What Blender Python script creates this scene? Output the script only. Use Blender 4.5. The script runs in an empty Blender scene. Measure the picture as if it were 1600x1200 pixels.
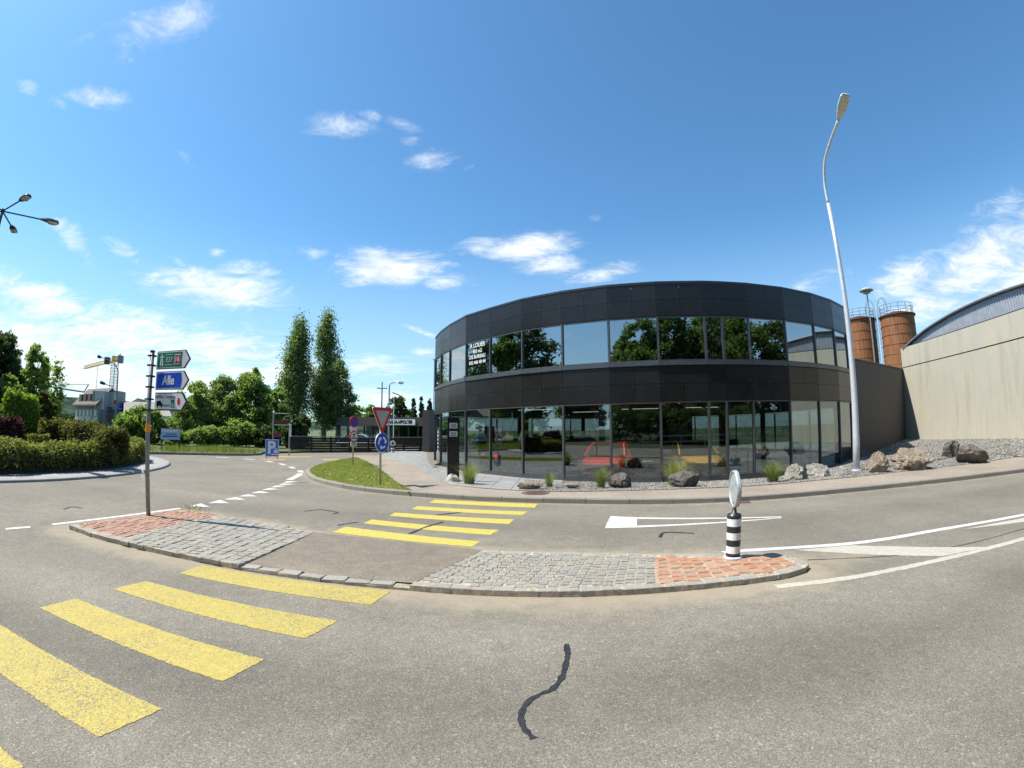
import bpy, math, random
import numpy as np
from mathutils import Matrix, Vector
from math import radians, sin, cos, pi, hypot, atan2

# ------------------------------------------------------------------ camera, world, sun, exposure
S = bpy.context.scene
COL = S.collection
random.seed(7); RNG = np.random.default_rng(11)

CAM_H = 1.62
LENS_A, LENS_K = 715.0, 0.062                 # r[px of 1600] = A*t*(1+K*t*t): measured wide-angle lens
PITCH, ROLL = radians(5.837), radians(-0.1264)
_u = np.array([sin(ROLL)*cos(PITCH), cos(ROLL)*cos(PITCH), sin(PITCH)])
_f = np.array([0, 0, 1.0]) - _u*_u[2]; _f /= np.linalg.norm(_f)
_r = np.cross(_u, _f)
CM = np.stack([_r, _f, _u])                   # columns: camera right, up, forward in world axes

cd = bpy.data.cameras.new("camera"); cam = bpy.data.objects.new("camera", cd); COL.objects.link(cam)
S.camera = cam
cd.type = 'PANO'; cd.sensor_width = 36.0; cd.sensor_fit = 'HORIZONTAL'; cd.clip_start = 0.05; cd.clip_end = 6000
_th = np.linspace(0, 1.45, 400); _rr = LENS_A*_th*(1+LENS_K*_th**2)*36.0/1600.0
_k = np.linalg.lstsq(np.stack([_rr, _rr**2, _rr**3, _rr**4], 1), _th, rcond=None)[0]
cy = cd if hasattr(cd, 'panorama_type') else cd.cycles
cy.panorama_type = 'FISHEYE_LENS_POLYNOMIAL'
cy.fisheye_fov = radians(170)
cy.fisheye_polynomial_k0 = 0.0
for _i in range(4): setattr(cy, 'fisheye_polynomial_k%d' % (_i+1), -float(_k[_i]))
m = Matrix.Identity(4)
for _i in range(3):
    m[_i][0] = CM[_i, 0]; m[_i][1] = CM[_i, 1]; m[_i][2] = -CM[_i, 2]
m[2][3] = CAM_H
cam.matrix_world = m

def ray(x, y):
    X, Y = x-800.0, 600.0-y
    r = hypot(X, Y); t = r/LENS_A
    for _ in range(15): t -= (LENS_A*t*(1+LENS_K*t*t)-r)/(LENS_A*(1+3*LENS_K*t*t))
    s = sin(t)/max(r, 1e-9)
    return CM @ np.array([X*s, Y*s, cos(t)])
def g(x, y, z=0.0):
    """measured photo point -> point on the level z"""
    d = ray(x, y); t = (z-CAM_H)/d[2]
    return (d[0]*t, d[1]*t, z)
def at(x, y, dist):
    """measured photo point at a horizontal distance"""
    d = ray(x, y); t = dist/hypot(d[0], d[1])
    return (d[0]*t, d[1]*t, CAM_H+d[2]*t)
def gd(x, y, z=0.0):
    p = g(x, y, z); return hypot(p[0], p[1])

SUN_EL, SUN_AZ = radians(57), radians(-92)    # azimuth from +Y towards +X
sl = bpy.data.lights.new("sun", 'SUN'); sl.energy = 4.3; sl.angle = radians(0.53); sl.color = (1.0, 0.95, 0.87)
so = bpy.data.objects.new("sun", sl); COL.objects.link(so)
sd = Vector((cos(SUN_EL)*sin(SUN_AZ), cos(SUN_EL)*cos(SUN_AZ), sin(SUN_EL)))
so.rotation_euler = (-sd).to_track_quat('-Z', 'Y').to_euler(); so.location = sd*50

S.view_settings.view_transform = 'Standard'; S.view_settings.look = 'None'
S.view_settings.gamma = 1.0; S.view_settings.use_curve_mapping = False
S.view_settings.exposure = 0.85
S.render.engine = 'CYCLES'
S.cycles.max_bounces = 8; S.cycles.transparent_max_bounces = 12; S.cycles.diffuse_bounces = 3
S.cycles.glossy_bounces = 4; S.cycles.sample_clamp_indirect = 6.0; S.cycles.caustics_reflective = False; S.cycles.caustics_refractive = False
S.cycles.use_denoising = True
try: S.cycles.denoiser = 'OPENIMAGEDENOISE'
except Exception: pass

class N:
    """small node-graph writer"""
    def __init__(self, tree):
        self.t = tree; self.t.nodes.clear()
    def new(self, kind, **kw):
        n = self.t.nodes.new(kind)
        for k, v in kw.items(): setattr(n, k, v)
        return n
    def put(self, sock, v):
        if isinstance(v, bpy.types.NodeSocket): self.t.links.new(v, sock)
        elif v is not None:
            if sock.type == 'RGBA' and len(v) == 3: v = (*v, 1.0)
            sock.default_value = v
    def math(self, op, a, b=None, c=None, clamp=False):
        n = self.new('ShaderNodeMath', operation=op, use_clamp=clamp)
        self.put(n.inputs[0], a)
        if b is not None: self.put(n.inputs[1], b)
        if c is not None: self.put(n.inputs[2], c)
        return n.outputs[0]
    def mix(self, f, a, b, blend='MIX'):
        n = self.new('ShaderNodeMix', data_type='RGBA', blend_type=blend)
        self.put(n.inputs[0], f); self.put(n.inputs[6], a); self.put(n.inputs[7], b)
        return n.outputs[2]
    def noise(self, vec, scale, detail=4.0, rough=0.55, dist=0.0, out=0):
        n = self.new('ShaderNodeTexNoise')
        self.put(n.inputs['Vector'], vec); n.inputs['Scale'].default_value = scale
        n.inputs['Detail'].default_value = detail; n.inputs['Roughness'].default_value = rough; n.inputs['Distortion'].default_value = dist
        return n.outputs[out]
    def voro(self, vec, scale, feature='F1', out='Color'):
        n = self.new('ShaderNodeTexVoronoi', feature=feature)
        self.put(n.inputs['Vector'], vec); n.inputs['Scale'].default_value = scale
        return n.outputs[out]
    def ramp(self, f, stops, interp='LINEAR'):
        n = self.new('ShaderNodeValToRGB'); self.put(n.inputs[0], f)
        e = n.color_ramp.elements; n.color_ramp.interpolation = interp
        while len(e) < len(stops): e.new(0.5)
        for q, (p, c) in zip(e, stops):
            q.position = p; q.color = (c, c, c, 1) if not hasattr(c, '__len__') else (*c[:3], 1)
        return n.outputs[0]
    def smooth(self, v, a, b, lo=0.0, hi=1.0):
        n = self.new('ShaderNodeMapRange', interpolation_type='SMOOTHSTEP')
        self.put(n.inputs[0], v)
        for i, q in enumerate((a, b, lo, hi)): self.put(n.inputs[i+1], q)
        return n.outputs[0]

# world: physical sky with procedural clouds
W = bpy.data.worlds.new("World"); S.world = W; W.use_nodes = True
n = N(W.node_tree)
sky = n.new('ShaderNodeTexSky', sky_type='NISHITA', sun_disc=False, sun_elevation=SUN_EL, sun_rotation=SUN_AZ)
sky.altitude = 400; sky.air_density = 1.0; sky.dust_density = 0.6; sky.ozone_density = 2.6
tc = n.new('ShaderNodeTexCoord').outputs['Generated']
sx = n.new('ShaderNodeSeparateXYZ'); n.put(sx.inputs[0], tc)
dx, dy, dz = sx.outputs
az = n.math('MULTIPLY', n.math('ARCTAN2', dx, dy), 180/pi)
el = n.math('MULTIPLY', n.math('ARCSINE', dz), 180/pi)
den = n.math('ADD', n.math('MAXIMUM', dz, 0.0), 0.16)
cv = n.new('ShaderNodeCombineXYZ')
n.put(cv.inputs[0], n.math('DIVIDE', dx, den)); n.put(cv.inputs[1], n.math('DIVIDE', dy, den)); n.put(cv.inputs[2], n.math('MULTIPLY', dz, 0.6))
CV = cv.outputs[0]
st_ = n.new('ShaderNodeVectorMath', operation='MULTIPLY'); n.put(st_.inputs[0], CV); st_.inputs[1].default_value = (0.8, 1.15, 1.0)
big = n.noise(st_.outputs[0], 1.7, 10.0, 0.68, 0.5)
fine = n.noise(st_.outputs[0], 6.5, 10.0, 0.72, 0.6)
nz = n.math('ADD', n.math('MULTIPLY', big, 0.42), n.math('MULTIPLY', fine, 0.58))
def azel(x, y):
    d = ray(x, y); return math.degrees(atan2(d[0], d[1])), math.degrees(math.asin(d[2]))
CLOUDS = [  # (photo x, y, half width, half height in degrees, strength, tilt): where the cloud groups stand in the sky
    (255, 45, 7.5, 4.2, 0.33, 0.75), (150, 152, 4.5, 1.8, 0.35, 0.2), (90, 160, 2.5, 1.2, 0.27, 0),
    (530, 196, 5.67, 2.29, 0.31, 0.1), (575, 178, 2.97, 1.22, 0.27, -0.1), (632, 195, 3.51, 1.22, 0.28, -0.2), (640, 222, 2.70, 1.08, 0.25, 0.1), (580, 262, 3.24, 1.08, 0.21, 0), (655, 255, 7.43, 2.43, 0.24, 0.15),
    (120, 380, 3.2, 1.8, 0.35, -0.45), (190, 390, 3.4, 1.6, 0.34, -0.4), (105, 355, 3.5, 1.4, 0.27, 0),
    (338, 396, 1.6, 0.9, 0.34, 0), (280, 412, 2.0, 1.2, 0.30, -0.4), (480, 392, 4.0, 1.5, 0.26, 0),
    (610, 418, 8.5, 2.9, 0.47, 0.1), (700, 440, 5.0, 1.6, 0.33, 0.1), (820, 388, 8.0, 2.5, 0.43, 0.12), (860, 415, 6.0, 2.0, 0.41, 0),
    (940, 428, 5.5, 1.5, 0.40, 0.15), (745, 385, 4.5, 1.8, 0.36, 0.1),
    (335, 450, 11.5, 3.2, 0.41, 0.0), (380, 425, 6.0, 2.2, 0.30, 0.1), (60, 470, 8.5, 3.0, 0.41, -0.1), (180, 520, 13.0, 4.2, 0.40, 0.05),
    (60, 540, 14.0, 4.5, 0.41, 0), (330, 545, 14.0, 3.6, 0.38, 0), (200, 590, 22.0, 3.6, 0.41, 0), (420, 585, 12.0, 3.4, 0.33, 0),
    (655, 517, 3.4, 0.55, 0.33, -0.35), (660, 549, 2.6, 0.8, 0.32, 0), (590, 575, 7.0, 2.0, 0.29, 0), (600, 625, 9.0, 2.6, 0.30, 0), 
    (1275, 440, 5.5, 1.6, 0.27, 0.2), (1420, 440, 6.5, 3.0, 0.39, 0.2), (1530, 410, 10.0, 4.6, 0.44, 0.35), (1600, 370, 8.0, 4.0, 0.39, 0.35), (1470, 460, 9.0, 3.5, 0.39, 0.3),
    (1590, 450, 9.0, 5.0, 0.42, 0.3), (930, 340, 1.6, 0.8, 0.23, 0), (735, 262, 1.6, 0.9, 0.24, 0.2), (290, 250, 2.0, 1.3, 0.24, -0.4), (45, 138, 2.2, 1.1, 0.27, 0),
]
mask = None
for (px, py, hw, hh, st, tilt) in CLOUDS:
    a0, e0 = azel(px, py)
    ca = max(0.3, cos(radians(e0)))
    ddx = n.math('MULTIPLY', n.math('SUBTRACT', az, a0), ca)
    dde = n.math('SUBTRACT', el, e0)
    if tilt: dde = n.math('SUBTRACT', dde, n.math('MULTIPLY', ddx, tilt))
    q = n.math('ADD', n.math('POWER', n.math('ABSOLUTE', n.math('DIVIDE', ddx, hw)), 2.0), n.math('POWER', n.math('ABSOLUTE', n.math('DIVIDE', dde, hh)), 2.0))
    q = n.math('MULTIPLY', n.math('POWER', 2.718, n.math('MULTIPLY', q, -1.1)), st)
    mask = q if mask is None else n.math('MAXIMUM', mask, q)
# the sky out of the picture carries the same thin, broken cloud
general = n.math('MULTIPLY', n.smooth(el, 2.0, 16.0, 1.0, 0.0), 0.10)
behind = n.math('MULTIPLY', n.smooth(dy, 0.15, -0.25, 0.0, 1.0), 0.12)
mask = n.math('ADD', mask, n.math('MAXIMUM', n.math('MULTIPLY', general, 0.6), behind))
dens = n.smooth(nz, n.math('SUBTRACT', 0.66, mask), n.math('SUBTRACT', 1.00, n.math('MULTIPLY', mask, 0.95)))
dens = n.math('MULTIPLY', dens, 0.96)
hz = n.smooth(el, 26.0, -1.0, 0.0, 0.62)
shade = n.smooth(nz, 0.36, 0.66, 0.84, 1.08)
skyc = n.mix(1.0, sky.outputs[0], (0.70, 1.10, 1.22, 1), 'MULTIPLY')
skyc = n.mix(hz, skyc, (3.9, 5.0, 5.9, 1))
cc = n.new('ShaderNodeVectorMath', operation='SCALE'); cc.inputs[0].default_value = (6.5, 6.75, 7.0); n.put(cc.inputs['Scale'], shade)
colr = n.mix(dens, skyc, cc.outputs[0])
bg = n.new('ShaderNodeBackground'); n.put(bg.inputs[0], colr); bg.inputs[1].default_value = 0.096
out = n.new('ShaderNodeOutputWorld'); W.node_tree.links.new(bg.outputs[0], out.inputs[0])

# ------------------------------------------------------------------ materials
MATS = {}
def newmat(name):
    mt = bpy.data.materials.new(name); mt.use_nodes = True; MATS[name] = mt
    return mt, N(mt.node_tree)
def finish(mt, n, bsdf):
    o = n.new('ShaderNodeOutputMaterial'); mt.node_tree.links.new(bsdf, o.inputs[0])
def pbr(n, col, rough=0.6, metal=0.0, spec=0.5, normal=None, **kw):
    b = n.new('ShaderNodeBsdfPrincipled')
    n.put(b.inputs['Base Color'], col); n.put(b.inputs['Roughness'], rough); n.put(b.inputs['Metallic'], metal)
    n.put(b.inputs['Specular IOR Level'], spec)
    if normal is not None: n.put(b.inputs['Normal'], normal)
    for k, v in kw.items(): n.put(b.inputs[k], v)
    return b.outputs[0]
def bump(n, h, strength=0.3, dist=0.01):
    b = n.new('ShaderNodeBump'); n.put(b.inputs['Height'], h); b.inputs['Strength'].default_value = strength; b.inputs['Distance'].default_value = dist
    return b.outputs[0]
def objco(n): return n.new('ShaderNodeTexCoord').outputs['Object']
def worldco(n): return n.new('ShaderNodeNewGeometry').outputs['Position']
def simple(name, col, rough=0.55, metal=0.0, spec=0.5, var=0.12, scale=6.0, bmp=0.0, bscale=60.0, rand=0.0):
    """one colour with grain, dirt and a little relief"""
    if name in MATS: return MATS[name]
    mt, n = newmat(name); co = worldco(n)
    f = n.noise(co, scale, 5.0, 0.6)
    lo = tuple(c*(1-var) for c in col); hi = tuple(min(1, c*(1+var)) for c in col)
    c = n.mix(n.smooth(f, 0.3, 0.7), lo, hi)
    if rand:
        r = n.new('ShaderNodeObjectInfo').outputs['Random']
        c = n.mix(1.0, c, n.ramp(r, [(0, 1-rand), (1, 1+rand)]), 'MULTIPLY')
    nor = bump(n, n.noise(co, bscale, 4.0, 0.6), bmp, 0.01) if bmp else None
    rr = n.smooth(f, 0.2, 0.8, max(0.02, rough-0.07), min(1, rough+0.07))
    finish(mt, n, pbr(n, c, rr, metal, spec, nor))
    return mt

# asphalt
def asphalt(name, base, dust=(0.33, 0.275, 0.195), light=0.6):
    mt, n = newmat(name); co = worldco(n)
    v = n.voro(co, 185.0); sv = n.new('ShaderNodeSeparateColor'); n.put(sv.inputs[0], v)
    v2 = n.voro(co, 62.0); sv2 = n.new('ShaderNodeSeparateColor'); n.put(sv2.inputs[0], v2)
    grain = n.ramp(sv.outputs[0], [(0.0, 0.55), (0.25, 0.86), (0.7, 1.06), (0.9, 1.32), (1.0, 1.75)])
    grain2 = n.ramp(sv2.outputs[1], [(0.0, 0.84), (0.5, 1.0), (0.88, 1.05), (0.97, 1.5), (1.0, 1.8)])
    tint = n.mix(sv.outputs[2], (1.06, 1.0, 0.92), (0.95, 1.0, 1.05))
    c = n.mix(1.0, base, grain, 'MULTIPLY'); c = n.mix(0.5, c, n.mix(1.0, c, grain2, 'MULTIPLY')); c = n.mix(1.0, c, tint, 'MULTIPLY')
    patch = n.noise(co, 0.55, 5.0, 0.6); c = n.mix(1.0, c, n.ramp(patch, [(0.25, 0.82), (0.75, 1.18)]), 'MULTIPLY')
    patch2 = n.noise(co, 6.0, 4.0, 0.65); c = n.mix(1.0, c, n.ramp(patch2, [(0.3, 0.90), (0.7, 1.08)]), 'MULTIPLY')
    a = n.new('ShaderNodeAttribute', attribute_name='dust').outputs['Fac']
    dm = n.smooth(n.math('ADD', a, n.math('MULTIPLY', n.math('SUBTRACT', n.noise(co, 3.0, 6.0, 0.65), 0.5), 1.1)), 0.15, 1.1)
    dcol = n.mix(sv.outputs[1], tuple(q*0.8 for q in dust), tuple(q*1.15 for q in dust))
    c = n.mix(n.math('MULTIPLY', dm, 0.8), c, dcol)
    w = n.new('ShaderNodeAttribute', attribute_name='wear').outputs['Fac']
    c = n.mix(1.0, c, n.ramp(w, [(0.0, 0.66), (0.5, 1.0), (1.0, 1.34)]), 'MULTIPLY')
    h = n.math('ADD', n.math('MULTIPLY', n.voro(co, 115.0, out='Distance'), 1.0), n.math('MULTIPLY', n.noise(co, 50.0, 3.0), 0.5))
    finish(mt, n, pbr(n, c, 0.86, 0, 0.25, bump(n, h, 0.3, 0.006)))
    return mt
M_ASPH = asphalt('asphalt', (0.182, 0.163, 0.130))
M_ASPH2 = asphalt('old asphalt', (0.185, 0.158, 0.122))
M_WALK = asphalt('pavement asphalt', (0.255, 0.215, 0.17))

def paint(name, col, wear0=0.62, wear1=0.72):
    """road paint, worn through to the aggregate"""
    mt, n = newmat(name); co = worldco(n)
    v = n.voro(co, 90.0); s = n.new('ShaderNodeSeparateColor'); n.put(s.inputs[0], v)
    f = n.math('ADD', n.math('ADD', n.math('MULTIPLY', n.noise(co, 7.0, 6.0, 0.7), 0.34), n.math('MULTIPLY', n.noise(co, 0.9, 3.0, 0.6), 0.34)), n.math('MULTIPLY', s.outputs[0], 0.32))
    wear = n.smooth(f, wear0, wear1)
    c = n.mix(n.smooth(n.noise(co, 14.0, 5.0), 0.3, 0.7), tuple(q*0.84 for q in col), col)
    c = n.mix(1.0, c, n.ramp(s.outputs[1], [(0, 0.86), (1, 1.06)]), 'MULTIPLY')
    c = n.mix(n.math('MULTIPLY', wear, 0.75), c, (0.16, 0.14, 0.115))
    finish(mt, n, pbr(n, c, 0.7, 0, 0.3, bump(n, n.voro(co, 90.0, out='Distance'), 0.45, 0.006)))
    return mt
M_YEL = paint('yellow road paint', (0.47, 0.375, 0.095), 0.52, 0.70)
M_YEL2 = paint('fresh yellow road paint', (0.52, 0.43, 0.09), 0.66, 0.78)
M_WHT = paint('white road paint', (0.62, 0.61, 0.57), 0.64, 0.78)
M_DWHT = paint('dusty white road paint', (0.50, 0.46, 0.38), 0.56, 0.72)
M_TAR = simple('crack sealing tar', (0.022, 0.022, 0.024), 0.55, var=0.3, scale=30, bmp=0.3, bscale=120)

def stone(name, cols, rough=0.8, scale=30.0, rand=0.35, bmp=0.4, dusty=0.0):
    mt, n = newmat(name); co = worldco(n)
    r = n.new('ShaderNodeObjectInfo').outputs['Random']
    c = n.ramp(r, [(i/(len(cols)-1), q) for i, q in enumerate(cols)])
    f = n.noise(co, scale, 6.0, 0.65); c = n.mix(1.0, c, n.ramp(f, [(0.25, 1-rand), (0.75, 1+rand)]), 'MULTIPLY')
    v = n.voro(co, 160.0); s = n.new('ShaderNodeSeparateColor'); n.put(s.inputs[0], v)
    c = n.mix(1.0, c, n.ramp(s.outputs[0], [(0, 0.78), (1, 1.2)]), 'MULTIPLY')
    if dusty:
        d = n.smooth(n.math('ADD', n.math('MULTIPLY', n.noise(co, 2.2, 6.0, 0.65), 0.7), n.math('MULTIPLY', n.noise(co, 22.0, 4.0, 0.6), 0.45)), 0.42, 0.78)
        c = n.mix(n.math('MULTIPLY', d, dusty), c, (0.34, 0.295, 0.225))
    finish(mt, n, pbr(n, c, rough, 0, 0.3, bump(n, f, bmp, 0.02)))
    return mt
M_COB = stone('grey cobble', [(0.215, 0.215, 0.19), (0.26, 0.255, 0.225), (0.24, 0.22, 0.185), (0.30, 0.285, 0.245)], rand=0.22, dusty=0.7)
M_BRK = stone('red brick paver', [(0.36, 0.155, 0.078), (0.39, 0.19, 0.10), (0.36, 0.20, 0.125), (0.42, 0.24, 0.15)], rand=0.22, dusty=0.5)
M_BRK2 = stone('faded red paver', [(0.33, 0.16, 0.105), (0.36, 0.19, 0.125), (0.31, 0.17, 0.12), (0.38, 0.22, 0.15)], rand=0.22, dusty=0.45)
M_SETT = stone('granite sett', [(0.25, 0.235, 0.205), (0.31, 0.29, 0.25), (0.28, 0.27, 0.245)], rand=0.2, dusty=0.6)
M_KERB = stone('kerb stone', [(0.22, 0.20, 0.165), (0.26, 0.24, 0.2), (0.24, 0.22, 0.18)], rand=0.2)
M_MORT = simple('sandy mortar', (0.36, 0.30, 0.22), 0.9, var=0.35, scale=14, bmp=0.5, bscale=90)
M_SLAB = stone('grey slab', [(0.25, 0.245, 0.23), (0.29, 0.285, 0.265)], rand=0.12, scale=5)
M_GRAVEL = stone('gravel', [(0.165, 0.15, 0.13), (0.21, 0.195, 0.17)], rand=0.5, scale=45.0, bmp=0.9)
M_PEB = stone('pebbles', [(0.27, 0.25, 0.225), (0.3, 0.28, 0.25)], rand=0.5, scale=18)

def rockmat(name, a, b, c3):
    mt, n = newmat(name); co = objco(n)
    w = n.noise(co, 2.2, 8.0, 0.7, 1.2); f2 = n.noise(co, 14.0, 8.0, 0.7, 0.4)
    c = n.ramp(w, [(0.3, a), (0.5, b), (0.7, c3)]); c = n.mix(1.0, c, n.ramp(f2, [(0.25, 0.6), (0.75, 1.35)]), 'MULTIPLY')
    finish(mt, n, pbr(n, c, 0.85, 0, 0.3, bump(n, n.math('ADD', f2, w), 0.7, 0.04)))
    return mt
M_ROCKB = rockmat('brown limestone', (0.14, 0.10, 0.07), (0.25, 0.20, 0.145), (0.36, 0.31, 0.25))
M_ROCKD = rockmat('dark limestone', (0.07, 0.062, 0.052), (0.125, 0.11, 0.092), (0.20, 0.18, 0.15))
M_ROCKW = rockmat('white limestone', (0.42, 0.38, 0.28), (0.55, 0.51, 0.41), (0.64, 0.61, 0.53))
M_ROCKG = rockmat('grey limestone', (0.16, 0.145, 0.12), (0.27, 0.25, 0.215), (0.38, 0.36, 0.32))

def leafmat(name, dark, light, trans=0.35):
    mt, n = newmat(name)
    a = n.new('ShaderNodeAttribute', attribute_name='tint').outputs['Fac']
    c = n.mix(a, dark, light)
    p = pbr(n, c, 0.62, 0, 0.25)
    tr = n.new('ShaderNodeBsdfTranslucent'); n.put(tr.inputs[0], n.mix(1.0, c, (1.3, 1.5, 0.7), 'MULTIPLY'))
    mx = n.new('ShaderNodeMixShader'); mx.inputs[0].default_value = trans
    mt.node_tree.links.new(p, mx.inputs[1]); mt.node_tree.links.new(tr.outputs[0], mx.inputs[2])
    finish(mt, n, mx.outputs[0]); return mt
L_MID = leafmat('mid green leaves', (0.12, 0.17, 0.05), (0.29, 0.36, 0.12), 0.56)
L_BIRCH = leafmat('light green leaves', (0.135, 0.175, 0.06), (0.31, 0.37, 0.14), 0.56)
L_POP = leafmat('poplar leaves', (0.095, 0.135, 0.06), (0.24, 0.29, 0.13), 0.55)
L_DARK = leafmat('dark green leaves', (0.035, 0.058, 0.024), (0.095, 0.13, 0.048), 0.4)
L_CONIF = leafmat('conifer needles', (0.022, 0.04, 0.026), (0.055, 0.085, 0.05), 0.25)
L_LIME = leafmat('bright green leaves', (0.1, 0.165, 0.025), (0.26, 0.35, 0.05), 0.5)
L_PURP = leafmat('purple leaves', (0.04, 0.014, 0.018), (0.11, 0.032, 0.04), 0.4)
L_OLIVE = leafmat('olive hedge leaves', (0.1, 0.105, 0.03), (0.27, 0.265, 0.085), 0.5)
L_BROWN = leafmat('bronze hedge leaves', (0.07, 0.068, 0.026), (0.18, 0.165, 0.06), 0.5)
L_GRASS = leafmat('lawn blades', (0.175, 0.225, 0.04), (0.34, 0.375, 0.085), 0.3)
L_TALL = leafmat('meadow blades', (0.13, 0.165, 0.035), (0.3, 0.31, 0.09), 0.35)
L_REED = leafmat('ornamental grass blades', (0.10, 0.13, 0.03), (0.32, 0.33, 0.12), 0.3)
M_BARK = simple('bark', (0.11, 0.09, 0.068), 0.9, var=0.4, scale=9, bmp=0.6, bscale=25)
M_BARKP = simple('pale bark', (0.24, 0.215, 0.18), 0.9, var=0.4, scale=7, bmp=0.5, bscale=25)
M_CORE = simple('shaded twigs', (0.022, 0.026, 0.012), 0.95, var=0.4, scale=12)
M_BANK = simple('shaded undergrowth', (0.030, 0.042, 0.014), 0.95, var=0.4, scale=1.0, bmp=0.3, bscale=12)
M_GROUND = simple('meadow ground', (0.085, 0.105, 0.032), 0.95, var=0.35, scale=0.6, bmp=0.3, bscale=12)
M_SOIL = simple('planting soil', (0.075, 0.06, 0.038), 0.95, var=0.35, scale=4, bmp=0.5, bscale=30)
M_LAWN = simple('lawn soil', (0.21, 0.19, 0.055), 0.95, var=0.35, scale=2.2, bmp=0.4, bscale=60)

M_GALV = simple('galvanised steel', (0.42, 0.44, 0.45), 0.45, 0.75, var=0.12, scale=20)
M_LAMPP = simple('pale lamp post paint', (0.56, 0.58, 0.60), 0.4, 0.25, var=0.08, scale=12)
M_POSTG = simple('grey sign post', (0.20, 0.215, 0.215), 0.5, 0.1, var=0.15, scale=15)
M_DKMET = simple('dark grey metal', (0.045, 0.047, 0.05), 0.4, 0.3, var=0.15)
M_ANTH = simple('anthracite aluminium', (0.11, 0.115, 0.12), 0.38, 0.5, var=0.1)
M_BLACK = simple('black gloss', (0.012, 0.012, 0.013), 0.22, var=0.15)
M_WHITE = simple('white enamel', (0.72, 0.73, 0.73), 0.4, var=0.05)
M_SBACK = simple('weathered sign back', (0.36, 0.40, 0.395), 0.5, 0.2, var=0.18, scale=14)
M_WSHADE = simple('shaded white', (0.40, 0.395, 0.36), 0.5, var=0.1, scale=5)  # white enamel darkened in colour to stand in for shade on the sign face
M_GREYW = simple('sign back grey', (0.56, 0.60, 0.60), 0.45, 0.2, var=0.1, scale=18)
M_RED = simple('red enamel', (0.55, 0.022, 0.03), 0.4, var=0.06)
M_BLUE = simple('blue enamel', (0.012, 0.085, 0.42), 0.4, var=0.05)
M_ABLUE = simple('road sign blue', (0.01, 0.07, 0.50), 0.4, var=0.05)
M_LBLUE = simple('light blue panel', (0.03, 0.20, 0.62), 0.4, var=0.05)
M_GREEN = simple('motorway green', (0.005, 0.19, 0.11), 0.4, var=0.05)
M_ORNG = simple('orange sticker', (0.75, 0.27, 0.02), 0.5, var=0.05)
M_BROWN = simple('brown sign', (0.11, 0.035, 0.022), 0.5, var=0.1)
M_BAND = simple('black post band', (0.022, 0.024, 0.03), 0.4, var=0.25, scale=25)
M_BANDW = simple('white post band', (0.72, 0.73, 0.70), 0.45, var=0.1, scale=25)
M_YCRANE = simple('yellow crane paint', (0.72, 0.46, 0.13), 0.5, var=0.1)
M_YLINE = simple('faded crane red', (0.5, 0.2, 0.06), 0.5)
M_RUST = simple('rusty iron', (0.13, 0.07, 0.045), 0.8, 0.2, var=0.3, scale=20, bmp=0.3)
M_IRON = simple('cast iron', (0.15, 0.105, 0.08), 0.7, 0.3, var=0.25, scale=20, bmp=0.4)
M_ROOFT = simple('brown roof tiles', (0.115, 0.09, 0.075), 0.85, var=0.25, scale=3)
M_ROOFG = simple('grey brown roofing', (0.235, 0.205, 0.17), 0.85, var=0.15, scale=1.5)
M_PLAS = simple('grey render', (0.25, 0.27, 0.275), 0.9, var=0.1, scale=0.5)
M_PLASL = simple('pale render', (0.46, 0.46, 0.43), 0.9, var=0.1, scale=0.5)
M_STONEL = simple('window surround stone', (0.60, 0.57, 0.50), 0.85, var=0.08)
M_FLOOR = simple('dark showroom floor', (0.06, 0.06, 0.062), 0.25, var=0.12)
M_CEIL = simple('grey ceiling', (0.10, 0.105, 0.10), 0.8, var=0.08)
M_INW = simple('interior wall', (0.07, 0.07, 0.068), 0.8, var=0.1)
M_TYRE = simple('tyre rubber', (0.02, 0.02, 0.02), 0.8)
M_RIM = simple('alloy rim', (0.5, 0.5, 0.52), 0.3, 0.8)
def carpaint(name, col):
    if name in MATS: return MATS[name]
    mt, n = newmat(name); finish(mt, n, pbr(n, col, 0.3, 0.0, 0.5, None, **{'Coat Weight': 1.0, 'Coat Roughness': 0.04})); return mt
mt, n = newmat('lit tube'); em = n.new('ShaderNodeEmission'); em.inputs[0].default_value = (1.0, .95, .85, 1); em.inputs[1].default_value = 0.7; finish(mt, n, em.outputs[0]); M_TUBE = mt
M_LENS = simple('lamp lens', (0.55, 0.53, 0.42), 0.15, 0.0, 0.7, var=0.15, scale=12)
mt, n = newmat('car glass'); finish(mt, n, pbr(n, (0.015, 0.018, 0.02), 0.04, 0, 0.9)); M_CARGL = mt

def glassmat(name, tintc, base, rough=0.0):
    mt, n = newmat(name)
    lw = n.new('ShaderNodeLayerWeight'); lw.inputs[0].default_value = 0.5
    f = n.math('ADD', n.math('MULTIPLY', n.math('POWER', lw.outputs['Facing'], 4.0), 0.75), base, clamp=True)
    gl = n.new('ShaderNodeBsdfGlossy'); gl.inputs['Color'].default_value = (0.88, 0.95, 0.97, 1); gl.inputs['Roughness'].default_value = rough
    tr = n.new('ShaderNodeBsdfTransparent'); tr.inputs[0].default_value = (*tintc, 1)
    mx = n.new('ShaderNodeMixShader'); n.put(mx.inputs[0], f)
    mt.node_tree.links.new(tr.outputs[0], mx.inputs[1]); mt.node_tree.links.new(gl.outputs[0], mx.inputs[2])
    finish(mt, n, mx.outputs[0]); return mt
M_GLASS = glassmat('solar glazing', (0.40, 0.43, 0.41), 0.36)
M_GLASSG = glassmat('showroom glazing', (0.66, 0.69, 0.67), 0.17)
M_GLASSF = glassmat('plain window glass', (0.6, 0.65, 0.66), 0.10)

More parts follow.
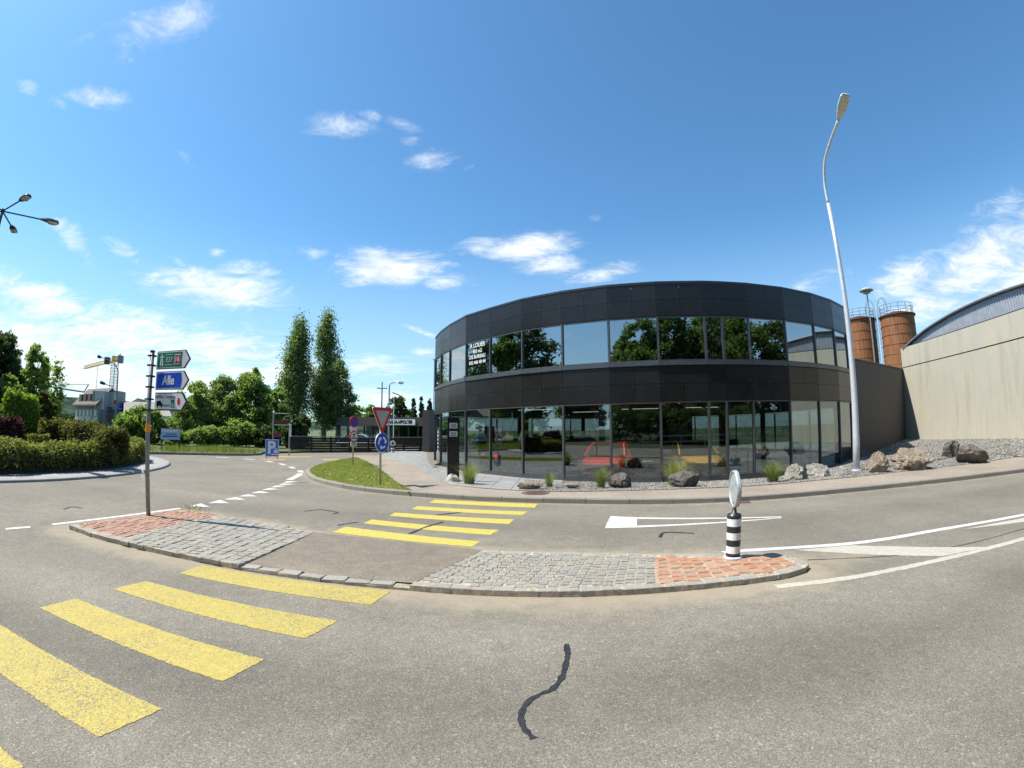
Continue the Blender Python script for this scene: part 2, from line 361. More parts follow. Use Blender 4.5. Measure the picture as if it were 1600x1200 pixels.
# dark fibre-cement cladding, satin
mt, n = newmat('dark cladding'); co = worldco(n)
r = n.new('ShaderNodeObjectInfo').outputs['Random']
f = n.noise(co, 2.0, 6.0, 0.6); f2 = n.noise(co, 90.0, 3.0)
c = n.mix(1.0, (0.017, 0.0155, 0.0145), n.ramp(r, [(0, 0.85), (1, 1.15)]), 'MULTIPLY'); c = n.mix(1.0, c, n.ramp(f, [(0.3, 0.9), (0.7, 1.12)]), 'MULTIPLY')
finish(mt, n, pbr(n, c, n.smooth(f, 0.2, 0.8, 0.20, 0.28), 0, 0.38, bump(n, f2, 0.04, 0.002))); M_CLAD = mt
M_CONN = simple('brown grey render', (0.082, 0.074, 0.066), 0.75, var=0.06, scale=1.2, bmp=0.1, bscale=50)

# in-situ concrete with vertical run marks
mt, n = newmat('cast concrete'); co = worldco(n)
sp = n.new('ShaderNodeVectorMath', operation='MULTIPLY'); n.put(sp.inputs[0], co); sp.inputs[1].default_value = (1.0, 1.0, 0.10)
str_ = n.noise(sp.outputs[0], 1.7, 8.0, 0.68, 0.2); str2 = n.noise(sp.outputs[0], 6.0, 6.0, 0.7)
bl = n.noise(co, 0.5, 6.0, 0.6); sm = n.noise(co, 14.0, 5.0, 0.7)
c = n.mix(n.smooth(bl, 0.3, 0.7), (0.44, 0.405, 0.315), (0.40, 0.38, 0.315))
c = n.mix(n.math('MULTIPLY', n.smooth(str_, 0.50, 0.70), 0.42), c, (0.24, 0.225, 0.18))
c = n.mix(n.math('MULTIPLY', n.smooth(str2, 0.62, 0.75), 0.35), c, (0.22, 0.2, 0.16))
c = n.mix(1.0, c, n.ramp(sm, [(0.25, 0.92), (0.75, 1.07)]), 'MULTIPLY')
pv = n.voro(co, 7.0, out='Distance'); c = n.mix(n.math('MULTIPLY', n.smooth(pv, 0.06, 0.03), 0.3), c, (0.16, 0.14, 0.11))
finish(mt, n, pbr(n, c, 0.85, 0, 0.3, bump(n, n.math('ADD', sm, str2), 0.15, 0.01))); M_CONC = mt
# silo staves
mt, n = newmat('brown timber'); co = worldco(n)
sp = n.new('ShaderNodeVectorMath', operation='MULTIPLY'); n.put(sp.inputs[0], co); sp.inputs[1].default_value = (5.0, 5.0, 0.5)
w = n.noise(sp.outputs[0], 1.6, 6.0, 0.65)
c = n.ramp(w, [(0.3, (0.14, 0.054, 0.022)), (0.5, (0.235, 0.094, 0.037)), (0.7, (0.31, 0.133, 0.056))])
c = n.mix(n.math('MULTIPLY', n.smooth(n.noise(co, 2.5, 5.0), 0.55, 0.75), 0.4), c, (0.09, 0.045, 0.025))
finish(mt, n, pbr(n, c, 0.7, 0, 0.3, bump(n, w, 0.3, 0.02))); M_SILO = mt
M_HOOP = simple('silo hoop', (0.10, 0.045, 0.025), 0.6, 0.3, var=0.2)
M_CORR = simple('corrugated metal', (0.30, 0.32, 0.345), 0.45, 0.35, var=0.06, scale=3)
M_DKWOOD = simple('dark stained boards', (0.028, 0.02, 0.016), 0.7, var=0.4, scale=5, rand=0.35)
M_DKWOOD2 = simple('reddish boards', (0.085, 0.032, 0.02), 0.7, var=0.4, scale=5, rand=0.35)
M_FASC = simple('brown fascia', (0.055, 0.045, 0.045), 0.6, var=0.08)
M_HILL = simple('wooded hill', (0.036, 0.056, 0.045), 1.0, spec=0.0, var=0.55, scale=0.035, bmp=0.5, bscale=0.08)

# ------------------------------------------------------------------ mesh helpers
class MB:
    def __init__(self): self.v = []; self.f = []; self.mi = []
    def add(self, vs, fs, mi=0):
        o = len(self.v); self.v += [tuple(map(float, p)) for p in vs]; self.f += [tuple(i+o for i in q) for q in fs]; self.mi += [mi]*len(fs); return self
    def box(self, c, s, rz=0.0, mi=0, rx=0.0):
        pts = []
        for z in (-.5, .5):
            for (x, y) in ((-.5, -.5), (.5, -.5), (.5, .5), (-.5, .5)): pts.append(Vector((x*s[0], y*s[1], z*s[2])))
        R = Matrix.Rotation(rz, 3, 'Z') @ Matrix.Rotation(rx, 3, 'X')
        return self.add([R @ p + Vector(c) for p in pts], [(3, 2, 1, 0), (4, 5, 6, 7), (0, 1, 5, 4), (1, 2, 6, 5), (2, 3, 7, 6), (3, 0, 4, 7)], mi)
    def hexa(self, b, t, mi=0):
        """four bottom and four top corners"""
        k = len(b)
        return self.add(list(b)+list(t), [tuple(range(k))[::-1], tuple(range(k, 2*k))]+[(i, (i+1) % k, k+(i+1) % k, k+i) for i in range(k)], mi)
    def prism(self, poly, z0, z1, mi=0):
        return self.hexa([(p[0], p[1], z0) for p in poly], [(p[0], p[1], z1) for p in poly], mi)
    def plate(self, poly, y0, y1, mi=0):
        """outline in x,z; thickness along y"""
        k = len(poly); a = [(p[0], y0, p[1]) for p in poly]; b = [(p[0], y1, p[1]) for p in poly]
        return self.add(a+b, [tuple(range(k)), tuple(range(k, 2*k))[::-1]]+[(i+k, (i+1) % k+k, (i+1) % k, i) for i in range(k)], mi)
    def tube(self, pts, rad, seg=8, mi=0, cap=True):
        pts = [Vector(p) for p in pts]; k = len(pts)
        rad = [rad]*k if not hasattr(rad, '__len__') else rad
        o = len(self.v); prev = None
        for i, p in enumerate(pts):
            d = (pts[min(i+1, k-1)]-pts[max(i-1, 0)]).normalized()
            if prev is None: a = d.orthogonal().normalized()
            else: a = (prev-d*prev.dot(d)).normalized()
            prev = a; b = d.cross(a)
            for j in range(seg):
                t = 2*pi*j/seg; self.v.append(tuple(p+(a*cos(t)+b*sin(t))*rad[i]))
        for i in range(k-1):
            for j in range(seg):
                self.f.append((o+i*seg+j, o+i*seg+(j+1) % seg, o+(i+1)*seg+(j+1) % seg, o+(i+1)*seg+j)); self.mi.append(mi)
        if cap:
            self.f.append(tuple(o+j for j in range(seg))[::-1]); self.f.append(tuple(o+(k-1)*seg+j for j in range(seg))); self.mi += [mi, mi]
        return self
    def lathe(self, prof, c=(0, 0, 0), seg=20, mi=0, cap=True):
        o = len(self.v); k = len(prof)
        for (r, z) in prof:
            for j in range(seg):
                t = 2*pi*j/seg; self.v.append((c[0]+r*cos(t), c[1]+r*sin(t), c[2]+z))
        for i in range(k-1):
            for j in range(seg):
                self.f.append((o+i*seg+j, o+i*seg+(j+1) % seg, o+(i+1)*seg+(j+1) % seg, o+(i+1)*seg+j)); self.mi.append(mi)
        if cap:
            self.f.append(tuple(o+j for j in range(seg))[::-1]); self.f.append(tuple(o+(k-1)*seg+j for j in range(seg))); self.mi += [mi, mi]
        return self
    def mesh(self, name, mats, smooth=False):
        me = bpy.data.meshes.new(name); me.from_pydata(self.v, [], self.f)
        for q in (mats if isinstance(mats, (list, tuple)) else [mats]): me.materials.append(q)
        if any(self.mi): me.polygons.foreach_set('material_index', self.mi)
        if smooth: me.polygons.foreach_set('use_smooth', [len(q) <= 4 for q in self.f])
        me.update(); return me
    def build(self, name, mats, parent=None, smooth=False, world=False):
        o = bpy.data.objects.new(name, self.mesh(name, mats, smooth)); COL.objects.link(o)
        if parent is not None: attach(o, parent, world)
        if smooth == 'auto': pass
        return o
def wm(o): return (wm(o.parent) @ o.matrix_parent_inverse @ o.matrix_basis) if o.parent else o.matrix_basis.copy()
def attach(o, parent, world=False):
    o.parent = parent
    if world: o.matrix_parent_inverse = wm(parent).inverted()
def tag(o, label=None, cat=None, group=None, kind=None):
    if label: o['label'] = label
    if cat: o['category'] = cat
    if group: o['group'] = group
    if kind: o['kind'] = kind
    return o
def thing(name, label, cat, loc=(0, 0, 0), rz=0.0, group=None):
    o = bpy.data.objects.new(name, None); COL.objects.link(o); o.location = loc; o.rotation_euler = (0, 0, rz); o.empty_display_size = 0.2
    return tag(o, label, cat, group)
def struct(name, mb, mat, smooth=False): return tag(mb.build(name, mat, smooth=smooth), kind='structure')
def text(name, body, size, mat, parent, loc, align='CENTER', ext=0.0012, sx=1.0, rz=0.0, bold=0.0, world=False):
    """standing lettering facing local -y"""
    cu = bpy.data.curves.new(name, 'FONT'); cu.body = body; cu.size = size; cu.align_x = align; cu.align_y = 'CENTER'; cu.extrude = ext; cu.offset = bold; cu.resolution_u = 3
    cu.materials.append(mat); tmp = bpy.data.objects.new('lettering', cu); me = bpy.data.meshes.new_from_object(tmp); bpy.data.objects.remove(tmp); bpy.data.curves.remove(cu)
    o = bpy.data.objects.new(name, me); COL.objects.link(o)
    o.location = loc; o.rotation_euler = (pi/2, 0, rz); o.scale = (sx, 1, 1)
    attach(o, parent, world); return o
def fast_mesh(name, verts, quads, mat, tint=None):
    """big leaf meshes straight from arrays"""
    me = bpy.data.meshes.new(name); nv, nf = len(verts), len(quads); k = quads.shape[1]
    me.vertices.add(nv); me.vertices.foreach_set('co', verts.astype(np.float32).ravel())
    me.loops.add(nf*k); me.loops.foreach_set('vertex_index', quads.astype(np.int32).ravel())
    me.polygons.add(nf); me.polygons.foreach_set('loop_start', np.arange(0, nf*k, k, dtype=np.int32))
    try: me.polygons.foreach_set('loop_total', np.full(nf, k, dtype=np.int32))
    except Exception: pass
    me.materials.append(mat)
    if tint is not None:
        a = me.attributes.new('tint', 'FLOAT', 'FACE'); a.data.foreach_set('value', tint.astype(np.float32))
    me.update(calc_edges=True); me.validate(); return me
def unit(a): return a/np.maximum(np.linalg.norm(a, axis=1, keepdims=True), 1e-9)
def leaf_mesh(name, c, size, mat, tint, flat=0.35):
    k = len(c); nrm = RNG.normal(size=(k, 3)); nrm[:, 2] += flat*.7; nrm[:, 0] -= .35; nrm = unit(nrm)
    a = unit(np.cross(nrm, RNG.normal(size=(k, 3)))); b = np.cross(nrm, a)
    s = (size*RNG.uniform(0.6, 1.3, k))[:, None]
    v = np.stack([c+a*s, c+b*s*0.55+nrm*s*0.15, c-a*s, c-b*s*0.55+nrm*s*0.15], 1).reshape(-1, 3)
    return fast_mesh(name, v, np.arange(4*k).reshape(-1, 4), mat, np.clip(tint, 0, 1))
def link(name, me, parent=None, world=False):
    o = bpy.data.objects.new(name, me); COL.objects.link(o)
    if parent is not None: attach(o, parent, world)
    return o
def resample(pts, step):
    pts = [np.array(p, float) for p in pts]; out = [pts[0]]; need = step
    for a, b in zip(pts[:-1], pts[1:]):
        L = np.linalg.norm(b-a); pos = 0.0
        while L-pos >= need:
            pos += need; out.append(a+(b-a)*pos/L); need = step
        need -= (L-pos)
    return out
def spline(pts, k=6):
    """smooth curve through points"""
    p = [np.array(q, float) for q in pts]; p = [2*p[0]-p[1]]+p+[2*p[-1]-p[-2]]; out = []
    for i in range(1, len(p)-2):
        for j in range(k):
            t = j/k; out.append(0.5*((2*p[i])+(-p[i-1]+p[i+1])*t+(2*p[i-1]-5*p[i]+4*p[i+1]-p[i+2])*t*t+(-p[i-1]+3*p[i]-3*p[i+1]+p[i+2])*t**3))
    out.append(p[-2]); return out
def side(pts, off):
    """polyline moved sideways (to its left for positive off)"""
    out = []
    for i, p in enumerate(pts):
        d = np.array(pts[min(i+1, len(pts)-1)])[:2]-np.array(pts[max(i-1, 0)])[:2]; d = d/max(np.linalg.norm(d), 1e-9)
        out.append((p[0]-d[1]*off, p[1]+d[0]*off, p[2] if len(p) > 2 else 0))
    return out
def inside(p, poly):
    x, y = p[0], p[1]; c = False; j = len(poly)-1
    for i in range(len(poly)):
        xi, yi, xj, yj = poly[i][0], poly[i][1], poly[j][0], poly[j][1]
        if (yi > y) != (yj > y) and x < (xj-xi)*(y-yi)/(yj-yi)+xi: c = not c
        j = i
    return c
def edge_dist(P, poly, closed=True):
    """distances of points P(N,2) to a polyline"""
    best = np.full(len(P), 1e9); k = len(poly)
    for i in range(k if closed else k-1):
        a = np.array(poly[i][:2]); b = np.array(poly[(i+1) % k][:2]); d = b-a; L = max(d@d, 1e-12)
        t = np.clip(((P-a)@d)/L, 0, 1); q = a+t[:, None]*d
        best = np.minimum(best, np.hypot(P[:, 0]-q[:, 0], P[:, 1]-q[:, 1]))
    return best
# ------------------------------------------------------------------ ground, road, pavements
def strip(name, A, B, mat, nu=60, nv=6, kind='structure', relief=0.0, attrs=False):
    """sheet between two edge lines"""
    def res(L):
        L = [np.array(p, float) for p in L]; s = np.concatenate([[0], np.cumsum([np.linalg.norm(b-a) for a, b in zip(L[:-1], L[1:])])]); s /= s[-1]
        u = np.linspace(0, 1, nu+1); return np.stack([np.interp(u, s, [p[i] for p in L]) for i in range(3)], 1)
    a, b = res(A), res(B)
    return sheet(name, a, b, mat, nv, kind, relief)
def sheet(name, a, b, mat, nv=6, kind='structure', relief=0.0):
    a = np.array(a, float); b = np.array(b, float); nu = len(a)-1
    t = np.linspace(0, 1, nv+1)[None, :, None]
    P = a[:, None, :]*(1-t)+b[:, None, :]*t
    if relief: P[:, 1:-1, 2] += RNG.uniform(-relief, relief, P[:, 1:-1, 2].shape)
    idx = np.arange((nu+1)*(nv+1)).reshape(nu+1, nv+1)
    q = np.stack([idx[:-1, :-1], idx[1:, :-1], idx[1:, 1:], idx[:-1, 1:]], -1).reshape(-1, 4)
    me = bpy.data.meshes.new(name); me.from_pydata(P.reshape(-1, 3).tolist(), [], q.tolist()); me.materials.append(mat); me.update()
    if me.polygons[0].normal.z < 0: me.flip_normals()
    o = bpy.data.objects.new(name, me); COL.objects.link(o); tag(o, kind=kind)
    return o
def setattrs(o, dust, wear=None):
    co = np.empty(len(o.data.vertices)*3, np.float32); o.data.vertices.foreach_get('co', co); co = co.reshape(-1, 3)
    for nm, fn in (('dust', dust), ('wear', wear)):
        if fn is None: continue
        a = o.data.attributes.new(nm, 'FLOAT', 'POINT'); a.data.foreach_set('value', np.clip(fn(co), 0, 1).astype(np.float32))

gx = [-2600, -900, -300, -120, -60, -4.5, 26, 60, 120, 300, 900, 2600]; gy = [-2600, -900, -300, -60, -8, 9.5, 40, 80, 160, 400, 900, 2600]
gm = MB(); HOLE = (-4.5, 26, 9.5, 40)           # the sunk building plot of the showroom
for i in range(len(gx)-1):
    for j in range(len(gy)-1):
        low = gx[i] >= HOLE[0] and gx[i+1] <= HOLE[1] and gy[j] >= HOLE[2] and gy[j+1] <= HOLE[3]; z_ = -0.6 if low else -0.03
        gm.add([(gx[i], gy[j], z_), (gx[i+1], gy[j], z_), (gx[i+1], gy[j+1], z_), (gx[i], gy[j+1], z_)], [(0, 1, 2, 3)])
ground = struct('ground', gm, M_GROUND)

# measured outlines
isl_near = [(108, 820), (150, 834), (215, 850), (300, 867.5), (370, 881), (450, 893), (540, 904), (640, 913), (720, 919), (800, 922), (900, 922.5), (1000, 918.5), (1100, 910.5), (1180, 902), (1230, 894.5), (1258, 886), (1264, 880)]
isl_far = [(1264, 880), (1256, 875), (1242, 870), (1215, 866.5), (1130, 864.5), (1022, 864.5), (900, 862), (755, 859)]
IZ = 0.07
near_w = [g(x, y, IZ) for x, y in isl_near]; far_w = [g(x, y, IZ) for x, y in isl_far]
left_far = [(489, 831.5), (440, 821), (400, 813), (340, 804), (300, 797), (272, 796.5), (108, 820)]
leftfar_w = [g(x, y, IZ) for x, y in left_far]
island_outline = near_w + far_w[1:] + leftfar_w[:-1]

kerb_px = [(556, 717.5), (530, 721.5), (505, 727), (487, 732.5), (478, 738.5), (480, 745), (492, 752.5), (520, 760), (560, 767), (600, 771.5), (640, 775), (720, 781), (800, 784.5), (900, 787), (1000, 788), (1100, 786), (1200, 780.5), (1300, 772), (1400, 762), (1500, 751), (1600, 738)]
kerb_line = spline([g(x, y, 0) for x, y in kerb_px], 6)
kerb_line = [tuple(p) for p in kerb_line] + [(20, 6.9, 0), (30, 4.6, 0), (45, 0.0, 0), (62, -7.5, 0)]

xs = np.unique(np.concatenate([np.arange(-14, 16, 0.22), np.linspace(-75, -14, 50), np.linspace(16, 80, 50)]))
ys = np.unique(np.concatenate([np.arange(-0.6, 16, 0.22), np.linspace(-7, -0.6, 14), np.linspace(16, 52, 50)]))
X, Y = np.meshgrid(xs, ys, indexing='ij'); idx = np.arange(X.size).reshape(X.shape)
q = np.stack([idx[:-1, :-1], idx[1:, :-1], idx[1:, 1:], idx[:-1, 1:]], -1).reshape(-1, 4)
plot = [tuple(p[:2]) for p in side(kerb_line, 0.08)]+[(62, 50), (-3.5, 50), (-4.6, 30), (-4.0, 24), (-3.4, 18)]
pin = np.array([inside((x_, y_), plot) for x_, y_ in zip(X.ravel(), Y.ravel())]); q = q[~pin[q].all(1)]
road = link('road', fast_mesh('road', np.stack([X.ravel(), Y.ravel(), np.zeros(X.size)], 1), q, M_ASPH)); tag(road, kind='structure')
def road_dust(co):
    P = co[:, :2]; d = edge_dist(P, island_outline); k = edge_dist(P, kerb_line, False)
    e = 1.0*np.exp(-(d/0.5)**2)+0.6*np.exp(-(k/0.4)**2)
    tip = np.exp(-(((P[:, 0]-4.3)/1.1)**2+((P[:, 1]-4.65)/0.45)**2))*0.8
    tip2 = np.exp(-(((P[:, 0]+0.6)/2.6)**2+((P[:, 1]-6.6)/0.4)**2))*0.45
    ra = np.hypot(P[:, 0]+20.4, P[:, 1]-10.0); rb = 0.32*np.exp(-((ra-13.0)/2.5)**2)
    return np.maximum.reduce([e, tip, tip2, rb])
def road_wear(co):
    x, y = co[:, 0], co[:, 1]
    yc = np.interp(x, [-8, -4, 0, 3, 6, 10, 15], [2.5, 2.6, 2.9, 3.0, 3.1, 3.9, 5.4])
    near = 0.50-0.27*np.exp(-((y-yc+0.42)/0.42)**2)+0.06*np.exp(-((y-yc+1.15)/0.35)**2)+0.20*np.exp(-((y-yc-0.55)/0.4)**2)-0.12*np.exp(-((y-yc+1.8)/0.4)**2)
    far = 0.5+0.15*np.exp(-((y-np.interp(x, [-2, 3, 8, 14], [9.4, 8.6, 7.9, 7.2]))/0.5)**2)-0.12*np.exp(-((y-np.interp(x, [-2, 3, 8, 14], [8.3, 7.2, 6.9, 6.3]))/0.6)**2)
    return np.where(y < yc+1.5, near, far)
setattrs(road, road_dust, road_wear)

# kerb stones, one by one
ks = resample(kerb_line, 0.95); kerb = bpy.data.objects.new('kerb', None); COL.objects.link(kerb); tag(kerb, kind='structure')
for a, b in zip(ks[:-1], ks[1:]):
    d = b[:2]-a[:2]; L = np.linalg.norm(d); d /= L; nn = np.array([-d[1], d[0]]); gp = 0.005
    p0, p1 = a[:2]+d*gp, b[:2]-d*gp; hgt = 0.115+random.uniform(-.004, .004)
    pr = [(0, -0.12), (0.004, hgt-0.022), (0.022, hgt), (0.15, hgt), (0.15, -0.12)]
    mb = MB(); mb.add([(*(p0+nn*o), z) for o, z in pr]+[(*(p1+nn*o), z) for o, z in pr], [(0, 1, 2, 3, 4), (9, 8, 7, 6, 5)]+[(i, i+5, (i+1) % 5+5, (i+1) % 5) for i in range(5)])
    mb.build('kerb_stone', M_KERB, kerb)

WZ = 0.112
kerb_in = side(kerb_line, 0.151)
def px(L, z): return [g(x, y, z) for x, y in L]
# index of the kerb line where the lawn ends (near photo point 640,775)
i640 = min(range(len(kerb_in)), key=lambda i: abs(kerb_in[i][0]+2.50)+abs(kerb_in[i][1]-11.3))
grav_px = [(700, 757.5), (760, 763.5), (830, 767.5), (900, 768), (960, 767), (1030, 765), (1105, 762.5), (1174, 759.5), (1231, 755), (1276, 750.5), (1310, 747.5), (1360, 742.5), (1410, 736.5), (1480, 729), (1540, 721.5), (1600, 712)]
grav_front = px(grav_px, 0.118)
outer = [(p[0], p[1], WZ) for p in kerb_in[i640:]]
walk = strip('pavement', outer, [(p[0], p[1], WZ) for p in grav_front]+[(25, 8.9, WZ), (45, 2.6, WZ), (63, -5.2, WZ)], M_WALK, 220, 8)
path_left = px([(637, 768.5), (622, 755), (605, 741), (588, 729), (572, 720.5), (556, 714.5), (545, 712)], WZ)
path_right = px([(700, 757.5), (683, 748), (664, 737.5), (648, 729), (628, 720.5), (600, 714), (580, 711)], WZ)
walk2 = strip('path', path_left, path_right, M_WALK, 60, 6)
for o in (walk, walk2): setattrs(o, lambda c: 0.12+0.3*np.exp(-(edge_dist(c[:, :2], kerb_in, False)/0.3)**2), lambda c: np.full(len(c), 0.62))

# showroom plan: facade corners seen from the street (direction from the photo, distance)
FX = [681, 690, 703.5, 729, 766.8, 817, 880, 953, 1030.5, 1105, 1132.5, 1174, 1231, 1276, 1307, 1326]
FD = [25.12, 23.38, 21.92, 20.10, 18.79, 17.45, 16.53, 16.0, 15.91, 16.24, 16.48, 16.97, 18.02, 19.35, 20.82, 22.36]
V = []
for x, d in zip(FX, FD):
    p = at(x, 580, d); V.append((p[0], p[1]))
# apron slabs in front of the entrance, sloping gently to the glass
ap_front = px([(588, 712), (610, 716.3), (628, 720.5), (648, 729), (664, 737.5), (683, 748), (700, 757.5), (760, 763.5), (830, 767.5), (870, 768)], WZ-0.004)
ap_back = [(-9.5, 42.0, 0.06), (-6.2, 33.0, 0.02), (-4.9, 28.2, -0.08)]+[(V[i][0], V[i][1]+0.25, -0.19) for i in range(1, 7)]
def resn(L, k_):
    L = [np.array(p, float) for p in L]; sl_ = np.concatenate([[0], np.cumsum([np.linalg.norm(b-a) for a, b in zip(L[:-1], L[1:])])]); u = np.linspace(0, sl_[-1], k_+1)
    return np.stack([np.interp(u, sl_, [p[i] for p in L]) for i in range(3)], 1)
apron = bpy.data.objects.new('apron', None); COL.objects.link(apron); tag(apron, kind='structure')
aA, aB = resn(ap_front, 30), resn(ap_back, 30)
MB().add([tuple(p-[0, 0, .04]) for p in aA]+[tuple(p-[0, 0, .04]) for p in aB], [(i, i+1, 32+i, 31+i) for i in range(30)]).build('bedding', M_MORT, apron)
for i in range(30):
    for j in range(9):
        L_ = lambda u, v: (aA[i]*(1-u)+aA[i+1]*u)*(1-v)+(aB[i]*(1-u)+aB[i+1]*u)*v
        e = .012; c4 = [L_(e, (j+e)/9), L_(1-e, (j+e)/9), L_(1-e, (j+1-e)/9), L_(e, (j+1-e)/9)]; dz_ = random.uniform(-.003, .003)
        MB().hexa([tuple(p+[0, 0, -.05]) for p in c4], [tuple(p+[0, 0, dz_]) for p in c4]).build('slab', M_SLAB, apron)
# joints in the slabs: thin recessed-looking dark lines are real gaps between pieces on the near part
grav_back = [(*V[5], -0.19), (*V[6], -0.2), (*V[7], -0.2), (*V[8], -0.2), (*V[9], -0.2), (*V[10], -0.2), (*V[11], -0.2), (*V[12], -0.18), (*V[13], -0.12), (*V[14], -0.05), (*V[15], 0.04)]
WD = 33.0
WL = at(1407, 545, WD); WTOP = WL[2]
_d = ray(1599, 482); _t = (WTOP-CAM_H)/_d[2]; WR = (_d[0]*_t, _d[1]*_t)
wdir = np.array([WR[0]-WL[0], WR[1]-WL[1]]); wdir /= np.linalg.norm(wdir)
WEND = (WL[0]+wdir[0]*16.6, WL[1]+wdir[1]*16.6)
wnorm = np.array([wdir[1], -wdir[0]]); wnorm = wnorm if wnorm[0] < 0 else -wnorm
base_l = at(1416, 686, WD)[2]
_pR = at(1599, 686, hypot(*WR)); base_r = _pR[2]
CB = ((V[15][0]+WL[0])/2, (V[15][1]+WL[1])/2)
gb = grav_back+[(CB[0], CB[1], 0.25), (WL[0], WL[1], base_l), (WL[0]+wdir[0]*5, WL[1]+wdir[1]*5, base_l*0.6+base_r*0.4), (WL[0]+wdir[0]*9, WL[1]+wdir[1]*9, base_r), (WR[0], WR[1], base_r)]
gf = [grav_front[i] for i in range(2, 16)]; gf = gf[:1]+gf[1:11]+gf[11-0:]
gf = grav_front[2:]; gb = gb[:2]+gb[2:]
# pair stations one to one
FRONT = [grav_front[2], grav_front[3], grav_front[4], grav_front[5], grav_front[6], g(1132, 761.5, .118), grav_front[7], grav_front[8], grav_front[9], g(1296, 748.7, .118), grav_front[10], grav_front[11], grav_front[12], grav_front[13], grav_front[14], grav_front[15]]
FRONT.append((21.5, 9.9, 0.118)); gb.append((WEND[0], WEND[1], base_r))
FRONT.append((30.0, 7.4, 0.118)); gb.append((WEND[0]+8, WEND[1]-1.0, base_r*.6))
def dense(L, k=8): return np.concatenate([np.linspace(np.array(a), np.array(b), k, endpoint=False) for a, b in zip(L[:-1], L[1:])]+[np.array([L[-1]])])
GA, GB = dense(FRONT), dense(gb)
gravel_bed = sheet('gravel_bed', GA, GB, M_GRAVEL, 24, 'structure', 0.018)
def gravel_pt(u, v):
    i = u*(len(GA)-1); k = min(int(i), len(GA)-2); t = i-k
    a = GA[k]*(1-t)+GA[k+1]*t; b = GB[k]*(1-t)+GB[k+1]*t
    return a*(1-v)+b*v
def gravel_z(x, y):
    P = GA[:, None, :]*(1-np.linspace(0, 1, 24)[None, :, None])+GB[:, None, :]*np.linspace(0, 1, 24)[None, :, None]
    P = P.reshape(-1, 3); return float(P[np.argmin((P[:, 0]-x)**2+(P[:, 1]-y)**2), 2])
# loose stones over the bed
k = 26000; uu = RNG.uniform(0, 1, k); vv = RNG.uniform(0, 1, k)**1.5
ii = uu*(len(GA)-1); kk = np.minimum(ii.astype(int), len(GA)-2); tt = (ii-kk)[:, None]
c = (GA[kk]*(1-tt)+GA[kk+1]*tt)*(1-vv[:, None])+(GB[kk]*(1-tt)+GB[kk+1]*tt)*vv[:, None]
s = RNG.uniform(0.010, 0.028, k)*np.clip(np.linalg.norm(c[:, :2], axis=1)/14, 1, 1.7)
oct_ = np.array([[1, 0, 0], [0, 1, 0], [-1, 0, 0], [0, -1, 0], [0, 0, 0.75], [0, 0, -0.6]])
ang = RNG.uniform(0, pi, k); ca, sa = np.cos(ang), np.sin(ang); st = RNG.uniform(0.6, 1.2, k)
o3 = np.repeat(oct_[None], k, 0)*s[:, None, None]; o3[:, :, 0] *= st[:, None]
vx = o3[:, :, 0]*ca[:, None]-o3[:, :, 1]*sa[:, None]; vy = o3[:, :, 0]*sa[:, None]+o3[:, :, 1]*ca[:, None]
vs = np.stack([vx, vy, o3[:, :, 2]], -1)+c[:, None, :]+np.array([0, 0, .008])
tri = np.array([[0, 1, 4], [1, 2, 4], [2, 3, 4], [3, 0, 4], [1, 0, 5], [2, 1, 5], [3, 2, 5], [0, 3, 5]])
fs = (np.arange(k)*6)[:, None, None]+tri[None]
mt, n = newmat('loose stones'); r = n.new('ShaderNodeAttribute', attribute_name='tint').outputs['Fac']
finish(mt, n, pbr(n, n.ramp(r, [(0, (0.10, 0.092, 0.08)), (0.5, (0.215, 0.20, 0.17)), (0.9, (0.33, 0.31, 0.27)), (1, (0.50, 0.49, 0.45))]), 0.85, 0, 0.3))
o = link('gravel', fast_mesh('gravel', vs.reshape(-1, 3), fs.reshape(-1, 3), mt, np.repeat(RNG.uniform(0, 1, k), 8))); tag(o, kind='stuff')
# thin edging between pavement and gravel
edg = bpy.data.objects.new('edging', None); COL.objects.link(edg); tag(edg, kind='structure')
el_ = resample([tuple(p) for p in grav_front], 1.0)
for a, b in zip(el_[:-1], el_[1:]):
    d = (b-a)[:2]; d /= np.linalg.norm(d); nn = np.array([-d[1], d[0]])*0.05
    MB().prism([tuple(a[:2]+d*.004), tuple(b[:2]-d*.004), tuple(b[:2]-d*.004+nn), tuple(a[:2]+d*.004+nn)], 0.02, 0.128).build('edging_stone', M_KERB, edg)

# lawn on the corner
lawn_poly = [(p[0], p[1]) for p in kerb_in[2:i640+1]]+[(p[0]-.02, p[1]) for p in path_left[1:6]]
mb = MB().prism(lawn_poly, -0.02, 0.118); lawn = struct('lawn', mb, M_LAWN)
def blades(name, pts, h, w, mat, parent=None, lean=0.35, kind='stuff'):
    pts = np.asarray(pts, float); k = len(pts); hh = h*RNG.uniform(0.5, 1.25, k)
    a = RNG.uniform(0, 2*pi, k); dx = np.stack([np.cos(a), np.sin(a), np.zeros(k)], 1); ln = RNG.normal(size=(k, 3))*lean; ln[:, 2] = 1; ln = unit(ln)
    b0 = pts-dx*w; b1 = pts+dx*w; tp = pts+ln*hh[:, None]
    v = np.stack([b0, b1, tp], 1).reshape(-1, 3)
    o = link(name, fast_mesh(name, v, np.arange(3*k).reshape(-1, 3), mat, RNG.uniform(0, 1, k))); tag(o, kind=kind); return o
def scatter_poly(poly, k, z):
    xs = [p[0] for p in poly]; ys = [p[1] for p in poly]; out = []
    while len(out) < k:
        x, y = random.uniform(min(xs), max(xs)), random.uniform(min(ys), max(ys))
        if inside((x, y), poly): out.append((x, y, z))
    return out
blades('grass', scatter_poly(lawn_poly, 26000, 0.115), 0.06, 0.006, L_GRASS)

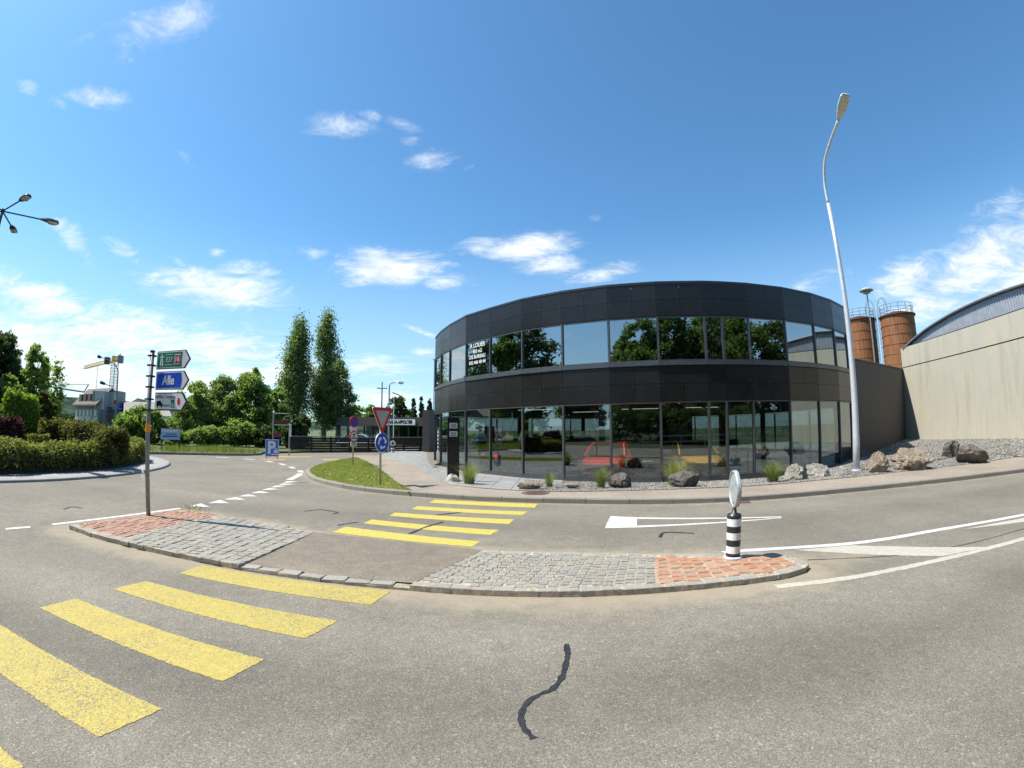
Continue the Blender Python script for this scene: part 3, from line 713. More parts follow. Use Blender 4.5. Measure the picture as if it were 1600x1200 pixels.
# far verge with its kerb
vf = [g(x, y, 0) for x, y in [(150, 709.5), (190, 709.5), (215, 709.8), (250, 710), (300, 711), (350, 712), (385, 712.2), (404, 711.5), (416, 709)]]
vf = [(-60, 6, 0), (-44, 16, 0)]+vf
vk = resample(vf, 1.0)
vkerb = bpy.data.objects.new('kerb', None); COL.objects.link(vkerb); tag(vkerb, kind='structure')
for a, b in zip(vk[:-1], vk[1:]):
    d = (b-a)[:2]; d /= np.linalg.norm(d); nn = np.array([-d[1], d[0]])*0.15
    MB().prism([tuple(a[:2]), tuple(b[:2]-d*.008), tuple(b[:2]-d*.008+nn), tuple(a[:2]+nn)], -0.1, 0.13).build('kerb_stone', M_KERB, vkerb)
verge_poly = [(p[0], p[1]) for p in side(vf, 0.151)]+[(-11.5, 33), (-10.5, 52), (-20, 110), (-140, 110), (-140, 6)]
verge = struct('verge', MB().prism(verge_poly, -0.05, 0.125), M_GROUND)
vb = []
for a, b in zip(vf[1:-1], vf[2:]):
    L = hypot(b[0]-a[0], b[1]-a[1])
    for _ in range(int(L*330)):
        t = random.random(); dd = 0.2+random.random()**1.3*6.0
        nx, ny = -(b[1]-a[1])/L, (b[0]-a[0])/L
        vb.append((a[0]+(b[0]-a[0])*t+nx*dd, a[1]+(b[1]-a[1])*t+ny*dd, 0.12))
blades('meadow_grass', vb, 0.34, 0.014, L_TALL, lean=0.3)

# hills beyond the town
def hill(name, pts, mat, depth=500):
    mb = MB(); b = []; t = []; far = []
    for (x, y, d) in pts:
        p = at(x, y, d); u = np.array(p[:2])/hypot(p[0], p[1]); b.append((p[0]-u[0]*d*.18, p[1]-u[1]*d*.18, -0.5)); t.append(p); far.append((p[0]+u[0]*depth, p[1]+u[1]*depth, -0.5))
    k = len(pts); mb.add(b+t+far, [(i, i+1, k+i+1, k+i) for i in range(k-1)]+[(k+i, k+i+1, 2*k+i+1, 2*k+i) for i in range(k-1)])
    o = struct(name, mb, mat, True); return o
hill('hill', [(-160, 628, 900), (-60, 618, 900), (40, 614, 900), (85, 619, 900), (120, 621, 900), (160, 622, 900), (190, 625, 900), (205, 628, 900), (215, 622, 900), (235, 627, 900), (260, 634, 900), (310, 645, 900), (420, 655, 900), (560, 662, 900), (760, 668, 900)], M_HILL)
hill('hill', [(-160, 640, 600), (0, 640, 600), (90, 642, 600), (130, 647, 600), (200, 648, 600), (300, 654, 600), (500, 663, 600)], M_HILL, 200)

# bank across the street behind the viewer (seen in the glass)
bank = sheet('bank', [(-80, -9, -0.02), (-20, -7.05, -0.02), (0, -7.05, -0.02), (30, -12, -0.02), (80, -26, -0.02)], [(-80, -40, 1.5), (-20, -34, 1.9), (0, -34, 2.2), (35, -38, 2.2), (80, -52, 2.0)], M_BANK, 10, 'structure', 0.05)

# ------------------------------------------------------------------ road markings (pieces of the road)
MZ = 0.0025
def patch(name, pts, mat, z=MZ, jit=0.006, step=0.06, parent=None):
    """painted area with slightly ragged edges, laid as a thin film"""
    out = []
    for a, b in zip(pts, pts[1:]+pts[:1]):
        L = hypot(b[0]-a[0], b[1]-a[1]); k = max(1, int(L/step))
        for i in range(k):
            t = i/k; out.append((a[0]+(b[0]-a[0])*t+random.uniform(-jit, jit), a[1]+(b[1]-a[1])*t+random.uniform(-jit, jit)))
    ar = sum(p[0]*q_[1]-q_[0]*p[1] for p, q_ in zip(out, out[1:]+out[:1]))
    if ar < 0: out = out[::-1]
    mb = MB().prism(out, z-0.002, z+0.001)
    return mb.build(name, mat, parent or road, world=True)
def gp(L, z=0.0): return [g(x, y, z)[:2] for x, y in L]
near = [[(280, 896), (316, 883.5), (611, 924), (580, 945)], [(176, 920.5), (228, 908), (528, 970), (478, 998)], [(62, 950), (119, 935.5), (414, 1031), (348, 1065)], [(-60, 985), (0, 966), (254, 1108), (154, 1152)]]
zb = [gp(q) for q in near]
b3, b4 = zb[2], zb[3]
b4[0] = (b4[3][0]+(b3[0][0]-b3[3][0]), b4[3][1]+(b3[0][1]-b3[3][1])); b4[1] = (b4[2][0]+(b3[1][0]-b3[2][0]), b4[2][1]+(b3[1][1]-b3[2][1]))
zb.append([(p[0]+p[0]-o_[0], p[1]+p[1]-o_[1]) for p, o_ in zip(b4, b3)])
for q in zb: patch('zebra_bar', q, M_YEL, jit=0.006, step=0.022)
for q in [[(678.7, 781), (840.6, 787.5), (836, 793.5), (671, 785.6)], [(652, 791), (824, 799.6), (816.6, 805), (643, 795.7)], [(617.5, 801), (803.4, 811.8), (795.6, 819), (608, 806)], [(581, 812), (780, 828.5), (766, 836), (568, 817.8)], [(540, 823), (749.6, 846), (738, 854.5), (519, 831.5)]]:
    patch('zebra_bar', gp(q), M_YEL2)
for q in [[(425, 712.6), (485, 713.2), (487, 714.8), (424, 714.2)], [(505, 717.2), (580, 718.6), (577, 720.8), (505, 719)]]:
    patch('zebra_bar', gp(q), M_YEL)
# lane arrow
patch('lane_marking', gp([(954, 806.6), (996, 808.5), (994.5, 824.3), (945, 825.4)]), M_WHT)
patch('lane_marking', gp([(996.4, 808.5), (1221, 807), (1221, 808.2), (996.2, 810.8)]), M_WHT)
patch('lane_marking', gp([(995, 821.5), (1221, 808.8), (1221, 809.6), (995, 824.3)]), M_WHT)
def ribbon(L, w): 
    a = side(L, w/2); b = side(L, -w/2); return [p[:2] for p in a]+[p[:2] for p in b[::-1]]
up_line = [g(x, y) for x, y in [(1130, 863.5), (1162, 860.5), (1235, 856), (1350, 847.2), (1475, 826.6), (1600, 804.5)]]; up_line = spline(up_line, 4)
for ln_ in (up_line,): e_ = (ln_[-1]-ln_[-3]); ln_.append(ln_[-1]+e_/np.linalg.norm(e_)*9)
patch('edge_line', ribbon(up_line, 0.13), M_WHT)
lo_line = [g(x, y) for x, y in [(1212, 917), (1334, 902), (1475, 873.5), (1600, 842)]]; lo_line = spline(lo_line, 4)
e_ = lo_line[-1]-lo_line[-3]; lo_line.append(lo_line[-1]+e_/np.linalg.norm(e_)*7)
patch('edge_line', ribbon(lo_line, 0.12), M_DWHT)
patch('hatch_stripe', gp([(1241, 859.5), (1331, 852.3), (1541, 855), (1475, 869), (1369, 867)]), M_DWHT)
h2 = gp([(1600, 812), (1569, 815), (1503, 827.3), (1600, 824.5)]); h2 = [(h2[0][0]+3.0, h2[0][1]-.55)]+h2[1:3]+[(h2[3][0]+2.4, h2[3][1]-.5)]
patch('hatch_stripe', h2, M_DWHT)
patch('edge_line', gp([(80, 818.6), (279, 793.8), (284, 795), (84, 820.6)]), M_WHT)
patch('dash', gp([(8, 825.6), (46, 822.4), (48, 824.6), (9, 828)]), M_WHT)
for q in [[(297, 791.2), (313.6, 786.8), (328, 792.3)], [(325, 786.2), (344.5, 781.4), (358, 786.3)], [(350, 780.3), (369, 776.8), (383, 781)], [(372, 775.6), (387.6, 772.4), (403, 775.7)], [(391.6, 770.9), (406, 767.3), (422, 770)], [(408.7, 765.8), (421, 762.7), (436.5, 764.7)], [(422.5, 761.9), (430.6, 758.9), (447, 760.1)], [(434, 758.5), (442, 755.7), (462, 756.6)], [(442, 754.9), (448.5, 752), (466.5, 752.8)]]:
    patch('give_way_tooth', gp(q), M_WHT)
arc = [g(x, y) for x, y in [(452, 749.8), (462, 745), (468.6, 740.6), (470, 737), (466, 734), (459, 731.6), (449, 727.8), (440, 725.2), (428, 722.4), (410, 719.7), (385, 717.2), (355, 715.2), (320, 713.6), (285, 712.6)]]
arc = resample(spline(arc, 8), 0.1)
patch('dash', ribbon(arc[0:22], 0.22), M_WHT)
i = 26
while i+9 < len(arc): patch('dash', ribbon(arc[i:i+9], 0.2), M_WHT); i += 18
# sealed cracks
def crack(L, w, name='tar_seal', z=MZ+0.001, mat=M_TAR):
    Lw = spline([g(x, y) for x, y in L], 5); w = [w*random.uniform(0.7, 1.3) for _ in Lw]
    a = []; b = []
    for p, q_, ww, c_ in zip(side(Lw, 1), side(Lw, -1), w, Lw):
        d = (np.array(p[:2])-c_[:2])*ww/2; a.append((c_[0]+d[0], c_[1]+d[1])); b.append((c_[0]-d[0], c_[1]-d[1]))
    patch(name, a+b[::-1], mat, z, jit=0.0045, step=0.018)
crack([(886, 1007), (886, 1029), (878, 1058), (863, 1077), (842, 1086), (824, 1098), (814, 1118), (818, 1137), (834, 1155)], 0.036)
crack([(1031, 840), (1036, 833), (1050, 832), (1085, 833.5)], 0.05)
crack([(640, 834), (665, 824), (692, 816)], 0.05, z=MZ+.0025)
crack([(682, 805), (699, 803), (719, 801)], 0.06, z=MZ+.0025)
crack([(476, 799), (500, 796.6), (527, 800.5), (521, 803)], 0.05)
crack([(528, 821), (545, 818), (559, 816)], 0.05)
crack([(100, 796), (112, 792), (128, 794)], 0.06)
crack([(1262, 875), (1310, 873), (1420, 866), (1520, 848), (1600, 826)], 0.022, z=0.0012)
crack([(420, 752), (470, 754), (484, 752.5)], 0.035, z=0.0018)
patch('drain_grate', gp([(1137, 781.3), (1170, 780.2), (1173, 786), (1141, 787.3)]), M_RUST, z=0.008, jit=0)

# cover in the pavement
mc = g(837, 770.5, WZ); t = thing('manhole_cover', 'round brown iron manhole cover set in the pavement before the showroom', 'manhole cover', mc)
MB().lathe([(0.34, 0.0), (0.34, 0.006)], seg=28).build('rim', M_RUST, t); mbm = MB().lathe([(0.29, 0.0), (0.29, 0.010)], seg=28)
for i in range(-3, 4): mbm.box((0, i*0.07, 0.011), (2*math.sqrt(.26**2-(i*.07)**2)*.9, .03, .006))
mbm.build('lid', M_IRON, t)

# ------------------------------------------------------------------ traffic island: raised paved ends, every stone a piece
def cobble_mesh(name, seed, mat, flat=0.2):
    rn = random.Random(seed); mb = MB(); j = lambda a: rn.uniform(-a, a)
    b = [(-.5, -.5), (.5, -.5), (.5, .5), (-.5, .5)]
    r0 = [(x+j(.03), y+j(.03), -1.0) for x, y in b]; r1 = [(p[0], p[1], -.13+j(.06)) for p in r0]
    r2 = [(x*.86+j(.04), y*.86+j(.04), j(.08)) for x, y in b]
    mb.add(r0+r1+r2, [(i, (i+1) % 4, 4+(i+1) % 4, 4+i) for i in range(4)]+[(4+i, 4+(i+1) % 4, 8+(i+1) % 4, 8+i) for i in range(4)]+[(8, 9, 10, 11)])
    return mb.mesh(name, mat)
COBM = [cobble_mesh('cobble', s, M_COB) for s in range(6)]
BRKM = [cobble_mesh('brick', s+20, M_BRK) for s in range(5)]
BRKM2 = [cobble_mesh('brick', s+40, M_BRK2) for s in range(5)]
SETM = [cobble_mesh('sett', s+60, M_SETT) for s in range(5)]
def stone_at(meshes, name, x, y, z, sx_, sy_, rz, parent):
    o = bpy.data.objects.new(name, random.choice(meshes)); COL.objects.link(o); o.parent = parent
    o.location = (x, y, z+random.uniform(-.004, .004)); o.rotation_euler = (random.uniform(-.03, .03), random.uniform(-.03, .03), rz+random.uniform(-.07, .07)); o.scale = (sx_, sy_, 0.05); return o
def shrink(poly, d):
    return [p[:2] for p in side(list(poly)+[poly[0]], d)[:-1]]
def pave(quad, cols, meshes, name, parent, clip=None, z=IZ, rows=None, gap=0.008, avoid=()):
    """courses between four corners p00,p10,p11,p01 with each course staggered"""
    p00, p10, p11, p01 = [np.array(p[:2]) for p in quad]
    nx, ny = cols
    for i in range(nx):
        off = random.random()
        for jx in range(-1, ny+1):
            v0 = (jx+off)/ny; v1 = v0+1.0/ny; v0 = max(v0, 0.0); v1 = min(v1, 1.0)
            if v1-v0 < 0.35/ny: continue
            u = (i+.5)/nx; v = (v0+v1)/2
            f = lambda u, v: (p00*(1-u)+p10*u)*(1-v)+(p01*(1-u)+p11*u)*v
            c_ = f(u, v); du = f((i+1)/nx, v)-f(i/nx, v); dv = f(u, v1)-f(u, v0)
            if clip and not inside(c_, clip): continue
            if any(hypot(c_[0]-a[0], c_[1]-a[1]) < a[2] for a in avoid): continue
            L1, L2 = np.linalg.norm(du), np.linalg.norm(dv); rz = atan2(du[1], du[0])
            sn = abs(du[0]*dv[1]-du[1]*dv[0])/(L1*L2)
            stone_at(meshes, name, c_[0], c_[1], z, L1*random.uniform(.95, 1.0)-gap, L2*sn*random.uniform(.95, 1.0)-gap, rz, parent)
def edging_stones(line, parent, L=0.24, w=0.135, z=IZ-.005, meshes=SETM, mx=999):
    pts = resample(line, L); k = 0
    for a, b in zip(pts[:-1], pts[1:]):
        d = (b-a)[:2]; l = np.linalg.norm(d); d /= l; nn = np.array([-d[1], d[0]]); c_ = (a+b)[:2]/2+nn*w/2
        stone_at(meshes, 'edging_stone', c_[0], c_[1], z, l-0.012, w-.006, atan2(d[1], d[0]), parent)
iR = bpy.data.objects.new('traffic_island', None); COL.objects.link(iR); iR.location = (1.5, 5.2, 0); tag(iR, kind='structure')
iL = bpy.data.objects.new('traffic_island', None); COL.objects.link(iL); iL.location = (-5, 6.2, 0); tag(iL, kind='structure')
def inv(parent):
    for o in parent.children: o.matrix_parent_inverse = parent.matrix_basis.inverted()
kA = isl_near.index((640, 913)); kB = isl_near.index((370, 881))
# right (front) end
nearR = near_w[kA:]; outR = [p[:2] for p in nearR]+[p[:2] for p in far_w[1:]]
MB().prism(outR, -0.03, IZ-0.009).build('mortar_bed', M_MORT, iR)
rl = spline(nearR, 5); edging_stones(rl, iR, 0.21, 0.125)
fl = spline(far_w, 5); edging_stones(fl, iR, 0.2, 0.11)
innerR = [p[:2] for p in side(rl, 0.13)]+[p[:2] for p in side(fl, 0.115)]
q00, q10, q11, q01 = near_w[kA], g(1024, 917, IZ), g(1022, 864.5, IZ), far_w[-1]
pave((q00, q10, q11, q01), (22, 13), COBM, 'cobble', iR, innerR)
pave((g(1027, 917, IZ), (3.72, 4.05), (3.75, 5.85), g(1024, 864.5, IZ)), (15, 9), BRKM, 'brick', iR, [p[:2] for p in innerR], avoid=[(2.71, 5.23, .17)])
inv(iR)
# left (rear) end
nearL = near_w[:kB+1]; outL = [p[:2] for p in nearL]+[p[:2] for p in leftfar_w[:-1]]
MB().prism(outL, -0.03, IZ-0.009).build('mortar_bed', M_MORT, iL)
ll = spline(nearL, 5); edging_stones(ll, iL, 0.34, 0.15)
lf = spline(leftfar_w, 5)
innerL = [p[:2] for p in side(ll, 0.16)]+[p[:2] for p in side(lf, 0.04)]
G0, G1, G2, G3 = g(190, 843, IZ), g(372, 879, IZ), g(495, 832, IZ), g(306, 808, IZ)
redpoly = [g(x, y, IZ)[:2] for x, y in [(112, 820), (190, 841), (235, 828), (300, 812.5), (345, 806), (300, 796), (272, 796.5)]]
greypoly = [g(x, y, IZ)[:2] for x, y in [(193, 843.5), (372, 881), (495, 832), (440, 821), (400, 813), (348, 806.5), (303, 813), (237, 828.5)]]
pave((g(160, 850, IZ), g(385, 897, IZ), g(540, 828, IZ), g(310, 795, IZ)), (17, 22), COBM, 'cobble', iL, greypoly)
pave((g(90, 824, IZ), g(210, 850, IZ), g(360, 808, IZ), g(262, 788, IZ)), (17, 14), BRKM2, 'brick', iL, redpoly, avoid=[(g(232, 805, IZ)[0], g(232, 805, IZ)[1], .06)])
inv(iL)
# asphalt crossing between the two ends, with the setts carried along its edge
crossing = near_w[kB:kA+1]; cr = [p[:2] for p in crossing]+[g(757, 859.5, 0)[:2], g(640, 846, 0)[:2], g(497, 831.5, 0)[:2]]
nb, na = crossing, [g(491, 831.5, 0.06), g(512, 833.5, 0.045), g(560, 839, .014), g(640, 847, 0.010), g(700, 854, .012), g(742, 858, .045), g(755, 859.5, 0.06)]
ref = strip('crossing', [(p[0], p[1]+.02, 0.045) for p in side(nb, 0.10)], na, M_ASPH2, 30, 14); setattrs(ref, lambda c: 0.25+0.2*np.exp(-(edge_dist(c[:, :2], [p[:2] for p in crossing], False)/.4)**2), lambda c: np.full(len(c), 0.45))
MB().prism([p[:2] for p in crossing]+[p[:2] for p in side(crossing, 0.16)][::-1], -0.03, 0.028).build('mortar_bed', M_MORT, iL, world=True)
k0 = set(iL.children); edging_stones(spline(crossing, 5), iL, 0.27, 0.14, 0.045)
for o in set(iL.children)-k0: o.matrix_parent_inverse = iL.matrix_basis.inverted()
# weeds in the joints
def weed(x, y, z, nb_, h, label, spread=0.12):
    pts = np.stack([RNG.normal(x, spread, nb_), RNG.normal(y, spread*.5, nb_), np.full(nb_, z)], 1)
    o = blades('weed', pts, h, 0.009, L_TALL, lean=0.8, kind='stuff'); o['label'] = label; return o
w = g(970, 924, 0); weed(w[0], w[1], 0.0, 70, 0.07, 'small green weed growing at the edging of the paved island', 0.09)
w = g(1003, 923, 0); weed(w[0], w[1], 0.0, 25, 0.05, 'tiny weed tuft beside the red pavers of the island', 0.04)
w = g(304, 796, 0); weed(w[0], w[1], 0.02, 70, 0.08, 'yellowish weed patch behind the red paved island end', 0.2)
# ------------------------------------------------------------------ the round showroom
Z = dict(base=-0.16, gf0=-0.06, gf1=2.53, b0=2.545, b1=3.77, led0=3.785, led1=3.93, u0=3.935, u1=5.50, f0=5.515, f1=6.70, cap=6.78)
CC = np.array([7.3, 26.3])
a1 = atan2(V[15][1]-CC[1], V[15][0]-CC[0]); a0 = atan2(V[0][1]-CC[1], V[0][0]-CC[0]) % (2*pi)
r1 = hypot(V[15][0]-CC[0], V[15][1]-CC[1]); r0 = hypot(V[0][0]-CC[0], V[0][1]-CC[1]); NB_ = 14
BACK = []
for i in range(1, NB_):
    t = i/NB_; a = a1+(a0-a1)*t; rr = r1+(r0-r1)*t; BACK.append((CC[0]+rr*cos(a), CC[1]+rr*sin(a)))
RING = V+BACK; NR = len(RING)
show = thing('car_showroom', 'round two storey black clad car showroom with bands of mirror glass', 'building', (CC[0], CC[1], 0))
def bay(mb, i, s0, s1, z0, z1, o0, o1, mi=0):
    p = np.array(RING[i]); q_ = np.array(RING[(i+1) % NR]); d = q_-p; L = np.linalg.norm(d); d /= L; nn = np.array([d[1], -d[0]])
    c = [p+d*s0+nn*o0, p+d*s1+nn*o0, p+d*s1+nn*o1, p+d*s0+nn*o1]
    a = sum(c[k][0]*c[(k+1) % 4][1]-c[(k+1) % 4][0]*c[k][1] for k in range(4))
    if a < 0: c = c[::-1]
    return mb.prism([tuple(k) for k in c], z0, z1, mi)
def frame(i, s0, s1, z0, z1, ws, wb, wt, o0, o1):
    p = np.array(RING[i]); q_ = np.array(RING[(i+1) % NR]); d = q_-p; d /= np.linalg.norm(d); nn = np.array([d[1], -d[0]])
    vs = []
    for o_ in (o1, o0):
        for (s, z) in ((s0, z0), (s1, z0), (s1, z1), (s0, z1), (s0+ws, z0+wb), (s1-ws, z0+wb), (s1-ws, z1-wt), (s0+ws, z1-wt)):
            r = p+d*s+nn*o_; vs.append((r[0], r[1], z))
    fs = []
    for k in range(4):
        a, b = k, (k+1) % 4
        fs += [(a, b, 4+b, 4+a), (8+b, 8+a, 12+a, 12+b), (b, a, 8+a, 8+b), (4+a, 4+b, 12+b, 12+a)]
    return MB().add(vs, fs)
def bl(i): return hypot(RING[(i+1) % NR][0]-RING[i][0], RING[(i+1) % NR][1]-RING[i][1])
def P_(name, mb, mat, parent=None, **k): return mb.build(name, mat, parent or show, world=True, **k)
riv = MB()
for i in range(NR):
    L = bl(i); front = i < 15
    k = max(1, round(L/0.85)) if front else 1
    for (z0, z1) in ((Z['b0'], Z['b1']), (Z['f0'], Z['f1'])):
        zm = z0+(z1-z0)*0.5
        for j in range(k):
            for (u, v) in (((z0, zm), (zm, z1)) if front else ((z0, z1),)):
                P_('fascia_panel', bay(MB(), i, L*j/k+0.004, L*(j+1)/k-0.004, u+0.004, v-0.004, 0.035, 0.055), M_CLAD)
                if front:
                    for ss in (0.07, L/k-0.07):
                        zz = v-.07 if u == z0 else u+.07; bay(riv, i, L*j/k+ss-.012, L*j/k+ss+.012, zz-.012, zz+.012, 0.05, 0.059)
    P_('window_pane', bay(MB(), i, 0.03, L-0.03, Z['u0']+.04, Z['u1']-.03, -0.006, 0.006), M_GLASS)
    P_('window_pane', bay(MB(), i, 0.035, L-0.035, Z['gf0']+.05, Z['gf1']-.03, -0.006, 0.006), M_GLASSG if front else M_GLASSF)
    for (z0, z1, wb, wt) in ((Z['gf0'], Z['gf1'], .055, .035), (Z['u0'], Z['u1'], .045, .035)):
        P_('window_frame', frame(i, .03, L-.03, z0, z1, .012, wb, wt, -.05, .045), M_ANTH)
    for (z0, z1) in ((Z['b0'], Z['b1']), (Z['f0'], Z['f1'])):
        pv_ = RING[i]; p0_ = np.array(RING[i-1]); p2_ = np.array(RING[(i+1) % NR]); dd_ = p2_-p0_; dn_ = np.array([dd_[1], -dd_[0]])/np.linalg.norm(dd_)
        P_('corner_trim', MB().box((pv_[0]+dn_[0]*.035, pv_[1]+dn_[1]*.035, (z0+z1)/2), (.02, .03, z1-z0-.004), atan2(dd_[1], dd_[0])), M_CLAD)
    P_('ledge', bay(MB(), i, 0.0, L, Z['led0'], Z['led1'], -0.10, 0.10), M_ANTH)
    P_('plinth', bay(MB(), i, 0.0, L, Z['base']-.25, Z['gf0']-.003, -0.08, 0.05), M_ANTH)
    P_('roof_edge', bay(MB(), i, -0.002, L+.002, Z['f1']+.005, Z['cap'], -0.25, 0.075), M_DKMET)
    for (z0, z1) in ((Z['gf0'], Z['gf1']), (Z['u0'], Z['u1'])):
        p = RING[i]; p0 = np.array(RING[i-1]); p2 = np.array(RING[(i+1) % NR]); d = p2-p0; rz = atan2(d[1], d[0])
        P_('mullion', MB().box((p[0], p[1], (z0+z1)/2), (0.055, 0.13, z1-z0-.01), rz), M_ANTH)
tag(P_('rivet_heads', riv, M_ANTH), kind='stuff')
def inset(k): return [tuple(CC+(np.array(p)-CC)*k) for p in RING]
P_('floor', MB().prism(inset(0.99), -0.30, -0.12), M_FLOOR)
P_('ceiling', MB().prism(inset(0.985), 2.58, 3.70), M_CEIL)
P_('upper_ceiling', MB().prism(inset(0.985), 5.53, 6.60), M_CEIL)
for a in np.linspace(0.3, 2*pi+.3, 9)[:-1]:
    P_('column', MB().lathe([(0.14, -0.115), (0.14, 2.575)], (CC[0]+7.2*cos(a), CC[1]+7.2*sin(a), 0), 14), M_INW)
P_('stair_core', MB().box((CC[0]+1.5, CC[1]+2.0, 1.23), (4.6, 2.6, 2.68), 0.3), M_INW)
P_('upper_core', MB().box((CC[0], CC[1], 4.62), (9, 8, 1.6), 0.3), M_INW)
for xx, dd_, rz_ in ((835, 19.6, -.6), (1000, 20.2, -.3), (1095, 20.5, -.1), (920, 22.5, -.4)):
    q_ = at(xx, 640, dd_); lf_ = P_('ceiling_lamp', MB().box((q_[0], q_[1], 2.545), (1.7, .18, .05), rz_), M_ANTH)
    MB().box((q_[0], q_[1], 2.508), (1.6, .13, .015), rz_).build('tube', M_TUBE, lf_, world=True)
for xx, dd_, pw in ((925, 17.6, 120), (958, 17.3, 160), (985, 17.6, 120), (1068, 17.2, 110), (1100, 17.4, 90)):  # added spot lamps, unseen, to brighten the cars behind the glass
    q_ = at(xx, 640, dd_); sp_ = P_('added_spot', MB().lathe([(.085, 2.36), (.085, 2.55), (.03, 2.575)], (q_[0], q_[1], 0), 12, cap=False), M_ANTH)
    ld_ = bpy.data.lights.new('added_spot_light', 'SPOT'); ld_.energy = pw; ld_.spot_size = radians(75); ld_.spot_blend = .6; ld_.color = (1, .93, .82); ld_.shadow_soft_size = .05
    lo_ = bpy.data.objects.new('added_spot_light', ld_); COL.objects.link(lo_); lo_.location = (q_[0], q_[1], 2.42); attach(lo_, sp_, True)
# lettering on the third upper window
def on_bay(i, s, z, off=0.012):
    p = np.array(RING[i]); q_ = np.array(RING[i+1]); d = q_-p; L = np.linalg.norm(d); d /= L; nn = np.array([d[1], -d[0]])
    r = p+d*L*s+nn*off; return (r[0], r[1], z), atan2(d[1], d[0])
for z, b, sz in ((5.30, 'A LOUER', .27), (5.04, '450 m2', .22), (4.80, 'DE BUREAU', .22), (4.55, '032 466 40 44', .205)):
    loc, rz = on_bay(3, 0.46, z); text('window_lettering', b, sz, M_WHITE, show, loc, rz=rz, sx=.95, bold=.006, world=True)
for z in (1.35, 1.05, .8, .55):
    loc, rz = on_bay(0, 0.5, z); 
# vertical letters on the entrance pane at far left
for k_, ch in enumerate('GARAGE'):
    loc, rz = on_bay(0, 0.55, 1.55-k_*.2); MB().box(loc, (.16, .01, .13), rz).build('door_lettering', M_WHITE, show, world=True)

# dark totem at the entrance
p = g(708, 753, -0.02); tz = at(708, 652.5, hypot(p[0], p[1]))[2]
t = thing('totem_sign', 'tall slim black totem sign with two white plates at the showroom entrance', 'sign', (p[0], p[1], -0.05), radians(12))
h = tz+0.05
mb = MB().box((0, 0, h/2), (.38, .16, h)); mb.build('body', M_BLACK, t)
MB().box((0, -.10, h/2), (.30, .025, h-.08)).build('front_panel', M_BLACK, t)
for zz, hh, lab in ((h-.26, .17, 'logo'), (h-.52, .17, 'logo')):
    o = MB().box((-.0, -.117, zz), (.25, .008, hh)).build('name_plate', M_GREYW, t)
    b1_ = MB()
    for q_ in range(4): b1_.box((-.07+q_*.045, -.123, zz+.02), (.03, .003, .05))
    b1_.box((0, -.123, zz-.045), (.19, .003, .025)); b1_.build('lettering', M_DKMET, o)

# ------------------------------------------------------------------ link wall and concrete hall
conn = thing('link_wall', 'dark brown grey rendered wall joining the showroom to the concrete hall', 'wall', (CB[0], CB[1], 0))
czt = at(1385, 578, 30)[2]
c0 = (V[15][0]+.35, V[15][1]+1.2); c1 = (WL[0]+.10, WL[1]+.05)
zt = at(1407, 578, WD)[2]
MB().hexa([(c0[0], c0[1], -.6), (c1[0], c1[1], -.6), (c1[0]+.2, c1[1]+.6, -.6), (c0[0]+.1, c0[1]+.6, -.6)], [(c0[0], c0[1], zt), (c1[0], c1[1], zt), (c1[0]+.2, c1[1]+.6, zt), (c0[0]+.1, c0[1]+.6, zt)]).build('wall_face', M_CONN, conn, world=True)
MB().hexa([(c0[0]-.05, c0[1]-.06, zt+.004), (c1[0], c1[1]-.06, zt+.004), (c1[0]+.2, c1[1]+.66, zt+.004), (c0[0]+.1, c0[1]+.66, zt+.004)], [(c0[0]-.05, c0[1]-.06, zt+.07), (c1[0], c1[1]-.06, zt+.07), (c1[0]+.2, c1[1]+.66, zt+.07), (c0[0]+.1, c0[1]+.66, zt+.07)]).build('coping', M_DKMET, conn, world=True)
hall = thing('concrete_hall', 'pale board marked concrete hall with an arched corrugated gable', 'building', (WL[0], WL[1], 0))
def wq(s, off): return (WL[0]+wdir[0]*s-wnorm[0]*off, WL[1]+wdir[1]*s-wnorm[1]*off)
WLEN = 16.6; JZ = 4.86
def wallbox(s0, s1, o0, o1, z0, z1): 
    c = [wq(s0, o0), wq(s1, o0), wq(s1, o1), wq(s0, o1)]
    if sum(c[k][0]*c[(k+1) % 4][1]-c[(k+1) % 4][0]*c[k][1] for k in range(4)) < 0: c = c[::-1]
    return MB().prism(c, z0, z1)
PWn = 6
bnds = [0, 6.55, 12.4, WLEN]
for s0, s1 in zip(bnds[:-1], bnds[1:]): wallbox(s0+.004, s1-.004, 0, .35, -.5, JZ-.03).build('concrete_panel', M_CONC, hall, world=True)
wallbox(0, WLEN, 0.0, .35, JZ+.03, WTOP).build('concrete_upper_wall', M_CONC, hall, world=True)
wallbox(0.02, WLEN-.02, .06, .33, JZ-.028, JZ+.028).build('joint', M_DKMET, hall, world=True)
# side walls so that the hall has its depth
for s in (0.0, WLEN-.35): wallbox(s, s+.35, .353, 30, -.5, WTOP-.02).build('side_wall', M_CONC, hall, world=True)
arcp = [(0.25, 5.95), (0.75, 6.13), (1.73, 6.42), (3.12, 6.72), (4.98, 6.97), (6.67, 7.09), (8.3, 7.13)]
arcp += [(16.6-s, z) for s, z in arcp[-2::-1]]
A_ = [tuple(q_) for q_ in spline(arcp, 6)]
def arcz(s): return float(np.interp(s, [q_[0] for q_ in A_], [q_[1] for q_ in A_]))
gb_ = MB(); ns = 180; prev = None
for i in range(ns+1):
    s = 0.3+(WLEN-.6)*i/ns; o_ = .20 if i % 2 else .155
    cur = [(*wq(s, o_), WTOP+.01), (*wq(s, o_), max(WTOP+.012, arcz(s)-.03))]
    if prev: gb_.add(prev+cur, [(0, 2, 3, 1)])
    prev = cur
gb_.build('corrugated_gable', M_CORR, hall, world=True)
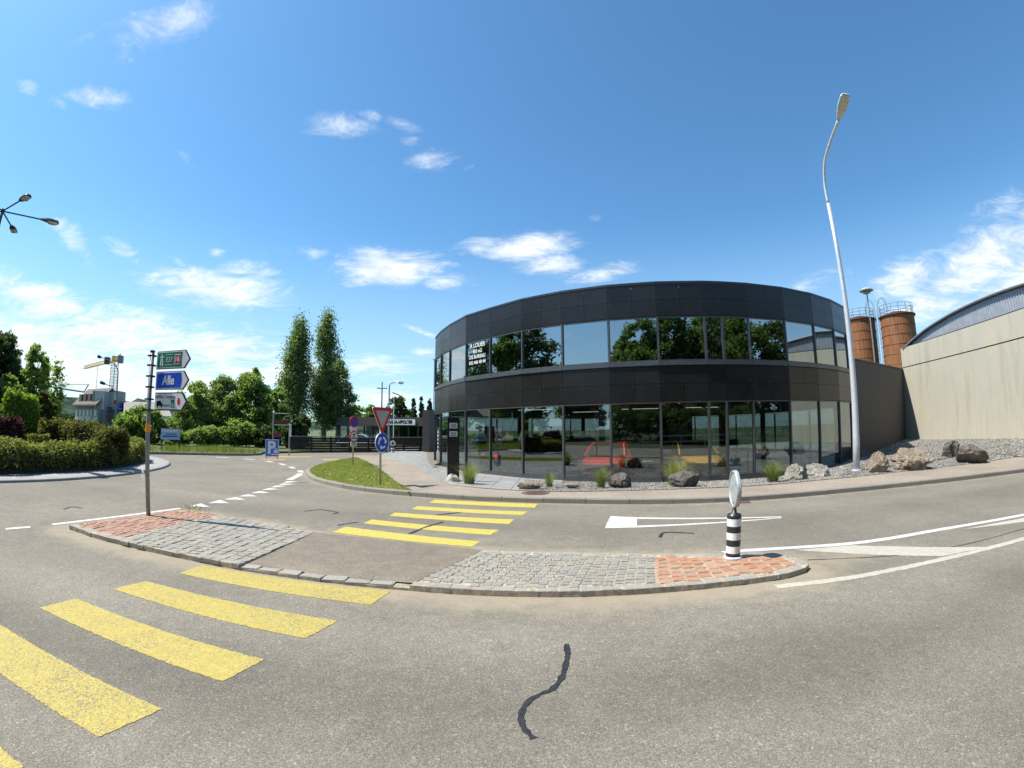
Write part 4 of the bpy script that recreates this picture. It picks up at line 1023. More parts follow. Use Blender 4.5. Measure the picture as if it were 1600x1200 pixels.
rf = MB(); f0 = [(*wq(q_[0], .02), q_[1]) for q_ in A_]; f1 = [(*wq(q_[0], 30), q_[1]) for q_ in A_]; kf = len(A_)
f2 = [(a[0], a[1], a[2]+.09) for a in f0]; f3 = [(a[0], a[1], a[2]+.09) for a in f1]
rf.add(f0+f1+f2+f3, [(i, i+1, kf+i+1, kf+i) for i in range(kf-1)]+[(2*kf+i, 3*kf+i, 3*kf+i+1, 2*kf+i+1) for i in range(kf-1)]+[(i, 2*kf+i, 2*kf+i+1, i+1) for i in range(kf-1)])
rf.build('arched_roof', M_CORR, hall, world=True)
MB().tube([(a[0]+wnorm[0]*.02, a[1]+wnorm[1]*.02, a[2]+.045) for a in f0], .055, 6).build('roof_trim', M_GALV, hall, world=True)
wallbox(.1, WLEN-.1, .02, .16, WTOP+.004, WTOP+.05).build('wall_flashing', M_DKMET, hall, world=True)

# ------------------------------------------------------------------ the two silos
def silo(xl, xr, ytop, D, label):
    pl, pr = np.array(at(xl, ytop, D)), np.array(at(xr, ytop, D)); c = (pl+pr)/2; R = np.linalg.norm(pl[:2]-pr[:2])/2; zt = at((xl+xr)/2, ytop+6, D)[2]
    u = c[:2]/np.linalg.norm(c[:2])
    t = thing('silo', label, 'silo', (c[0], c[1], 0), group='twin timber silos behind the link wall')
    MB().lathe([(R*1.03, 0), (R, zt-.1), (R, zt)], seg=36).build('timber_shell', M_SILO, t, smooth=False)
    for z in np.arange(zt*.35, zt-.3, .95): MB().lathe([(R+.03, z), (R+.045, z+.03), (R+.03, z+.06)], seg=36, cap=False).build('hoop', M_HOOP, t)
    MB().lathe([(R+.16, zt), (R+.16, zt+.12), (R*.4, zt+.5), (0.05, zt+.55)], seg=36).build('lid', M_HOOP, t)
    rl_ = MB()
    for z in (.45, .8, 1.15): rl_.tube([(cos(a)*(R-.05), sin(a)*(R-.05), zt+z) for a in np.linspace(0, 2*pi, 33)], .019, 5)
    rl_.build('railing', M_HOOP, t)
    for a in np.linspace(0, 2*pi, 15)[:-1]: MB().tube([(cos(a)*(R-.05), sin(a)*(R-.05), zt+.1), (cos(a)*(R-.05), sin(a)*(R-.05), zt+1.15)], .022, 5).build('railing_post', M_HOOP, t)
    return t, c, R, zt
sB = silo(1373.5, 1428, 490, 52, 'right hand rust brown timber silo next to the concrete hall')
sA = silo(1318, 1366.5, 497, 54, 'left hand rust brown timber silo next to the lamp post')
for (t, c, R, zt), sgn in ((sB, -1), (sA, 1)):
    e = np.array([c[1], -c[0]])/hypot(c[0], c[1])*sgn*(R*.98); f_ = -c[:2]/hypot(*c[:2])*R*.3
    lx, ly = e+f_
    ld = MB()
    tn = np.array([-ly, lx]); tn = tn/np.linalg.norm(tn)*.2
    for q_ in (-1, 1): ld.tube([(lx*1.08+tn[0]*q_, ly*1.08+tn[1]*q_, 2), (lx*1.08+tn[0]*q_, ly*1.08+tn[1]*q_, zt+.6)]+[(lx*(1.08-.35*sin(a)*0-.0)-lx*.5*(1-cos(a))*.6+tn[0]*q_, ly*1.08-ly*.5*(1-cos(a))*.6+tn[1]*q_, zt+.6+1.5*sin(a)) for a in np.linspace(.2, pi, 9)], .026, 5)
    for z in np.arange(2.5, zt+.4, .45): ld.tube([(lx*1.08-tn[0], ly*1.08-tn[1], z), (lx*1.08+tn[0], ly*1.08+tn[1], z)], .025, 4)
    ld.build('ladder', M_POSTG, t)
p = at(1368, 579, 40); zz = at(1355.5, 452, 40)[2]; 
t = thing('mushroom_lamp', 'mushroom shaped lamp on a tall thin pole before the silos', 'street lamp', (p[0], p[1], 0))
MB().tube([(0, 0, 0), (0, 0, zz-.2)], [.08, .05], 8).build('pole', M_POSTG, t)
MB().lathe([(.08, zz-.24), (.56, zz-.14), (.58, zz-.08), (.38, zz+.08), (.1, zz+.15)], seg=24).build('lamp_shade', M_SBACK, t)
MB().lathe([(.3, zz-.32), (.3, zz-.27)], seg=16).build('lamp_glass', M_LENS, t)

# ------------------------------------------------------------------ street lamp beside the showroom
p = g(1338, 742, 0.13)
t = thing('street_lamp', 'tall pale grey street lamp with a curved arm at the gravel edge', 'street lamp', (10.63, 11.99, 0.12))
ad = np.array([-.15, -1])/hypot(.15, 1)
armp = [(0, 0, 8.9-.12), (.03, 0, 9.35), (.16, 0, 9.8), (.38, 0, 10.18), (.70, 0, 10.42), (1.1, 0, 10.62), (1.85, 0, 10.93)]
def L3(s, z, w=0): return (ad[0]*s-ad[1]*w, ad[1]*s+ad[0]*w, z)
MB().lathe([(.16, -.05), (.16, .03), (.13, .05)], seg=18).build('base_collar', M_LAMPP, t)
MB().tube([(0, 0, -.3), (0, 0, 1.0), (0, 0, 3), (0, 0, 5), (0, 0, 7), (0, 0, 8.8)], [.115, .108, .096, .085, .073, .062], 14).build('pole', M_LAMPP, t, smooth=True)
MB().tube([L3(s, z) for s, _, z in [tuple(q_) for q_ in spline(armp, 4)]], .05, 10).build('arm', M_LAMPP, t, smooth=True)
def lamp_head(t, f, L=.85, wid=.17, up=(0, 0, 1), mat=None, lens_mat=None):
    """streamlined lantern: shell loft, recessed lens below; f(s, z, w) places it"""
    mb = MB(); sec = []
    prof = [(0, .05, .05, .05), (.12, .10, .08, .06), (.35, .155, .12, .09), (.6, wid, .13, .10), (.9, wid*.95, .11, .09), (1.0, wid*.7, .06, .06)]
    for (s, w, up_, dn) in prof:
        sec.append([f(s*L, up_*.7, -w*.7), f(s*L, up_, 0), f(s*L, up_*.7, w*.7), f(s*L, 0, w), f(s*L, -dn*.3, w*.97), f(s*L, -dn*.3, -w*.97), f(s*L, 0, -w)])
    k = 7; vs = [q_ for s_ in sec for q_ in s_]
    mb.add(vs, [(i*k+j, i*k+(j+1) % k, (i+1)*k+(j+1) % k, (i+1)*k+j) for i in range(len(sec)-1) for j in range(k)]+[tuple(range(k))[::-1], tuple(range((len(sec)-1)*k, len(sec)*k))])
    mb.build('lamp_housing', mat or M_GREYW, t, smooth=False)
    ml = MB(); ws = [(.38, .12, .05), (.5, .145, .10), (.75, .15, .11), (.95, .13, .06)]
    vs = []
    for (s, w, dn) in ws: vs += [f(s*L, -.025, -w), f(s*L, -dn, -w*.7), f(s*L, -dn, w*.7), f(s*L, -.025, w)]
    ml.add(vs, [(i*4+j, i*4+(j+1) % 4, (i+1)*4+(j+1) % 4, (i+1)*4+j) for i in range(3) for j in range(4)]+[(3, 2, 1, 0), (12, 13, 14, 15)])
    ml.build('lamp_lens', lens_mat or M_LENS, t)
tilt = atan2(.44, .79)
def fR(s, z, w): return L3(1.80+s*cos(tilt)-z*sin(tilt), 10.91+s*sin(tilt)+z*cos(tilt), w)
lamp_head(t, fR, .95, .19)
MB().box((0, -.118, .9), (.09, .01, .35)).build('service_hatch', M_LAMPP, t)

# multi armed lamp at the roundabout centre, only its heads reach into the picture
RC = (-20.4, 10.0); RR = 8.75
hub = at(4, 330, hypot(*RC)); RCl = (hub[0], hub[1])
t = thing('street_lamp', 'slender pole with a star of dark lanterns over the roundabout', 'street lamp', (hub[0], hub[1], .4))
hz_ = hub[2]-.4
MB().tube([(0, 0, -.3), (0, 0, hz_+.1)], [.12, .06], 10).build('pole', M_DKMET, t)
rv = np.array([hub[1], -hub[0]])/hypot(hub[0], hub[1]); fw = np.array(hub[:2])/hypot(hub[0], hub[1])
for ca_, sa_ in ((0.99, .12), (.33, .94), (.33, -.94), (-.7, .7), (-.8, -.6)):
    d2 = rv*ca_-fw*sa_*1.0; Lr = 1.72
    MB().tube([(0, 0, hz_), (d2[0]*Lr, d2[1]*Lr, hz_+.02)], .035, 6).build('arm', M_DKMET, t)
    def fH(s, z, w, d2=d2): return (d2[0]*(Lr-.05+s)-d2[1]*w, d2[1]*(Lr-.05+s)+d2[0]*w, hz_+.02+z)
    lamp_head(t, fH, .85, .17, mat=M_DKMET)

# ------------------------------------------------------------------ boulders and ornamental grasses on the gravel
def rock_mesh(seed, sx_, sy_, sz_, mat, cuts=7, rough=.10):
    import bmesh
    from mathutils import noise
    rn = np.random.default_rng(seed); bm = bmesh.new(); bmesh.ops.create_icosphere(bm, subdivisions=5, radius=1.0)
    pl = [(unit(rn.normal(size=(1, 3)))[0], rn.uniform(.50, .82)) for _ in range(cuts)]
    waves = [(rn.normal(size=3)*rn.uniform(1.5, 7), rn.uniform(0, 6.3)) for _ in range(14)]
    strata = unit(rn.normal(size=(1, 3))+np.array([[0, 0, 1.0]]))[0]
    for v in bm.verts:
        p = np.array(v.co)
        for nn, d in pl:
            e = p@nn-d
            if e > 0: p = p-nn*e*.94
        h = sum(sin(p@w+ph)/(1+np.linalg.norm(w)) for w, ph in waves)
        q3 = Vector(p*2.3+seed); hn = noise.fractal(q3, .9, 2.1, 5)*.9; rg = abs(noise.noise(q3*1.7))
        p = p*(1+rough*(h*.35+hn*.9-rg*.7))+strata*0.05*sin((p@strata)*19+hn*5)
        v.co = (p[0]*sx_, p[1]*sy_, p[2]*sz_)
    me = bpy.data.meshes.new('boulder'); bm.to_mesh(me); bm.free(); me.materials.append(mat)
    me.polygons.foreach_set('use_smooth', [False]*len(me.polygons)); return me
def boulder(seed, x0, x1, ytop, ybot, z, mat, label, depth=.8, sink=.3, rough=.10, dist=None, cuts=7):
    x = (x0+x1)/2; p = g(x, ybot, z) if dist is None else at(x, ybot, dist)
    d = hypot(p[0], p[1])+.15; a, b = at(x0, ybot, d), at(x1, ybot, d); w = hypot(a[0]-b[0], a[1]-b[1])/2
    h = at(x, ytop, d)[2]-p[2]; u = np.array(p[:2])/hypot(p[0], p[1])
    sz_ = h/(1.72-sink)*1.12
    o = link('boulder', rock_mesh(seed, w*1.12, w*depth*1.1, sz_, mat, cuts, rough))
    o.location = (p[0]+u[0]*w*depth*.6, p[1]+u[1]*w*depth*.6, p[2]+sz_*(.62-sink)); o.rotation_euler = (0, 0, atan2(p[1], p[0])-pi/2)
    return tag(o, label, 'rock', 'boulders on the gravel bed')
boulder(3, 699, 718, 738, 756, 0.0, M_ROCKW, 'whitish boulder at the foot of the black totem sign')
boulder(5, 808, 850, 752.5, 764, .1, M_ROCKB, 'low flat brown boulder in front of the showroom glass', .6)
boulder(8, 882, 904, 754, 761, .1, M_ROCKG, 'smallest boulder, low and tan, right of the flat brown one', .7)
boulder(9, 953, 986, 738, 760, .1, M_ROCKD, 'dark pointed boulder right of a grass tuft near the middle of the glass front', .8)
boulder(12, 1046, 1095, 736, 760.5, .1, M_ROCKD, 'big dark boulder leaning on the palest grass tuft', .7)
boulder(15, 1226, 1263, 726, 748.5, .1, M_ROCKG, 'ridged grey boulder beside the grass tuft next to the lamp', .8, rough=.2)
boulder(18, 1261, 1299, 722, 744.5, .1, M_ROCKG, 'knobbly pale grey boulder nearest the street lamp on its left', .8, rough=.22)
boulder(21, 1357, 1387, 708, 738, .14, M_ROCKB, 'upright tan boulder standing right of the lamp post', .8)
boulder(24, 1396, 1452, 697, 733.5, .14, M_ROCKB, 'largest boulder, cracked and brown, in front of the link wall', .85, rough=.25)
boulder(27, 1469, 1505, 687, 708.5, .34, M_ROCKD, 'blocky dark boulder before the concrete wall', .8)
boulder(31, 1493, 1544, 693, 717.5, .26, M_ROCKD, 'wedge shaped dark boulder farthest right before the concrete wall', .8)
boulder(33, 1330, 1362, 703, 716, .05, M_ROCKD, 'small dark boulder in the shade of the showroom corner', .7)
def tuft(x0, x1, ytop, ybot, z, label, seed, kb=260, pale=0.0):
    x = (x0+x1)/2; p = g(x, ybot, z); d = hypot(p[0], p[1])+.1; a, b = at(x0, ybot, d), at(x1, ybot, d); W_ = hypot(a[0]-b[0], a[1]-b[1])/2; h = at(x, ytop, d)[2]-p[2]
    rn = np.random.default_rng(seed); vs = []; fs = []; tn = []
    for _ in range(kb):
        az_ = rn.uniform(0, 2*pi); ln = abs(rn.normal(0, .55)); L = h*rn.uniform(.65, 1.12); out_ = min(W_*1.5, W_*ln*1.6)
        r0_ = rn.uniform(0, W_*.4); b0 = np.array([cos(az_)*r0_, sin(az_)*r0_, -.02]); dr = np.array([cos(az_), sin(az_), 0]); sd_ = np.array([-sin(az_), cos(az_), 0])*rn.uniform(.004, .009)
        o = len(vs); S_ = 4
        for i in range(S_+1):
            t = i/S_; c = b0+dr*out_*t**1.7+np.array([0, 0, L*(t-.22*t*t*min(1.3, ln+.2))/(1-.1)]); wd = sd_*(1-t*.9)
            vs += [c-wd, c+wd]
        for i in range(S_): fs.append((o+2*i, o+2*i+1, o+2*i+3, o+2*i+2)); tn.append(np.clip(rn.uniform(0, .8)+pale+.25*i/S_, 0, 1))
    o = link('grass_tuft', fast_mesh('grass_tuft', np.array(vs), np.array(fs), L_REED, np.array(tn))); o.location = (p[0], p[1]+.1, p[2]-.01)
    return tag(o, label, 'ornamental grass', 'grass tufts along the showroom')
tuft(713, 752, 721, 757, 0.05, 'wide grass tuft between the white boulder and the glass', 1, 420, .2)
tuft(846, 871, 736, 759, .1, 'small grass tuft between two flat boulders', 2, 170)
tuft(924, 957, 728, 760, .1, 'green grass tuft just left of the dark pointed boulder', 3, 240)
tuft(1032, 1080, 717, 757, .1, 'palest and widest grass tuft, behind a big dark boulder', 4, 460, .4)
tuft(1188, 1232, 718, 751.5, .1, 'bright green grass tuft left of the ridged grey boulder', 5, 420)

# things standing in the showroom, half seen through the glass
def desk(label, x, d, rz):
    p = at(x, 700, d); t = thing('desk', label, 'desk', (p[0], p[1], -.115), rz, 'desks in the showroom')
    MB().box((0, 0, .73), (1.6, .75, .04)).build('top', M_WHITE, t)
    for sx_ in (-.72, .72): MB().box((sx_, 0, .355), (.05, .65, .70)).build('side_panel', M_ANTH, t)
    MB().box((0, .25, 1.02), (.55, .04, .34)).build('monitor', M_BLACK, t)
desk('white desk near the left end of the showroom', 775, 23.5, .5); desk('white desk in the middle of the showroom', 985, 24.0, -.2); desk('white desk toward the right of the showroom', 1145, 23.0, -.6)
def board(label, x, d, rz, mat):
    p = at(x, 700, d); t = thing('display_board', label, 'display board', (p[0], p[1], -.115), rz, 'display boards in the showroom')
    MB().box((0, 0, 1.15), (1.1, .05, 1.7)).build('panel', mat, t); MB().box((0, 0, .15), (.06, .5, .30)).build('foot', M_ANTH, t)
board('pale display board left of the middle of the showroom', 870, 27.5, .3, M_WHITE); board('red display board deep in the showroom', 760, 27.0, .6, M_RED); board('pale display board right of the middle of the showroom', 1060, 26.0, -.3, M_WHITE)
# ------------------------------------------------------------------ cars
def make_car(label, paint_, loc, rz, sport=False, L=4.3, Wd=1.78, H_=1.45, group='cars inside and behind the showroom', far=False):
    t = thing('parked_car', label, 'car', loc, rz, group)
    if sport: H_ = 1.25
    bh = H_*.60
    st = [(-L/2, .34, .60, .72), (-L/2+.12, .24, bh*.98, .88), (-L*.30, .20, bh*1.03, .97), (0, .19, bh*1.0, 1.0), (L*.22, .20, bh*.98, .99), (L*.38, .22, bh*.86, .93), (L/2-.10, .26, bh*.70, .80), (L/2, .36, bh*.55, .62)]
    mb = MB(); vs = []; k = 8
    for (x, z0, z1, w) in st:
        w *= Wd/2
        vs += [(x, -w*.86, z0), (x, -w, z0+.14), (x, -w, z1-.18), (x, -w*.86, z1), (x, w*.86, z1), (x, w, z1-.18), (x, w, z0+.14), (x, w*.86, z0)]
    mb.add(vs, [(i*k+j, (i+1)*k+j, (i+1)*k+(j+1) % k, i*k+(j+1) % k) for i in range(len(st)-1) for j in range(k)]+[tuple(range(k)), tuple(range((len(st)-1)*k, len(st)*k))[::-1]])
    mb.build('body', paint_, t, smooth=False)
    cs = [(-L*.42, .02, .80), (-L*.26, H_-bh-.03, .70), (-L*.02, H_-bh, .70), (L*.10, H_-bh-.06, .70), (L*.27, .01, .82)]
    g1 = MB(); r1_ = MB(); vs = []
    for (x, h, w) in cs:
        w0, w1 = Wd/2*.86, Wd/2*w
        vs += [(x if h > .1 else x, -w0, bh-.03), (x, -w1 if h > .1 else -w0, bh+h), (x, w1 if h > .1 else w0, bh+h), (x, w0, bh-.03)]
    g1.add(vs, [(i*4+j, (i+1)*4+j, (i+1)*4+j+1, i*4+j+1) for i in range(4) for j in range(3)])
    g1.build('window_glass', M_CARGL, t)
    w1 = Wd/2*.70; a, b, c = cs[1], cs[2], cs[3]
    r1_.add([(a[0]-.1, -w1, bh+a[1]-.02), (a[0]-.1, w1, bh+a[1]-.02), (b[0], -w1, bh+b[1]+.012), (b[0], w1, bh+b[1]+.012), (c[0], -w1, bh+c[1]+.012), (c[0], w1, bh+c[1]+.012)], [(1, 0, 2, 3), (3, 2, 4, 5)])
    for s in (-1, 1):
        for (p_, q_) in ((cs[0], cs[1]), (cs[3], cs[4]), (cs[2], cs[3])):
            x0, x1 = p_[0], q_[0]; z0, z1 = bh+p_[1], bh+q_[1]; y0 = s*(w1 if p_[1] > .1 else Wd/2*.86); y1 = s*(w1 if q_[1] > .1 else Wd/2*.86)
            r1_.tube([(x0, y0, z0), (x1, y1, z1)], .035, 5)
        r1_.tube([(-L*.02, s*w1, bh+cs[2][1]-.01), (-L*.04, s*Wd/2*.86, bh-.02)], .035, 5)
    r1_.build('roof', paint_, t)
    for x in (-L*.30, L*.31):
        for s in (-1, 1):
            wv = MB(); prof = [(.20, -.1), (.31, -.1), (.325, -.06), (.325, .06), (.31, .1), (.20, .1)]
            for (r, y) in prof: 
                for j in range(18): wv.v.append((x+r*cos(2*pi*j/18), s*Wd/2*.93+y, .325+r*sin(2*pi*j/18)))
            for i in range(5):
                for j in range(18): wv.f.append((i*18+j, i*18+(j+1) % 18, (i+1)*18+(j+1) % 18, (i+1)*18+j)); wv.mi.append(0)
            w_ = wv.build('wheel', M_TYRE, t)
            rm = MB(); 
            for j in range(5):
                a_ = 2*pi*j/5; rm.add([(x+.04*cos(a_+1.2), s*(Wd/2*.93+.085), .325+.04*sin(a_+1.2)), (x+.21*cos(a_+.15), s*(Wd/2*.93+.07), .325+.21*sin(a_+.15)), (x+.21*cos(a_-.15), s*(Wd/2*.93+.07), .325+.21*sin(a_-.15)), (x+.04*cos(a_-1.2), s*(Wd/2*.93+.085), .325+.04*sin(a_-1.2))], [(0, 1, 2, 3)])
            rm.build('rim', M_RIM, w_)
    for s in (-1, 1):
        MB().box((L/2-.16, s*Wd*.33, bh*.66), (.16, .3, .1)).build('headlight', M_LENS, t)
        MB().box((-L/2+.03, s*Wd*.30, bh*.82), (.06, .32, .1)).build('tail_light', M_RED, t)
    MB().box((L/2-.05, 0, .42), (.10, .9, .12)).build('grille', M_BLACK, t)
    return t
cr_ = carpaint('red car paint', (0.66, 0.02, 0.015)); cyl = carpaint('yellow car paint', (0.72, 0.42, 0.01)); cwh = carpaint('white car paint', (0.72, 0.73, 0.74)); cbk = carpaint('black car paint', (0.015, 0.016, 0.018)); csl = carpaint('silver car paint', (0.35, 0.36, 0.38)); cbl = carpaint('blue car paint', (0.03, 0.09, 0.3))
def carat(label, col, x, d, rz, z=-.115, **k):
    p = at(x, 700, d); return make_car(label, col, (p[0], p[1], z), rz, **k)
carat('bright red low sports car behind the showroom glass', cr_, 953, 18.45, -.40-pi/2, sport=True)
carat('yellow sports car behind the showroom glass beside the palest grass tuft', cyl, 1078, 18.75, -.08-pi/2, sport=True)
carat('black car with lit reflections inside the left part of the showroom', cbk, 835, 20.0, .5)
carat('dark silver car deep inside the showroom', csl, 905, 25.5, .2)
carat('white estate car seen through the showroom, parked behind it', cwh, 770, 44, .05, 0.0)
carat('blue car parked beyond the showroom', cbl, 850, 46, .3, 0.0)

# ------------------------------------------------------------------ direction sign post on the island
pb = g(232, 805, IZ); pd = hypot(pb[0], pb[1]); ptop = at(240, 550, pd)
t = thing('direction_sign_post', 'grey post with green, blue and white arrow signs on the red paved island end', 'sign post', pb)
PH = ptop[2]-IZ
MB().tube([(0, 0, -.06), (0, 0, PH)], .038, 14).build('pole', M_POSTG, t, smooth=True)
MB().lathe([(.047, PH), (.047, PH+.02), (.02, PH+.03)], seg=14).build('pole_cap', M_DKMET, t)
for y in (556, 571, 588, 605, 624, 641): MB().box((0, 0, at(237, y, pd)[2]-IZ), (.115, .115, .028)).build('clamp', M_DKMET, t)
MB().lathe([(.046, at(232, 675, pd)[2]-IZ), (.046, at(232, 662, pd)[2]-IZ)], seg=14).build('sticker', M_ORNG, t)
o = MB().box((-.055, -.055, at(229, 739, pd)[2]-IZ), (.10, .012, .15), -.5).build('number_plate', M_WHITE, t)
text('number', '6', .09, M_BLACK, t, (-.058, -.063, at(229, 739, pd)[2]-IZ), rz=-.5)
def arrow_poly(W_, H_, tip, r=0.0): return [(r, -H_/2+r), (W_-tip-r*.2, -H_/2+r), (W_-r*1.3, 0), (W_-tip-r*.2, H_/2-r), (r, H_/2-r)]
def arrow_sign(x0, y0, x1, y1, hpx, label):
    a = np.array(at(x0, y0, pd+.02)); b = np.array(at(x1, y1, pd-.62)); d = b-a; W_ = hypot(d[0], d[1]); rz = atan2(d[1], d[0])
    zc = (a[2]+b[2])/2-IZ; Hh = at(x0, y0-hpx/2, pd)[2]-at(x0, y0+hpx/2, pd)[2]
    s = MB().plate(arrow_poly(W_, Hh, Hh*.42), 0.0, .028).build('arrow_sign', M_DKMET, t); s.location = (a[0]-pb[0], a[1]-pb[1], zc); s.rotation_euler = (0, 0, rz); s['label'] = label
    return s, W_, Hh
s, W_, Hh = arrow_sign(245, 564.5, 297, 559, 28, 'green motorway arrow sign at the top of the post')
MB().plate(arrow_poly(W_, Hh, Hh*.42, .012), -.004, .0).build('white_border', M_WHITE, s)
MB().plate([(.03, -Hh/2+.03), (W_-Hh*.42-.06, -Hh/2+.03), (W_-.20, 0), (W_-Hh*.42-.06, Hh/2-.03), (.03, Hh/2-.03)], -.007, -.003).build('green_field', M_GREEN, s)
mw = MB(); mx_ = W_*.17
for sg in (-1, 1): mw.plate([(mx_+sg*.012, -.10), (mx_+sg*.05, -.10), (mx_+sg*.025, .05), (mx_+sg*.008, .05)][::sg], -.010, -.006)
mw.plate([(mx_-.06, .045), (mx_+.06, .045), (mx_+.06, .06), (mx_-.06, .06)], -.011, -.007); mw.plate([(mx_-.012, .06), (mx_+.012, .06), (mx_+.012, .10), (mx_-.012, .10)], -.0105, -.0065)
mw.build('motorway_symbol', M_WHITE, s)
text('lettering', 'E27', .12, M_WHITE, s, (W_*.40, -.009, 0), sx=.95)
for z in (-.085, .085): MB().plate([(W_*.29, z-.004), (W_*.50, z-.004), (W_*.50, z+.004), (W_*.29, z+.004)], -.010, -.006).build('number_line', M_WHITE, s)
MB().plate([(W_*.56, -.085), (W_*.73, -.085), (W_*.73, .085), (W_*.56, .085)], -.010, -.006).build('badge_border', M_WHITE, s)
MB().plate([(W_*.57, -.073), (W_*.72, -.073), (W_*.72, .073), (W_*.57, .073)], -.013, -.009).build('badge', M_RED, s)
text('lettering', '16', .12, M_WHITE, s, (W_*.645, -.015, 0), bold=.002)
s, W_, Hh = arrow_sign(243.5, 595.5, 294.5, 593, 28.5, 'blue arrow sign in the middle of the post')
MB().plate(arrow_poly(W_, Hh, Hh*.42, .012), -.004, .0).build('white_border', M_WHITE, s)
MB().plate([(.025, -Hh/2+.03), (W_-Hh*.42-.05, -Hh/2+.03), (W_-.16, 0), (W_-Hh*.42-.05, Hh/2-.03), (.025, Hh/2-.03)], -.007, -.003).build('blue_field', M_ABLUE, s)
text('lettering', 'Alle', .21, M_WHITE, s, (W_*.41, -.009, -.005), sx=.92, bold=.006)
s, W_, Hh = arrow_sign(242, 627.5, 292, 627, 28, 'white arrow sign lowest on the post')
MB().plate(arrow_poly(W_, Hh, Hh*.42, .008), -.004, .0).build('dark_border', M_BLACK, s)
MB().plate(arrow_poly(W_, Hh, Hh*.42, .020), -.007, -.003).build('white_field', M_WHITE, s)
text('lettering', 'SEDRAC Courgenay', .072, M_BLACK, s, (.03, -.009, .075), align='LEFT', sx=.86)
tk = MB().box((W_*.14, -.009, -.035), (.12, .004, .085)).box((W_*.14+.085, -.009, -.052), (.05, .004, .05)).box((W_*.13-.03, -.009, -.088), (.03, .004, .025)).box((W_*.13+.09, -.009, -.088), (.03, .004, .025)); tk.build('truck_symbol', M_BLACK, s)
MB().box((W_*.39, -.009, -.07), (.17, .004, .03)).build('small_print', M_POSTG, s)
MB().plate([(W_*.53, -.10), (W_*.64, -.10), (W_*.64, .03), (W_*.53, .03)], -.010, -.006).build('green_symbol', M_GREEN, s)
MB().plate([(W_*.55, -.085), (W_*.575, -.085), (W_*.582, -.02), (W_*.572, -.02)], -.012, -.009).plate([(W_*.595, -.085), (W_*.62, -.085), (W_*.598, -.02), (W_*.588, -.02)], -.012, -.009).build('lane_symbol', M_WHITE, s)
MB().plate([(W_*.765+.035*cos(a), .0+.062*sin(a)) for a in np.linspace(0, 2*pi, 21)[:-1]], -.010, -.006).build('red_dot', M_RED, s)

# ------------------------------------------------------------------ island post with its round sign turned edge on
pb = g(1145, 871, IZ); pd = hypot(pb[0], pb[1]); hh = at(1147, 803, pd)[2]-IZ
t = thing('island_post', 'black and white banded island post carrying a round sign seen from behind', 'bollard', pb)
wpx = (np.linalg.norm(np.array(at(1134.5, 850, pd)[:2])-np.array(at(1157, 850, pd)[:2])))/2
MB().lathe([(wpx*1.35, 0), (wpx*1.35, .012), (wpx*1.05, .022)], seg=24).build('base_plate', M_GREYW, t)
lev = [0.02, .055, .16, .255, .36, .455, .565]; lev = [.02+(hh-.07)*q_/.565 if q_ > .02 else .02 for q_ in lev]
cols = [M_BAND, M_BANDW, M_BAND, M_BANDW, M_BAND, M_BANDW]
for i in range(6): MB().lathe([(wpx, lev[i]), (wpx, lev[i+1]-.001)], seg=28, cap=False).build('band', cols[i], t, smooth=True)
MB().lathe([(wpx*1.0, lev[6]), (wpx*1.04, lev[6]+.015), (wpx*.95, lev[6]+.05), (wpx*.35, lev[6]+.065), (wpx*.3, lev[6]+.11), (wpx*.2, lev[6]+.12)], seg=24).build('cap', M_BAND, t, smooth=True)
MB().tube([(0, 0, lev[6]+.1), (0, 0, lev[6]+.2)], .016, 8).build('stem', M_IRON, t)
zc0, zc1 = at(1148, 793, pd)[2]-IZ, at(1148, 734.5, pd)[2]-IZ; R = (zc1-zc0)/2; zc = (zc0+zc1)/2
u = atan2(-pb[0], pb[1]); dsg = MB()
prof = [(0.0, .012), (R*.86, .012), (R*.90, .024), (R*.97, .024), (R, .010), (R, -.02), (R*.97, -.028), (0.0, -.028)]
for (r, y) in prof:
    for j in range(32): dsg.v.append((r*cos(2*pi*j/32), y, r*sin(2*pi*j/32)))
for i in range(len(prof)-1):
    for j in range(32): dsg.f.append((i*32+j, (i+1)*32+j, (i+1)*32+(j+1) % 32, i*32+(j+1) % 32)); dsg.mi.append(0 if i < 5 else 1)
o = dsg.build('disc_sign', [M_SBACK, M_BLUE], t, smooth=False); o.location = (0, 0, zc)
vd = atan2(-pb[1], -pb[0])                  # direction to the viewer
nd = vd-radians(76)                         # back of the disc, turned well away to the left of the viewer
o.rotation_euler = (0, 0, nd-pi/2)
MB().plate([(-.03+0, -.10), (.03, -.10), (.0, .12)], -.034, -.029).build('arrow_symbol', M_WHITE, o)

# ------------------------------------------------------------------ give way and roundabout sign on the lawn
def facing(p, turn=0.0): return atan2(-p[0], p[1])*1.0+turn
def rot_to_cam(p): return atan2(-p[0], p[1])
def post(name, label, x, y, z, ytop, turn, cat='road sign', r=.03, group=None):
    p = g(x, y, z); d = hypot(p[0], p[1]); t = thing(name, label, cat, p, rot_to_cam(p)+turn, group)
    h = at(x, ytop, d)[2]-z; MB().tube([(0, 0, -.05), (0, 0, h)], r, 10).build('pole', M_GALV, t, smooth=True)
    return t, d, lambda yy: at(x, yy, d)[2]-z
def disc(t, name, z, R, mat, y0, y1, seg=28):
    return MB().plate([(R*cos(a), z+R*sin(a)) for a in np.linspace(0, 2*pi, seg+1)[:-1]], y0, y1).build(name, mat, t)
def rtri(c, R, r=.06):
    out = []
    for k_ in range(3):
        a = radians(-90+120*k_); p = (c[0]+(R-r)*cos(a), c[1]+(R-r)*sin(a))
        for q_ in np.linspace(-60, 60, 5): out.append((p[0]+r*cos(a+radians(q_)), p[1]+r*sin(a+radians(q_))))
    return out
